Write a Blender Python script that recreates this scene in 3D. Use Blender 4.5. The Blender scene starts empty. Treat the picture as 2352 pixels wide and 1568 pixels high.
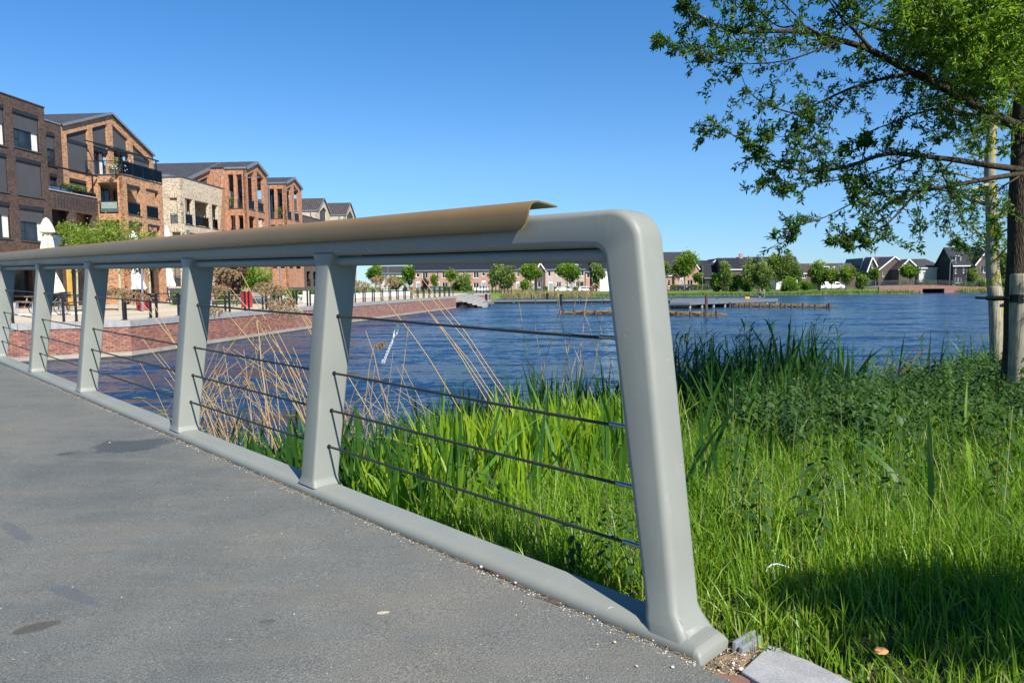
import bpy, bmesh, math, random
import numpy as np
from mathutils import Vector, Matrix
from mathutils.geometry import delaunay_2d_cdt
S = bpy.context.scene
COL = S.collection
rng = random.Random(7)
NR = np.random.default_rng(11)

# ---------------------------------------------------------------- camera
FPX = 1640.0; HW = 2.6           # focal length in pixels of a 2352 px wide picture; eye height above the water
PITCH = math.atan(130 / FPX); ROLL = math.radians(0.57)
fwd = np.array([0, math.cos(PITCH), -math.sin(PITCH)])
_up = np.array([0, math.sin(PITCH), math.cos(PITCH)]); _rt = np.array([1., 0, 0])
rt = _rt * math.cos(ROLL) - _up * math.sin(ROLL)
up = _up * math.cos(ROLL) + _rt * math.sin(ROLL)
EYE = np.array([0, 0, HW])
cam_d = bpy.data.cameras.new('camera'); cam = bpy.data.objects.new('camera', cam_d); COL.objects.link(cam)
cam_d.sensor_width = 36.0; cam_d.lens = FPX / 2352 * 36.0
cam_d.clip_start = 0.05; cam_d.clip_end = 6000
cam.matrix_world = Matrix(((rt[0], up[0], -fwd[0], 0), (rt[1], up[1], -fwd[1], 0), (rt[2], up[2], -fwd[2], HW), (0, 0, 0, 1)))
S.camera = cam

# ---------------------------------------------------------------- light
SUN_EL = 44.0; SUN_AZ = 146.7     # azimuth clockwise from +Y
w = bpy.data.worlds.new('World'); S.world = w; w.use_nodes = True
nt = w.node_tree; nt.nodes.clear()
sky = nt.nodes.new('ShaderNodeTexSky'); sky.sky_type = 'NISHITA'; sky.sun_disc = False
sky.sun_elevation = math.radians(SUN_EL); sky.sun_rotation = math.radians(SUN_AZ)
sky.air_density = 1.0; sky.dust_density = 0.0; sky.ozone_density = 1.0; sky.altitude = 0
bg = nt.nodes.new('ShaderNodeBackground'); bg.inputs[1].default_value = 0.05
wo = nt.nodes.new('ShaderNodeOutputWorld')
_tc = nt.nodes.new('ShaderNodeTexCoord'); _sx = nt.nodes.new('ShaderNodeSeparateXYZ'); nt.links.new(_tc.outputs['Generated'], _sx.inputs[0])
# the clear spring sky is bluer than the model's: one tint by height above the horizon, the same all round
_rp = nt.nodes.new('ShaderNodeValToRGB'); _e = _rp.color_ramp.elements; _e.new(0.13); _e.new(0.05); _e.new(0.9); _e.new(0.7)
for _i, (_p, _c) in enumerate(((0.0, (.30, .46, .73)), (0.06, (.32, .505, .80)), (0.16, (.365, .59, .84)), (0.40, (.225, .58, .89)), (0.62, (.14, .44, .78)), (0.95, (.085, .29, .56)))): _e[_i].position = _p; _e[_i].color = (*_c, 1)
nt.links.new(_sx.outputs[2], _rp.inputs[0])
_mm = nt.nodes.new('ShaderNodeVectorMath'); _mm.operation = 'MULTIPLY'; nt.links.new(sky.outputs[0], _mm.inputs[0])
_m2 = nt.nodes.new('ShaderNodeVectorMath'); _m2.operation = 'SCALE'; _m2.inputs['Scale'].default_value = 2.15; nt.links.new(_rp.outputs[0], _m2.inputs[0]); nt.links.new(_m2.outputs[0], _mm.inputs[1])
nt.links.new(_mm.outputs[0], bg.inputs[0]); nt.links.new(bg.outputs[0], wo.inputs[0])
sun_d = bpy.data.lights.new('sun', 'SUN'); sun = bpy.data.objects.new('sun', sun_d); COL.objects.link(sun)
sun_d.energy = 5.0; sun_d.angle = math.radians(0.5); sun_d.color = (1.0, 0.95, 0.87)
sd = Vector((math.sin(math.radians(SUN_AZ)) * math.cos(math.radians(SUN_EL)), math.cos(math.radians(SUN_AZ)) * math.cos(math.radians(SUN_EL)), math.sin(math.radians(SUN_EL))))
sun.rotation_euler = sd.to_track_quat('Z', 'Y').to_euler()
S.view_settings.view_transform = 'Standard'; S.view_settings.look = 'None'
S.view_settings.exposure = 0.75; S.view_settings.gamma = 1.0; S.view_settings.use_curve_mapping = False
S.cycles.max_bounces = 8; S.cycles.transparent_max_bounces = 12

# ---------------------------------------------------------------- placing by sight line (points of the 2352 px picture)
def ray(x, y): return fwd + rt * ((x - 1176) / FPX) + up * ((784 - y) / FPX)
def atz(x, y, z):
    d = ray(x, y); return EYE + d * ((z - HW) / d[2])
def aty(x, y, Y):
    d = ray(x, y); return EYE + d * (Y / d[1])
def on_plane(x, y, P0, n):
    d = ray(x, y); return EYE + d * (((P0 - EYE) @ n) / (d @ n))
K4 = 4096 / 2352.0

# ---------------------------------------------------------------- materials
MATS = {}
class Nd:
    """small node helper"""
    def __init__(s, name):
        m = bpy.data.materials.new(name); m.use_nodes = True; s.m = m; s.t = m.node_tree
        s.b = s.t.nodes['Principled BSDF']; s.o = s.t.nodes['Material Output']
        s.b.inputs['Specular IOR Level'].default_value = 0.35
    def n(s, typ, **kw):
        nd = s.t.nodes.new(typ)
        for k, v in kw.items():
            if k in nd.inputs.keys(): nd.inputs[k].default_value = v
            else: setattr(nd, k, v)
        return nd
    def l(s, a, b): s.t.links.new(a, b)
    def coord(s, kind='Object'):
        return s.n('ShaderNodeTexCoord').outputs[kind]
    def noise(s, vec, scale, detail=4, rough=0.55, sc=None):
        if sc is not None:
            mp = s.n('ShaderNodeMapping'); mp.inputs['Scale'].default_value = sc; s.l(vec, mp.inputs[0]); vec = mp.outputs[0]
        nz = s.n('ShaderNodeTexNoise'); nz.inputs['Scale'].default_value = scale; nz.inputs['Detail'].default_value = detail
        nz.inputs['Roughness'].default_value = rough; s.l(vec, nz.inputs['Vector']); return nz.outputs[0]
    def ramp(s, fac, stops):
        r = s.n('ShaderNodeValToRGB'); e = r.color_ramp.elements
        while len(e) < len(stops): e.new(0.5)
        for i, (p, c) in enumerate(stops):
            e[i].position = p; e[i].color = (c if len(c) == 4 else (*c, 1)) if hasattr(c, '__len__') else (c, c, c, 1)
        s.l(fac, r.inputs[0]); return r.outputs[0]
    def mix(s, fac, a, b, blend='MIX'):
        mx = s.n('ShaderNodeMix'); mx.data_type = 'RGBA'; mx.blend_type = blend
        for sock, v in ((mx.inputs[0], fac), (mx.inputs[6], a), (mx.inputs[7], b)):
            if hasattr(v, 'is_output') or isinstance(v, bpy.types.NodeSocket): s.l(v, sock)
            elif isinstance(v, (int, float)): sock.default_value = v if sock == mx.inputs[0] else (v, v, v, 1)
            else: sock.default_value = (*v, 1) if len(v) == 3 else v
        return mx.outputs[2]
    def bump(s, h, strength=0.3, dist=0.01, normal=None):
        b = s.n('ShaderNodeBump'); b.inputs['Strength'].default_value = strength; b.inputs['Distance'].default_value = dist
        s.l(h, b.inputs['Height'])
        if normal is not None: s.l(normal, b.inputs['Normal'])
        return b.outputs[0]
    def set(s, color=None, rough=None, metal=None, normal=None, spec=None):
        for k, v in (('Base Color', color), ('Roughness', rough), ('Metallic', metal), ('Normal', normal), ('Specular IOR Level', spec)):
            if v is None: continue
            if isinstance(v, bpy.types.NodeSocket): s.l(v, s.b.inputs[k])
            else: s.b.inputs[k].default_value = (*v, 1) if hasattr(v, '__len__') and len(v) == 3 else v
        return s.m

def plain(name, col, rough=0.6, metal=0.0, var=0.12, scale=3.0, bump=0.0, bscale=200, spec=0.35, coord='Object'):
    if name in MATS: return MATS[name]
    N = Nd(name); c = N.coord(coord)
    nz = N.noise(c, scale, 5, 0.6)
    lo = tuple(v * (1 - var) for v in col); hi = tuple(min(1, v * (1 + var)) for v in col)
    N.set(N.ramp(nz, [(0.3, lo), (0.7, hi)]), rough, metal, spec=spec)
    if bump: N.set(normal=N.bump(N.noise(c, bscale, 2), bump, 0.003))
    MATS[name] = N.m; return N.m

def brick_mat(name, cols, mortar, bw=0.21, bh=0.0625, mort=0.01, vertical=False, bump=0.35, rough=0.85, streak=0.5, dark=0.08):
    """cols: list of brick colours used at random; UVs are in metres along the wall"""
    N = Nd(name); uv = N.coord('UV'); vec = uv
    if vertical:
        mp = N.n('ShaderNodeMapping'); mp.inputs['Rotation'].default_value = (0, 0, math.pi / 2); N.l(uv, mp.inputs[0]); vec = mp.outputs[0]
    br = N.n('ShaderNodeTexBrick'); br.offset = 0.5 if not vertical else 0.37; br.offset_frequency = 2; br.squash = 1
    br.inputs['Scale'].default_value = 1; br.inputs['Mortar Size'].default_value = mort; br.inputs['Mortar Smooth'].default_value = 0.2
    br.inputs['Brick Width'].default_value = bw; br.inputs['Row Height'].default_value = bh; br.inputs['Bias'].default_value = 0
    br.inputs['Color1'].default_value = (0, 0, 0, 1); br.inputs['Color2'].default_value = (1, 1, 1, 1); br.inputs['Mortar'].default_value = (.5, .5, .5, 1)
    N.l(vec, br.inputs['Vector'])
    k = len(cols); st = [(i / k + (0.0 if i == 0 else 0.0), c) for i, c in enumerate(cols)]
    r = N.n('ShaderNodeValToRGB'); r.color_ramp.interpolation = 'CONSTANT'; e = r.color_ramp.elements
    while len(e) < k: e.new(0.5)
    for i, (p_, c_) in enumerate(st): e[i].position = p_; e[i].color = (*c_, 1)
    N.l(br.outputs['Color'], r.inputs[0])
    big = N.noise(uv, 0.6, 6, 0.65)
    c1 = N.mix(streak, r.outputs[0], N.ramp(big, [(0.3, 0.62), (0.72, 1.25)]), 'MULTIPLY')
    fine = N.noise(uv, 60, 3)
    c1 = N.mix(0.35, c1, N.ramp(fine, [(0.3, 0.6), (0.7, 1.3)]), 'MULTIPLY')
    cc = N.mix(br.outputs['Fac'], c1, mortar)
    inv = N.n('ShaderNodeMath', operation='SUBTRACT'); inv.inputs[0].default_value = 1; N.l(br.outputs['Fac'], inv.inputs[1])
    N.set(cc, rough, normal=N.bump(inv.outputs[0], bump, 0.012), spec=0.2)
    MATS[name] = N.m; return N.m

def leaf_mat(name, cols, trans=0.35, rough=0.5, scale=1.5, spec=0.35):
    """leaf: colour varies by a per-face attribute 'tint' (0..1) and by place; some light passes through"""
    N = Nd(name); at = N.n('ShaderNodeAttribute', attribute_name='tint')
    k = len(cols); base = N.ramp(at.outputs['Fac'], [(i / (k - 1), c) for i, c in enumerate(cols)])
    nz = N.noise(N.coord('Object'), scale, 3)
    base = N.mix(0.5, base, N.ramp(nz, [(0.3, 0.7), (0.7, 1.25)]), 'MULTIPLY')
    N.set(base, rough, spec=spec)
    tr = N.n('ShaderNodeBsdfTranslucent'); mx = N.n('ShaderNodeMixShader'); mx.inputs[0].default_value = trans
    tc = N.mix(1.0, base, (1.25, 1.35, 0.55), 'MULTIPLY'); N.l(tc, tr.inputs[0])
    N.l(N.b.outputs[0], mx.inputs[1]); N.l(tr.outputs[0], mx.inputs[2]); N.l(mx.outputs[0], N.o.inputs[0])
    MATS[name] = N.m; return N.m

# ---------------------------------------------------------------- mesh building
def add_uv(me):
    """UVs in metres: u along the horizontal tangent of each face, v up (or x, y on flat faces)"""
    n = len(me.loops)
    if not n: return
    co = np.empty(len(me.vertices) * 3); me.vertices.foreach_get('co', co); co = co.reshape(-1, 3)
    li = np.empty(n, dtype=np.int32); me.loops.foreach_get('vertex_index', li)
    nf = len(me.polygons); nm = np.empty(nf * 3); me.polygons.foreach_get('normal', nm); nm = nm.reshape(-1, 3)
    tot = np.empty(nf, dtype=np.int32); me.polygons.foreach_get('loop_total', tot)
    fn = np.repeat(nm, tot, axis=0); p = co[li]
    flat = np.abs(fn[:, 2]) > 0.75
    hl = np.maximum(np.hypot(fn[:, 0], fn[:, 1]), 1e-6)
    tx = -fn[:, 1] / hl; ty = fn[:, 0] / hl
    u = np.where(flat, p[:, 0], p[:, 0] * tx + p[:, 1] * ty)
    v = np.where(flat, p[:, 1], p[:, 2])
    uvl = me.uv_layers.new(name='UVMap'); uvl.data.foreach_set('uv', np.column_stack([u, v]).ravel())

def tag(o, label=None, cat=None, group=None, kind=None):
    if label: o['label'] = label
    if cat: o['category'] = cat
    if group: o['group'] = group
    if kind: o['kind'] = kind
    return o

def thing(name, label, cat, loc=(0, 0, 0), rz=0.0, group=None):
    o = bpy.data.objects.new(name, None); COL.objects.link(o); o.location = tuple(float(v) for v in loc); o.rotation_euler = (0, 0, rz)
    o.empty_display_size = 0.1
    return tag(o, label, cat, group)

def settle(root):
    """children were modelled in world coordinates: hold them in place under their root"""
    for ch in root.children: ch.matrix_parent_inverse = Matrix.Translation(-root.location)
def link_mesh(name, me, mat, parent=None):
    if mat is not None and not me.materials: me.materials.append(mat)
    o = bpy.data.objects.new(name, me); COL.objects.link(o)
    if parent is not None: o.parent = parent
    return o

def copy_tree(o, parent=None):
    c = o.copy(); COL.objects.link(c); c.parent = parent
    for ch in list(o.children): copy_tree(ch, c)
    return c

class MB:
    def __init__(s): s.v = []; s.f = []; s.mi = []; s.cur = 0
    def add(s, vs, fs):
        b = len(s.v); s.v.extend([tuple(float(c) for c in v) for v in vs]); s.f.extend([tuple(b + i for i in f) for f in fs]); s.mi.extend([s.cur] * len(fs)); return s
    def box(s, a, b, M=None):
        x0, y0, z0 = a; x1, y1, z1 = b
        vs = [(x0, y0, z0), (x1, y0, z0), (x1, y1, z0), (x0, y1, z0), (x0, y0, z1), (x1, y0, z1), (x1, y1, z1), (x0, y1, z1)]
        if M is not None: vs = [tuple(M @ Vector(v)) for v in vs]
        return s.add(vs, [(0, 3, 2, 1), (4, 5, 6, 7), (0, 1, 5, 4), (1, 2, 6, 5), (2, 3, 7, 6), (3, 0, 4, 7)])
    def obox(s, c, u, n, hu, hn, z0, z1):
        """upright box: centre c (x, y), unit direction u (half length hu) and n (half width hn)"""
        u = np.array(u[:2], float); n = np.array(n[:2], float); c = np.array(c[:2], float)
        q = [c - u * hu - n * hn, c + u * hu - n * hn, c + u * hu + n * hn, c - u * hu + n * hn]
        vs = [(*p, z0) for p in q] + [(*p, z1) for p in q]
        return s.add(vs, [(0, 3, 2, 1), (4, 5, 6, 7), (0, 1, 5, 4), (1, 2, 6, 5), (2, 3, 7, 6), (3, 0, 4, 7)])
    def tube(s, pts, rad, seg=8, cap=True, sq=None):
        pts = [Vector([float(c) for c in p]) for p in pts]; n = len(pts)
        if not hasattr(rad, '__len__'): rad = [rad] * n
        rings = []; prev = None
        for i, p in enumerate(pts):
            t = (pts[min(i + 1, n - 1)] - pts[max(i - 1, 0)]).normalized()
            if prev is None:
                a = Vector((0, 0, 1)) if abs(t.z) < 0.9 else Vector((1, 0, 0)); x = t.cross(a).normalized()
            else: x = (prev - t * prev.dot(t)).normalized()
            prev = x; y = t.cross(x)
            rings.append([p + (x * math.cos(2 * math.pi * k / seg) + y * math.sin(2 * math.pi * k / seg)) * rad[i] for k in range(seg)])
        b = len(s.v)
        vs = [tuple(v) for r in rings for v in r]
        fs = [(i * seg + k, i * seg + (k + 1) % seg, (i + 1) * seg + (k + 1) % seg, (i + 1) * seg + k) for i in range(n - 1) for k in range(seg)]
        if cap: fs += [tuple(range(seg - 1, -1, -1)), tuple((n - 1) * seg + k for k in range(seg))]
        return s.add(vs, fs)
    def loft(s, rings, cap=True, closed=True):
        n = len(rings); m = len(rings[0]); vs = [v for r in rings for v in r]
        K = m if closed else m - 1
        fs = [(i * m + k, i * m + (k + 1) % m, (i + 1) * m + (k + 1) % m, (i + 1) * m + k) for i in range(n - 1) for k in range(K)]
        if cap and closed: fs += [tuple(range(m - 1, -1, -1)), tuple((n - 1) * m + k for k in range(m))]
        return s.add(vs, fs)
    def lathe(s, prof, c=(0, 0, 0), seg=16, wob=0):
        rings = []
        for r, z in prof: rings.append([(c[0] + r * math.cos(2 * math.pi * k / seg) * (1 + wob * ((k % 2) * 2 - 1)), c[1] + r * math.sin(2 * math.pi * k / seg) * (1 + wob * ((k % 2) * 2 - 1)), c[2] + z) for k in range(seg)])
        return s.loft(rings)
    def blob(s, c, r, jit=0.15, seed=0, seg=8, rg=5):
        rr = random.Random(seed); rings = []
        for i in range(1, rg):
            th = math.pi * i / rg
            rings.append([(c[0] + r[0] * math.sin(th) * math.cos(2 * math.pi * k / seg) * (1 + rr.uniform(-jit, jit)), c[1] + r[1] * math.sin(th) * math.sin(2 * math.pi * k / seg) * (1 + rr.uniform(-jit, jit)), c[2] - r[2] * math.cos(th)) for k in range(seg)])
        return s.loft(rings)
    def build(s, name, mat, parent=None, smooth=False, bevel=0, uv=True, bseg=2, auto=None):
        me = bpy.data.meshes.new(name); me.from_pydata(s.v, [], s.f)
        if isinstance(mat, (list, tuple)):
            for m in mat: me.materials.append(m)
            me.polygons.foreach_set('material_index', s.mi)
        else: me.materials.append(mat)
        me.update()
        if bevel or True:
            bm = bmesh.new(); bm.from_mesh(me)
            if len(s.f) < 60000: bmesh.ops.recalc_face_normals(bm, faces=bm.faces)
            if bevel:
                es = [e for e in bm.edges if len(e.link_faces) == 2 and e.calc_face_angle(0) > 0.6]
                bmesh.ops.bevel(bm, geom=es, offset=bevel, segments=bseg, profile=0.6, affect='EDGES', clamp_overlap=True)
            bm.to_mesh(me); bm.free()
        if uv: add_uv(me)
        if smooth:
            me.polygons.foreach_set('use_smooth', [True] * len(me.polygons))
            if auto: me.set_sharp_from_angle(angle=math.radians(auto))
        o = link_mesh(name, me, None, parent); return o

def np_mesh(name, co, faces, mat, parent=None, tint=None, smooth=False):
    """co (n,3), faces (m,k) with k 3 or 4; tint per face"""
    me = bpy.data.meshes.new(name); faces = np.asarray(faces, dtype=np.int32); m, k = faces.shape
    me.vertices.add(len(co)); me.vertices.foreach_set('co', np.asarray(co, dtype=np.float32).ravel())
    me.loops.add(m * k); me.loops.foreach_set('vertex_index', faces.ravel())
    me.polygons.add(m); me.polygons.foreach_set('loop_start', np.arange(0, m * k, k, dtype=np.int32))
    me.materials.append(mat)
    if smooth: me.polygons.foreach_set('use_smooth', np.ones(m, dtype=bool))
    if tint is not None:
        a = me.attributes.new('tint', 'FLOAT', 'FACE'); a.data.foreach_set('value', np.asarray(tint, dtype=np.float32))
    me.update(calc_edges=True); me.validate()
    o = bpy.data.objects.new(name, me); COL.objects.link(o)
    if parent is not None: o.parent = parent
    return o

# ---------------------------------------------------------------- blades and leaves in bulk
def blades(base, height, width, lean, lean_dir, curl, seg=3, shape='blade', rot=None, rs=NR):
    """base (n,3); arrays of height, width, lean (horizontal travel / height), curl (extra droop). returns co, quads"""
    n = len(base); K = seg + 1
    t = np.linspace(0, 1, K)[None, :, None]
    h = np.asarray(height)[:, None, None]; ln = np.asarray(lean)[:, None, None]; cu = np.asarray(curl)[:, None, None]
    d = np.stack([np.cos(lean_dir), np.sin(lean_dir), np.zeros(n)], 1)[:, None, :]
    sp = base[:, None, :] + d * (ln * h) * (0.4 * t + 0.6 * t ** 2 + cu * t ** 3)
    z = h * (t - cu * 0.55 * t ** 3 * (1 + 0.3 * ln))
    sp = sp + np.concatenate([np.zeros_like(z), np.zeros_like(z), z], 2)
    if rot is None: rot = rs.uniform(0, 2 * np.pi, n)
    a = np.stack([np.cos(rot), np.sin(rot), np.zeros(n)], 1)[:, None, :]
    if shape == 'blade': wp = (1 - t ** 2.2) * 0.9 + 0.06
    elif shape == 'iris': wp = (0.55 + 1.1 * t) * (1 - t ** 3) + 0.03
    elif shape == 'stem': wp = np.ones_like(t) - 0.5 * t
    else: wp = np.sin(np.pi * np.clip(t * 0.93 + 0.06, 0, 1))
    wd = np.asarray(width)[:, None, None] * wp * 0.5
    L = sp - a * wd; R = sp + a * wd
    co = np.stack([L, R], 2).reshape(n * K * 2, 3)
    b = (np.arange(n) * K * 2)[:, None, None]; i = np.arange(seg)[None, :, None] * 2
    q = b + i + np.array([0, 1, 3, 2])[None, None, :]
    return co, q.reshape(-1, 4)

def leaf_cloud(P, D, size, aspect=0.32, rs=NR, fold=0.25):
    """pointed leaves: base points P (n,3), directions D (n,3) -> two folded triangular halves (4 verts, 2 tris each)"""
    n = len(P); D = D / np.maximum(np.linalg.norm(D, axis=1, keepdims=True), 1e-6)
    r = rs.normal(size=(n, 3)); side = np.cross(D, r); side /= np.maximum(np.linalg.norm(side, axis=1, keepdims=True), 1e-6)
    nrm = np.cross(D, side); size = np.asarray(size)[:, None]
    mid = P + D * size * 0.42
    A = P; B = mid + side * size * aspect * 0.5 + nrm * size * fold * aspect; C = P + D * size + nrm * size * -0.08; E_ = mid - side * size * aspect * 0.5 + nrm * size * fold * aspect
    co = np.stack([A, B, C, E_], 1).reshape(-1, 3)
    b = (np.arange(n) * 4)[:, None]
    f = np.concatenate([b + np.array([0, 1, 2]), b + np.array([0, 2, 3])], 1).reshape(-1, 3)
    return co, f

def merge(parts):
    co = []; fa = []; off = 0; ti = []
    for c, f, t in parts:
        co.append(c); fa.append(f + off); off += len(c); ti.append(np.broadcast_to(t, (len(f),)) if np.ndim(t) == 0 else t)
    return np.concatenate(co), np.concatenate(fa), np.concatenate(ti)
# ================================================================ NEAR: bridge deck, railing, banks, water
DECKZ = 1.55
EN = atz(1607, 1519, DECKZ)                       # foot of the end post
dv = ray(-482, 627); RG = dv[2] / math.hypot(dv[0], dv[1])     # grade of the bridge
RH = np.array([dv[0], dv[1], 0]); RH /= np.linalg.norm(RH)      # along the railing, away from the end post
RO = np.array([RH[1], -RH[0], 0])                               # outward, towards the water
def R(s, o, z):            # railing coordinates -> world
    return EN + RH * s + RO * o + np.array([0, 0, z + RG * s])

# ---- shoreline of the near bank and terrain height
SHORE = np.array([(-7.5, 3.0), (-5.2, 5.6), (-3.4, 8.0), (-1, 9.6), (2, 11), (5, 13), (6.8, 14.5), (13, 21), (20, 27), (40, 40), (90, 70)])
def shore_dist(x, y):
    """signed distance to the shoreline, positive on the land side (towards the camera)"""
    x = np.asarray(x, float); y = np.asarray(y, float); best = np.full(x.shape, 1e9); sg = np.ones(x.shape)
    for a, b in zip(SHORE[:-1], SHORE[1:]):
        d = b - a; L = d @ d; t = np.clip(((x - a[0]) * d[0] + (y - a[1]) * d[1]) / L, 0, 1)
        ex = x - a[0] - t * d[0]; ey = y - a[1] - t * d[1]; dist = np.hypot(ex, ey)
        s = np.where(d[0] * (y - a[1]) - d[1] * (x - a[0]) > 0, -1, 1)
        m = dist < best - 1e-9; best = np.where(m, dist, best); sg = np.where(m, s, sg)
    return best * sg
def gz(x, y):
    d = shore_dist(x, y)
    x = np.asarray(x, float); y = np.asarray(y, float)
    z = np.where(d > 0, 1.60 * (1 - np.exp(-d / 4.0)), 0.32 * np.maximum(d, -3))
    # level ground beside the end of the bridge
    r = np.hypot(x - EN[0] - .3, y - EN[1] + .5); k = np.clip(1 - (r - 1.0) / 2.2, 0, 1); k = k * k * (3 - 2 * k)
    z = z * (1 - k) + (DECKZ - 0.035) * k
    return z + 0.03 * np.sin(x * 1.7 + 0.4) * np.cos(y * 1.3) * (1 - k)

# ---- near bank ground
def mk_bank():
    N = Nd('bank_soil'); c = N.coord('Object')
    nz = N.noise(c, 3, 6, 0.7); f = N.noise(c, 60, 4)
    col = N.mix(0.5, N.ramp(nz, [(0.35, (0.035, 0.05, 0.015)), (0.6, (0.09, 0.075, 0.045))]), N.ramp(f, [(0.3, 0.5), (0.7, 1.5)]), 'MULTIPLY')
    m = N.set(col, 0.95, normal=N.bump(f, 0.5, 0.02)); MATS['bank'] = m
    xs = np.concatenate([np.arange(-9, 12, 0.25), np.arange(12, 95, 2.0)]); ys = np.concatenate([np.arange(-12, 0, 1.0), np.arange(0, 22, 0.25), np.arange(22, 75, 2)])
    X, Y = np.meshgrid(xs, ys); Z = gz(X, Y)
    # stay below the deck of the bridge
    s_ = (X - EN[0]) * RH[0] + (Y - EN[1]) * RH[1]; o_ = (X - EN[0]) * RO[0] + (Y - EN[1]) * RO[1]
    Z = np.where((o_ < 0.30) & (s_ > -0.35), np.minimum(Z, DECKZ + RG * s_ - 0.35), Z)
    co = np.stack([X, Y, Z], -1).reshape(-1, 3); ny, nx = X.shape
    i = np.arange(ny - 1)[:, None] * nx + np.arange(nx - 1)[None, :]
    q = np.stack([i, i + 1, i + nx + 1, i + nx], -1).reshape(-1, 4)
    o = np_mesh('riverbank_ground', co, q, m, smooth=True); tag(o, 'grassy bank sloping down to the water beside the footbridge', kind='structure')
mk_bank()

# ---- asphalt deck
def mk_deck():
    N = Nd('asphalt'); c = N.coord('Object')
    g = N.noise(c, 210, 3, 0.7); v = N.n('ShaderNodeTexVoronoi'); v.inputs['Scale'].default_value = 170; N.l(c, v.inputs[0])
    big = N.noise(c, 0.9, 6, 0.62); mid = N.noise(c, 5, 6, 0.7)
    base = N.ramp(big, [(0.32, (0.100, 0.111, 0.109)), (0.52, (0.132, 0.138, 0.129)), (0.74, (0.166, 0.158, 0.132))])
    base = N.mix(0.45, base, N.ramp(mid, [(0.3, 0.8), (0.7, 1.2)]), 'MULTIPLY')
    gr = N.ramp(g, [(0.36, 0.45), (0.5, 0.97), (0.64, 1.6)])
    base = N.mix(0.8, base, gr, 'MULTIPLY')
    # pale grit in the pores
    sp = N.ramp(N.noise(c, 95, 1), [(0.74, 0.0), (0.78, 1.0)]); base = N.mix(sp, base, (0.33, 0.31, 0.27))
    # streaks of dust along the walking direction
    mp = N.n('ShaderNodeMapping'); mp.inputs['Rotation'].default_value = (0, 0, math.radians(45)); mp.inputs['Scale'].default_value = (0.6, 4.5, 1); N.l(c, mp.inputs[0])
    st = N.ramp(N.noise(mp.outputs[0], 1.2, 7, 0.65), [(0.5, 0.0), (0.75, 0.5)]); base = N.mix(st, base, (0.19, 0.17, 0.13))
    # dark wet patch and smaller stains
    def patch(px, py, sx, sy, ang, col, base, soft=0.25, amt=0.65):
        P = atz(px, py, DECKZ + 0.07)
        m2 = N.n('ShaderNodeMapping', vector_type='TEXTURE'); m2.inputs['Location'].default_value = (P[0], P[1], 0); m2.inputs['Rotation'].default_value = (0, 0, ang); m2.inputs['Scale'].default_value = (sx, sy, 1)
        N.l(c, m2.inputs[0]); sep = N.n('ShaderNodeSeparateXYZ'); N.l(m2.outputs[0], sep.inputs[0]); cb = N.n('ShaderNodeCombineXYZ'); N.l(sep.outputs[0], cb.inputs[0]); N.l(sep.outputs[1], cb.inputs[1])
        ln = N.n('ShaderNodeVectorMath', operation='LENGTH'); N.l(cb.outputs[0], ln.inputs[0])
        ad = N.n('ShaderNodeMath', operation='ADD'); N.l(ln.outputs['Value'], ad.inputs[0])
        wv = N.n('ShaderNodeMath', operation='MULTIPLY'); N.l(N.noise(c, 6, 5), wv.inputs[0]); wv.inputs[1].default_value = 2.2; N.l(wv.outputs[0], ad.inputs[1])
        r = N.ramp(ad.outputs[0], [(1.35 - soft, amt), (1.35, 0.0)]) if False else None
        sub = N.n('ShaderNodeMapRange'); sub.inputs['From Min'].default_value = 2.0; sub.inputs['From Max'].default_value = 2.0 - soft; sub.inputs['To Max'].default_value = amt; N.l(ad.outputs[0], sub.inputs[0])
        return N.mix(sub.outputs[0], base, col)
    base = patch(316, 1020, 0.42, 0.20, math.radians(35), (0.035, 0.045, 0.055), base)
    base = patch(70, 1412, 0.07, 0.035, 0.6, (0.05, 0.045, 0.035), base)
    base = patch(170, 1340, 0.16, 0.03, math.radians(150), (0.07, 0.085, 0.11), base, amt=0.5)
    base = patch(40, 1210, 0.22, 0.03, math.radians(140), (0.07, 0.085, 0.11), base, amt=0.5)
    base = patch(880, 1368, 0.024, 0.012, 0.3, (0.45, 0.40, 0.31), base, soft=0.1, amt=1)
    base = patch(610, 1390, 0.03, 0.015, 0.2, (0.07, 0.06, 0.06), base, amt=0.6)
    hh = N.n('ShaderNodeMath', operation='ADD'); N.l(g, hh.inputs[0]); N.l(v.outputs[0], hh.inputs[1])
    m = N.set(base, 0.9, normal=N.bump(hh.outputs[0], 0.55, 0.004), spec=0.25); MATS['asphalt'] = m
    b = MB(); L = [(-.02, 0), (-.02, -.32), (-4.9, -.32), (-4.9, 0)]
    ss = [-.02, 4, 10, 18]
    rings = [[tuple(R(s, o - 0.0, z)) for o, z in ((-.012, 0), (-.012, -.3), (-4.9, -.3), (-4.9, 0))] for s in ss]
    b.loft(rings)
    o = b.build('bridge_deck', m); tag(o, 'grey asphalt deck of the footbridge with pale grit', kind='structure')
    # the same asphalt continues on land behind the joint
    b = MB(); b.loft([[tuple(R(s, o_, z)) for o_, z in ((-.02 - .0 * s, -.004), (-.02, -.2), (-6.5, -.2), (-6.5, -.004))] for s in (-.024, -0.42)])
    b.loft([[tuple(R(s, o_, z)) for o_, z in ((-.45, -.004), (-.45, -.2), (-6.5, -.2), (-6.5, -.004))] for s in (-0.421, -6)])
    o = b.build('asphalt_path', m); tag(o, 'grey asphalt path leading onto the footbridge', kind='structure')
    # steel girder below the deck edge
    b = MB(); b.loft([[tuple(R(s, o, z)) for o, z in ((-.01, -.02), (.13, -.01), (.13, -.33), (.10, -.35), (-.01, -.35))] for s in (0.05, 18)])
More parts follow.
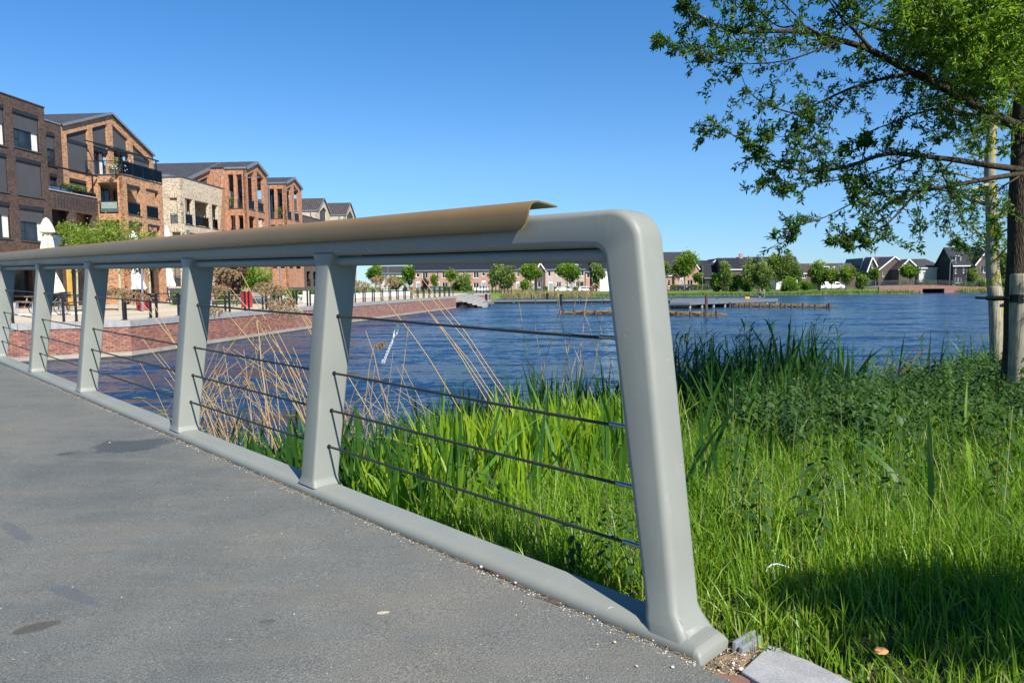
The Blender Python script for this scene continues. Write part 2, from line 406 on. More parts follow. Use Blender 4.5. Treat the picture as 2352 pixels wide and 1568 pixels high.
    m2 = plain('grey_steel_dull', (0.22, 0.24, 0.25), 0.5); o = b.build('edge_girder', m2); tag(o, 'grey steel edge girder under the railing kerb', kind='structure')
mk_deck()

# ---- railing
def mk_rail():
    N = Nd('silver_paint'); c = N.coord('Object')
    fine = N.noise(c, 420, 2, 0.5); big = N.noise(c, 2.2, 6, 0.6)
    col = N.mix(0.7, (0.222, 0.234, 0.205), N.ramp(big, [(0.3, 0.9), (0.7, 1.08)]), 'MULTIPLY')
    sp = N.ramp(N.noise(c, 55, 2, 0.4), [(0.76, 0.0), (0.79, 0.75)]); col = N.mix(sp, col, (0.5, 0.5, 0.47))
    dirt = N.ramp(N.noise(c, 6, 8, 0.75, sc=(1, 1, 0.25)), [(0.55, 0.0), (0.8, 0.45)]); col = N.mix(dirt, col, (0.22, 0.21, 0.18))
    
    run = N.ramp(N.noise(c, 16, 6, .7, sc=(1, 1, .12)), [(0.60, 0.0), (0.72, 0.30)]); col = N.mix(run, col, (0.33, 0.34, 0.32))
    steel = N.set(col, N.ramp(big, [(0.3, 0.40), (0.7, 0.52)]), 0.0, normal=N.bump(fine, 0.3, 0.0012), spec=0.3); MATS['silver'] = steel
    N = Nd('bronze_paint'); c = N.coord('Object')
    col = N.mix(0.6, (0.205, 0.132, 0.052), N.ramp(N.noise(c, 3, 5), [(0.3, 0.88), (0.7, 1.1)]), 'MULTIPLY')
    sp = N.ramp(N.noise(c, 40, 2, 0.4), [(0.78, 0.0), (0.8, 0.7)]); col = N.mix(sp, col, (0.55, 0.5, 0.42))
    bronze = N.set(col, 0.40, 0.0, normal=N.bump(N.noise(c, 300, 2), 0.12, 0.001), spec=0.4)
    
    N = Nd('wire_rope'); c = N.coord('UV')
    ropem = N.set((0.055, 0.058, 0.058), 0.45, 0.6, spec=0.5)
    N = Nd('ferrule_steel'); ferr = N.set((0.30, 0.31, 0.33), 0.28, 0.9)
    N = Nd('string'); stringm = N.set((0.82, 0.82, 0.80), 0.8)

    root = thing('bridge_railing', 'silver steel bridge railing with a bronze handrail cap and steel cables', 'railing', R(0, 0, 0))
    inv = Matrix.Translation(Vector(-R(0, 0, 0)))
    def B(b, name, mat, par=root, **k):
        o = b.build(name, mat, par, **k)
        o.matrix_parent_inverse = par.matrix_world.inverted() if par is root else Matrix()
        return o
    # everything is built in world coordinates; shift into the root's frame
    base = R(0, 0, 0)
    def L(s, o, z): return tuple(R(s, o, z) - base)
    def rsec(o0, o1, z0, z1, r, lean=0.0, n=4):
        """rounded rectangle in the (o, z) plane, as (o, z) pairs"""
        out = []
        for cx, cz, a0 in ((o1 - r, z1 - r, 0), (o0 + r, z1 - r, 90), (o0 + r, z0 + r, 180), (o1 - r, z0 + r, 270)):
            for k in range(n + 1):
                a = math.radians(a0 + 90 * k / n); out.append((cx + r * math.cos(a), cz + r * math.sin(a)))
        return out
    # kerb beam
    sec = [(0.002, -0.012), (0.001, 0.010), (0.005, 0.022), (0.014, 0.032), (0.026, 0.038), (0.042, 0.040), (0.050, 0.0402), (0.122, 0.0402), (0.128, 0.040), (0.134, 0.036), (0.136, 0.030), (0.136, -0.05), (0.01, -0.05)]
    b = MB(); b.loft([[L(s, o, z) for o, z in sec] for s in (0.02, 3, 6, 9, 12, 17)]); B(b, 'kerb_beam', steel, smooth=True, auto=35)
    # top beam and end post: one bent hollow section. path in (s, z), with lean in o.
    LEAN = 0.115; O0 = 0.012                      # outward lean per metre; foot of the front face
    W = 0.142
    def path():
        so = lambda z: 0.075 + 0.195 * z
        si = lambda z: 0.185 + 0.235 * z
        pts = [((0.045, 0.0), (0.19, 0.0)), ((0.05, 0.03), (0.19, 0.03)), ((0.066, 0.06), (0.199, 0.06)), ((so(0.09), 0.09), (si(0.09), 0.09)), ((so(0.2), 0.2), (si(0.2), 0.2)), ((so(0.7), 0.7), (si(0.7), 0.7))]
        ZT, ZB = 1.282, 1.160
        def fil(p, u, v, r):      # fillet at corner p between unit directions u (coming in) and v (going out)
            c = float(u @ v); th = math.acos(max(-1, min(1, c))); tl = r * math.tan(th / 2)
            a = p - u * tl; n = v - u * c; n /= np.hypot(*n); ctr = a + n * r; out = []
            for k in range(11):
                f = th * k / 10; out.append(tuple(ctr - n * r * math.cos(f) + u * r * math.sin(f)))
            return out
        uo = np.array([0.195, 1]); uo /= np.hypot(*uo); ui = np.array([0.235, 1]); ui /= np.hypot(*ui); vv = np.array([1., 0])
        A = fil(np.array([so(ZT), ZT]), uo, vv, 0.115); B_ = fil(np.array([si(ZB), ZB]), ui, vv, 0.055)
        pts += list(zip(A, B_))
        for s in (0.6, 1.0, 2.0, 4, 6, 8, 10, 13, 17): pts.append(((s, ZT), (s, ZB)))
        return pts
    b = MB(); rings = []
    for (so, zo), (si, zi) in path():
        # section is a rounded rectangle spanned by the (s,z) vector inner->outer and the o axis
        e = np.array([so - si, zo - zi]); ln = np.hypot(*e); e /= ln; ring = []
        for (o, q) in rsec(0, W, 0, ln, 0.026, n=5):
            s = si + e[0] * q; z = zi + e[1] * q; foot = max(0, 1 - z / 0.07)
            oo = O0 + LEAN * min(z, 1.15) + o
            if z < 0.07: oo = O0 - 0.01 * foot + (o * (1 + 0.02 * foot))
            ring.append(L(s, oo, z))
        rings.append(ring)
    b.loft(rings); B(b, 'top_beam', steel, smooth=True, auto=50)
    # foot casting of the end post
    b = MB(); ring0 = []
    prof = [(-0.105, 0.0), (-0.105, 0.012), (-0.085, 0.026), (-0.05, 0.032), (0.0, 0.040)]
    rings = [[L(s, 0.0, -0.02), L(s, 0.001 + .013 * min(1, max(0, (z - .02) / .03)), z * .4), L(s, 0.002 + .016 * min(1, max(0, (z - .02) / .03)) + z * .2, z * .8), L(s, 0.018 + z * .1 + .006 * (z > .04), z), L(s, 0.14, z), L(s, 0.156, z * .8), L(s, 0.162, z * .5), L(s, 0.162, -0.02)] for s, z in ((0.0, 0.006), (0.004, 0.016), (0.016, 0.024), (0.04, 0.030), (0.056, 0.045), (0.08, 0.075), (0.115, 0.10))]
    b.loft(rings); B(b, 'foot_plate', steel, smooth=True, auto=60)
    # intermediate posts
    posts = [2.115, 3.845, 6.10, 7.92, 9.86, 11.8, 13.8]
    for s0 in posts:
        b = MB(); rings = []; prof = [(0.036, 0.020, 0.02), (0.05, 0.012, 0.012), (0.062, 0.003, 0.004), (0.075, 0, 0), (0.6, -0.0, 0), (1.02, 0, 0.0), (1.10, 0, 0.002), (1.135, 0.010, 0.012), (1.17, 0.03, 0.03)]
        for z, g, g2 in prof:
            wd = 0.128; dp = 0.142 + 0.02 * z; f0 = O0 + LEAN * z - 0.003
            f0 -= g2 * 0.25
            ring = []
            for (o, q) in rsec(f0, f0 + dp + g2 * 0.2, -wd / 2 - g, wd / 2 + g, 0.014, n=3):
                ring.append(L(s0 + 0.064 + q, o, z))
            rings.append(ring)
        b.loft(rings); B(b, 'post', steel, smooth=True, auto=40)
    # thin tube under the top beam, one length per bay, and a dark seam above it
    ends = [0.44] + [s + 0.04 for s in posts]
    for a, c_ in zip(ends[:-1], ends[1:]):
        b = MB(); b.tube([L(a + 0.02, 0.19, 1.134), L(c_ - .02, 0.19, 1.134)], 0.0235, 10); B(b, 'lower_tube', steel, smooth=True, auto=60)
        b = MB(); b.loft([[L(s, 0.183, 1.150), L(s, 0.197, 1.150), L(s, 0.197, 1.165), L(s, 0.183, 1.165)] for s in (a + .03, c_ - .25)]); B(b, 'tube_web', plain('seam_black', (.02, .02, .02), .9))
    # bronze cap: bent sheet over the beam, two lengths, open lower edge, outer flap
    def cap(s0, s1, name='handrail_cap', endcut=True):
        prof = [(0.112, 1.228), (0.107, 1.25), (0.107, 1.285), (0.110, 1.302), (0.120, 1.318), (0.136, 1.328), (0.158, 1.332), (0.20, 1.328), (0.262, 1.320)]
        t = 0.006; pr = []
        for i, (o, z) in enumerate(prof):
            a = prof[max(i - 1, 0)]; c2 = prof[min(i + 1, len(prof) - 1)]; d = np.array([c2[0] - a[0], c2[1] - a[1]]); d /= np.hypot(*d); pr.append((o + d[1] * t, z - d[0] * t))
        sec = prof + pr[::-1]
        b = MB(); stations = [s0 - 0.0, s0 + 0.012, s0 + .03, s0 + 0.06, s0 + .5] + list(np.arange(math.ceil(s0) + 1.0, s1, 1.0)) + [s1]
        rings = []
        for k, s in enumerate(stations):
            ring = []
            for j, (o, z) in enumerate(sec):
                ds = 0
                if endcut and k < 4:      # the lower front corner is rounded off
                    hgt = (z - 1.23) / 0.1; rr = max(0, 1 - hgt * 2.2)
                    ds = (0.04 * rr ** 2) * (1 - k / 4) * 1.0
                ring.append(L(s + ds, o, z + 0.0))
            rings.append(ring)
        b.loft(rings); return B(b, name, bronze, smooth=True, auto=50)
    cap(0.745, 8.62); cap(8.626, 17, endcut=False)
    # cables: four, running through every post; ferrules at the end post
    for zz in (0.865, 0.585, 0.402, 0.225):
        oo = O0 + LEAN * zz + 0.068; se = 0.185 + zz * 0.235 + 0.0
        b = MB()
        # stranded rope: six strands wound round a core
        def rope(b, sa, sb, r, n, turns):
            K = max(8, int(turns * 7))
            for k in range(n):
                pts = []
                for i in range(K + 1):
                    t = i / K; s = sa + (sb - sa) * t; a = 2 * math.pi * (k / n + turns * t)
                    pts.append(L(s, oo + r * math.cos(a), zz - 0.004 * math.sin(math.pi * min(1, (s % 1.9) / 1.9)) + r * math.sin(a)))
                b.tube(pts, r * 0.78, 4, cap=False)
        rope(b, se + 0.09, 3.8, 0.0036, 5, (3.8 - se) / 0.062)
        b.tube([L(3.7, oo, zz - .002), L(6, oo, zz), L(9, oo, zz), L(13.3, oo, zz)], 0.0058, 6)
        cb = B(b, 'cable', ropem, smooth=True)
        b = MB(); b.tube([L(se - .03, oo, zz), L(se + 0.095, oo, zz), L(se + 0.10, oo, zz)], [0.0075, 0.0075, 0.0062], 10)
        f = b.build('ferrule', ferr, cb, smooth=True, auto=50)
        for s0 in posts[:5]:
            b = MB(); b.tube([L(s0 - 0.004 - 0.0, oo, zz), L(s0 - 0.0015 , oo, zz)], 0.0105, 12)
            g = b.build('cable_hole', plain('black_hole', (0.01, 0.01, 0.01), 0.9), cb)
    # string tied on the top cable
    st = thing('white_string', 'white string looped and knotted on the top cable of the railing', 'string', R(1.62, 0.18, .865))
    bs = R(1.62, 0.18, .865)
    def q(px, py, o=0.185):
        return tuple(on_plane(px, py, EN + RO * o, RO) - bs)
    b = MB()
    c1 = [(917, 741), (910, 752), (905, 765), (904, 776), (897, 790), (890, 806), (884, 822), (877, 835)]
    c2 = [(915, 742), (916, 754), (911, 768), (903, 778), (900, 789), (893, 806), (887, 820), (882, 834)]
    for c_ in (c1, c2):
        for j in (0, 1):
            K = 60; pts = []
            xs_ = np.interp(np.linspace(0, 1, K), np.linspace(0, 1, len(c_)), [p[0] for p in c_]); ys_ = np.interp(np.linspace(0, 1, K), np.linspace(0, 1, len(c_)), [p[1] for p in c_])
            for i in range(K): pts.append(np.array(q(xs_[i], ys_[i])) + 0.0016 * np.array([math.cos(i * 0.9 + j * 3.14), math.sin(i * .9 + j * 3.14), 0]))
            b.tube(pts, 0.0028, 5)
    for dx in (-3, 0, 3): b.tube([q(880 + dx * .3, 826), q(879 + dx * 1.3, 838 - abs(dx))], 0.0022, 4)
    b.tube([q(914, 740), q(917, 737), q(920, 741), q(917, 746), q(914, 741)], 0.0022, 6)
    b.build('string_loop', stringm, st, smooth=True)
mk_rail()

# ---- water
def mk_water():
    N = Nd('lake_water'); c = N.coord('Object')
    # wave slopes taken straight from noise, so that far water stays as rough as near water
    def slopes(scale, sc, rot, det=2):
        mp = N.n('ShaderNodeMapping'); mp.inputs['Scale'].default_value = sc; mp.inputs['Rotation'].default_value = (0, 0, rot); N.l(c, mp.inputs[0])
        n_ = N.n('ShaderNodeTexNoise'); n_.inputs['Scale'].default_value = scale; n_.inputs['Detail'].default_value = det; n_.inputs['Roughness'].default_value = .6; n_.inputs['Distortion'].default_value = .5; N.l(mp.outputs[0], n_.inputs['Vector'])
        sb = N.n('ShaderNodeVectorMath', operation='SUBTRACT'); sb.inputs[1].default_value = (.5, .5, .5); N.l(n_.outputs['Color'], sb.inputs[0]); return sb.outputs[0]
    def vm(op, a_, b_):
        v_ = N.n('ShaderNodeVectorMath', operation=op)
        for i, q in enumerate((a_, b_)):
            if isinstance(q, tuple): v_.inputs[i].default_value = q
            else: N.l(q, v_.inputs[i])
        return v_.outputs[0]
    s1 = vm('MULTIPLY', slopes(1.1, (.45, 1.5, 1), .14, 3), (1.7, 3.0, 0)); s2 = vm('MULTIPLY', slopes(5.0, (.6, 1.5, 1), -.08, 3), (1.9, 3.2, 0))
    gust = N.noise(c, .035, 5, .6, sc=(.6, 2.2, 1)); gm = N.n('ShaderNodeMapRange'); gm.inputs['From Min'].default_value = .38; gm.inputs['From Max'].default_value = .62; gm.inputs['To Min'].default_value = .62; gm.inputs['To Max'].default_value = 1.25; N.l(gust, gm.inputs[0])
    s0 = vm('MULTIPLY', slopes(.35, (.4, 1.5, 1), .1, 2), (1.2, 2.6, 0)); sm = vm('ADD', vm('ADD', s1, s0), s2); sc_ = N.n('ShaderNodeVectorMath', operation='SCALE'); N.l(sm, sc_.inputs[0]); N.l(gm.outputs[0], sc_.inputs['Scale'])
    nr = vm('NORMALIZE', vm('ADD', sc_.outputs[0], (0, 0, 1)), (0, 0, 0))
    m = N.set((0.012, 0.038, 0.085), 0.18, 0.0, nr, 0.5); N.b.inputs['IOR'].default_value = 1.33
    MATS['water'] = m
    b = MB(); b.add([(-400, -60, 0), (500, -60, 0), (500, 158, 0), (-400, 158, 0)], [(0, 1, 2, 3)])
    o = b.build('lake_water', m); tag(o, 'blue rippled lake water', kind='structure')
mk_water()
# ================================================================ VEGETATION OF THE NEAR BANK
def in_frame_area(x, y):
    return (y > 0.8) & (x < y * 0.80 + 1.0) & (x > -6)
def rail_so(x, y):
    return (x - EN[0]) * RH[0] + (y - EN[1]) * RH[1], (x - EN[0]) * RO[0] + (y - EN[1]) * RO[1]
PAVE_C = EN + np.array([0.28, -0.16, 0])
def clear_of_paving(x, y):
    s, o = rail_so(x, y)
    ok = (o > 0.17) | (s < -0.02)
    # bare strip with slab and pavers next to the foot of the end post
    q = np.stack([x, y], -1)
    a = SLAB_LINE[0]; b = SLAB_LINE[1]
    side = (b[0] - a[0]) * (y - a[1]) - (b[1] - a[1]) * (x - a[0])
    return ok & ((side > 0) | (s > 0.02))
# upper edge of the paved corner: grass only beyond this line
SLAB_LINE = (atz(1640, 1478, 1.52)[:2], atz(2010, 1580, 1.52)[:2])
_sl0 = atz(1700, 1470, 1.52); _sl1 = atz(1768, 1480, 1.52); _sl2 = atz(1990, 1572, 1.52)

GRASS = leaf_mat('grass_leaf', [(0.038, 0.105, 0.008), (0.085, 0.200, 0.010), (0.155, 0.290, 0.014), (0.25, 0.36, 0.035), (0.32, 0.28, 0.12)], trans=0.38, rough=0.42, scale=1.2)
REED = leaf_mat('reed_leaf', [(0.020, 0.065, 0.016), (0.045, 0.125, 0.024), (0.10, 0.225, 0.018), (0.20, 0.34, 0.016), (0.30, 0.41, 0.025)], trans=0.45, rough=0.45, scale=0.9, spec=0.25)
NETTLE = leaf_mat('nettle_leaf', [(0.014, 0.042, 0.010), (0.035, 0.085, 0.018), (0.075, 0.145, 0.03)], trans=0.25, rough=0.5, scale=1.5, spec=0.25)
STRAW = leaf_mat('dry_reed', [(0.42, 0.30, 0.14), (0.55, 0.42, 0.22), (0.66, 0.54, 0.32)], trans=0.1, rough=0.6, scale=3)
PLUME = leaf_mat('dry_plume', [(0.26, 0.16, 0.08), (0.40, 0.27, 0.15), (0.52, 0.40, 0.25)], trans=0.3, rough=0.8, scale=6)

def scatter(n, x0, x1, y0, y1, keep):
    x = NR.uniform(x0, x1, n); y = NR.uniform(y0, y1, n); m = keep(x, y); return x[m], y[m]
def pnoise(x, y, f, ph=0):
    return 0.5 + 0.25 * (np.sin(x * f + ph) * np.cos(y * f * 1.13 + ph * 2) + np.sin((x + y) * f * 0.61 + ph * 3) + 0.5 * np.sin((x - 0.7 * y) * f * 1.9 + ph)) / 1.25
def mk_grass():
    parts = []
    def pts(n, x0, x1, y0, y1, dmin=0.3):
        def keep(x, y):
            s, o = rail_so(x, y)
            return (shore_dist(x, y) > dmin) & (x < y * 0.76 + .35) & clear_of_paving(x, y) & ((o > 0.17) | (s < 0))
        return scatter(n, x0, x1, y0, y1, keep)
    for n, box, h0, h1, w0 in ((36000, (-0.5, 2.9, 1.2, 3.4), 0.06, 0.26, 0.0055), (60000, (-2.5, 5.0, 3.3, 6.4), 0.08, 0.34, 0.0078), (46000, (-2.0, 11, 6.3, 14), 0.12, 0.38, 0.012), (12000, (6, 20, 13, 26), 0.15, 0.35, 0.018)):
        x, y = pts(n, *box); m = len(x); z = gz(x, y)
        g = np.clip(pnoise(x, y, 3.1) * .6 + pnoise(x, y, 9.0, 5) * .55, 0, 1.2); h = (h0 + (h1 - h0) * NR.random(m) ** 1.3) * (0.45 + 1.05 * g)
        # short and sparse next to the slab
        near = np.hypot(x - _sl2[0], y - _sl2[1]); h *= np.clip(0.45 + near * 0.5, 0.45, 1)
        base = np.stack([x, y, z - 0.01], 1)
        co, q = blades(base, h, NR.uniform(0.7, 1.5, m) * w0, np.abs(NR.normal(0.15, 0.38, m)), NR.normal(math.radians(115), 1.6, m), NR.uniform(0, 1, m) ** 2, seg=3)
        t = np.clip(NR.normal(0.42, 0.22, m) + 0.4 * (pnoise(x, y, 1.1, 2) - 0.5), 0, 0.8); dry = NR.random(m) < 0.03; t = np.where(dry, 1.0, t)
        parts.append((co, q, np.repeat(t, 3)))
    x, y = pts(260, 0.6, 8, 1.8, 10); m = len(x); co, q = blades(np.stack([x, y, gz(x, y)], 1), NR.uniform(.25, .7, m), np.full(m, .004), NR.uniform(.05, .5, m), NR.uniform(0, 6.28, m), np.zeros(m), seg=3, shape='stem'); parts.append((co, q, np.full(len(q), .98)))
    co, q, t = merge(parts); o = np_mesh('grass', co, q, GRASS, tint=t); tag(o, 'dense bright green grass on the bank beside the end of the railing', 'grass', kind='stuff')
mk_grass()

def mk_reeds():
    # young broad-leaved reeds: upright flat leaves, thick behind the railing
    def grow(n, box, keep, h0, h1, w, tmean, name, label, lean=0.25, seg=4, curl=0.5, shape='iris', dirm=None):
        x, y = scatter(n, *box, keep); m = len(x); z = np.maximum(gz(x, y), -0.05)
        # clumps
        cx = x + NR.normal(0, .02, m); base = np.stack([cx, y, z - 0.02], 1); g = pnoise(x, y, 1.7, 1)
        h = NR.uniform(h0, h1, m) * (0.75 + 0.5 * g)
        ld = NR.uniform(0, 2 * np.pi, m) if dirm is None else NR.normal(dirm, 1.0, m)
        co, q = blades(base, h, NR.uniform(0.7, 1.3, m) * w, np.abs(NR.normal(0, lean, m)), ld, NR.uniform(0, 1, m) ** 3 * curl, seg=seg, shape=shape)
        t = np.clip(NR.normal(tmean, 0.16, m), 0, 1)
        return co, q, np.repeat(t, seg)
    railside = lambda x, y: (rail_so(x, y)[1] > 0.25)
    P = []
    # light green belt seen through the last bay, up to the shore
    P.append(grow(9000, (-3.2, 4.2, 4.2, 11.2), lambda x, y: railside(x, y) & (shore_dist(x, y) > -0.7) & (shore_dist(x, y) < 4.6) & (x < -0.5 + y * 0.30) & (x > -0.09 * y + .25 * np.sin(y * 3)), 0.38, 0.78, 0.024, 0.80, '', ''))
    P.append(grow(1500, (-3.2, 0.6, 4.0, 9.5), lambda x, y: railside(x, y) & (shore_dist(x, y) > -.3) & (x < -0.06 * y), 0.35, 0.72, 0.036, 0.24, '', '', lean=.3, curl=.7))
    P.append(grow(1300, (-3.0, 1.0, 3.6, 6.5), lambda x, y: railside(x, y) & (shore_dist(x, y) > 3.0) & (x < y * 0.05), 0.30, 0.6, 0.02, 0.75, '', ''))
    # darker, taller at the water's edge
    P.append(grow(5600, (-3.6, 6.0, 6.0, 14), lambda x, y: railside(x, y) & ((x > -.12 * y) | (NR.random(len(x)) < .25)) & (shore_dist(x, y) > -1.3) & (shore_dist(x, y) < 0.9), 0.70, 1.28, 0.036, 0.13, '', '', lean=0.22, curl=1.0))
    P.append(grow(2600, (2.2, 6.6, 8.0, 13), lambda x, y: (shore_dist(x, y) > 0.3) & (shore_dist(x, y) < 3.0) & (x < y * .44), 0.55, 1.0, 0.030, 0.2, '', '', lean=0.3, curl=.9))
    P.append(grow(1500, (1.4, 7.0, 8.0, 13.8), lambda x, y: (shore_dist(x, y) > -1.2) & (shore_dist(x, y) < 1.3) & (x > y * .17) & (x < y * (.46 + .05 * np.sin(y * 5))), 1.0, 1.62, 0.050, 0.10, '', '', lean=0.22, curl=1.1))
    # near left: broad blue-green leaves just behind the kerb
    P.append(grow(520, (-4.2, -0.3, 4.0, 7.5), lambda x, y: railside(x, y) & (shore_dist(x, y) > -0.4) & (shore_dist(x, y) < 3.0) & (x < -1.0 - (y - 4.5) * .2), 0.5, 0.85, 0.042, 0.22, '', '', lean=0.3))
    P.append(grow(150, (-1.2, 1.2, 3.5, 6.0), railside, 0.55, 0.9, 0.022, 0.3, '', '', lean=0.35, curl=1.2))
    # scattered reeds along the right bank
    P.append(grow(420, (6, 12.5, 8, 18), lambda x, y: (shore_dist(x, y) > -0.2) & (shore_dist(x, y) < 1.8) & (x < y * .70), 0.5, 1.2, 0.028, 0.35, '', '', lean=0.35, curl=1.2))
    P.append(grow(90, (0.9, 5.0, 2.6, 7), lambda x, y: x < y * .68, 0.35, 0.62, 0.022, 0.4, '', '', lean=0.4, curl=1.0))
    co, q, t = merge(P); o = np_mesh('reed_leaves', co, q, REED, tint=t); tag(o, 'bright green young reed leaves growing along the water behind the railing', 'reeds', kind='stuff')
    # common reed: stems with leaves standing off them, dark against the water
    def culms(n, box, keep, h0, h1):
        x, y = scatter(n, *box, keep); m = len(x); z = np.maximum(gz(x, y), -0.05); base = np.stack([x, y, z], 1); h = NR.uniform(h0, h1, m)
        ld = NR.normal(math.radians(20), 0.9, m); ln = np.abs(NR.normal(0.05, 0.06, m))
        co, q = blades(base, h, np.full(m, 0.012), ln, ld, np.zeros(m), seg=3, shape='stem'); out = [(co, q, np.full(len(q), 0.35))]
        d = np.stack([np.cos(ld), np.sin(ld), np.zeros(m)], 1)
        for k in range(8):
            f = 0.34 + 0.085 * k + NR.uniform(-.03, .03, m); p = base + d * (ln * h * f ** 1.6)[:, None] + np.array([0, 0, 1])[None, :] * (h * f)[:, None]
            a = NR.normal(math.radians(0 if k % 2 else 180), 0.7, m)
            L = NR.uniform(0.24, 0.46, m)
            co, q = blades(p, L * 0.75, NR.uniform(.020, .036, m), NR.uniform(0.35, 0.9, m), a, NR.uniform(0.1, 0.9, m), seg=3, shape='lance', rot=a + np.pi / 2)
            out.append((co, q, np.repeat(np.clip(NR.normal(0.18, 0.12, m), 0, 1), 3)))
        return merge(out)
    A = [culms(520, (1.2, 6.2, 8.0, 14.0), lambda x, y: (shore_dist(x, y) > -1.5) & (shore_dist(x, y) < 1.2) & (x > y * .16) & (x < y * .46), 1.1, 1.75),
         culms(90, (-1.5, 3, 8.0, 12.0), lambda x, y: (shore_dist(x, y) > -1.6) & (shore_dist(x, y) < 0.4), 0.8, 1.25),
         culms(40, (6.3, 12, 12, 20.0), lambda x, y: (shore_dist(x, y) > -0.6) & (shore_dist(x, y) < 1.5), 0.8, 1.3)]
    co, q, t = merge(A); o = np_mesh('common_reed', co, q, REED, tint=t); tag(o, 'dark green leafy reed stems standing at the water edge right of the end post', 'reeds', kind='stuff')
mk_reeds()

def dry_stalk_mesh(name, h, lean, curl, plume, seed, r=0.003):
    rr = random.Random(seed); pts = []
    for i in range(10):
        t = i / 9; pts.append((lean * h * (0.35 * t + 0.65 * t * t) + rr.uniform(-.006, .006), curl * h * t * t, h * t * (1 - 0.08 * lean * t)))
    b = MB(); b.tube(pts, [r * (1 - 0.55 * i / 9) for i in range(10)], 4, cap=False)
    me = b.build('stem', STRAW)
    st = me.data; bpy.data.objects.remove(me); pl = None
    if plume:
        n = 1500; rs = np.random.default_rng(seed); t = rs.random(n); top = np.array(pts[-1]); tdir = np.array(pts[-1]) - np.array(pts[-3]); tdir /= np.linalg.norm(tdir)
        dr = np.array([1.0, 0, -0.75]); L = plume
        # a one-sided drooping panicle: fine side branches hanging from a bent axis
        ax = tdir * 0.55 + np.array([0.8, 0, 0.15]); ax /= np.linalg.norm(ax)
        axis = lambda u: top[None, :] + (u * L)[:, None] * ax[None, :] + np.array([0, 0, -1.0])[None, :] * (u ** 2 * L * 0.42)[:, None]
        br = rs.integers(0, 26, n); u0 = (br / 26.0); ang = br * 2.4; ln = L * (0.34 * np.sin(np.pi * np.clip(u0 * .85 + .14, 0, 1))) ; v = rs.random(n)
        side = np.stack([np.full(n, .35), np.cos(ang) * .6, np.sin(ang) * .35 - .55], 1); side /= np.linalg.norm(side, axis=1)[:, None]
        c = axis(u0) + side * (ln * v)[:, None] + np.array([0, 0, -1.0])[None, :] * (v ** 2 * ln * .35)[:, None] + rs.normal(size=(n, 3)) * L * .012
        D = side + rs.normal(size=(n, 3)) * 0.45; co, f = leaf_cloud(c, D, rs.uniform(.005, .014, n), 0.2, rs=rs)
        tmp = np_mesh('plume', co, f, PLUME, tint=np.repeat(rs.random(n), 2)); pl = tmp.data; bpy.data.objects.remove(tmp)
    return st, pl
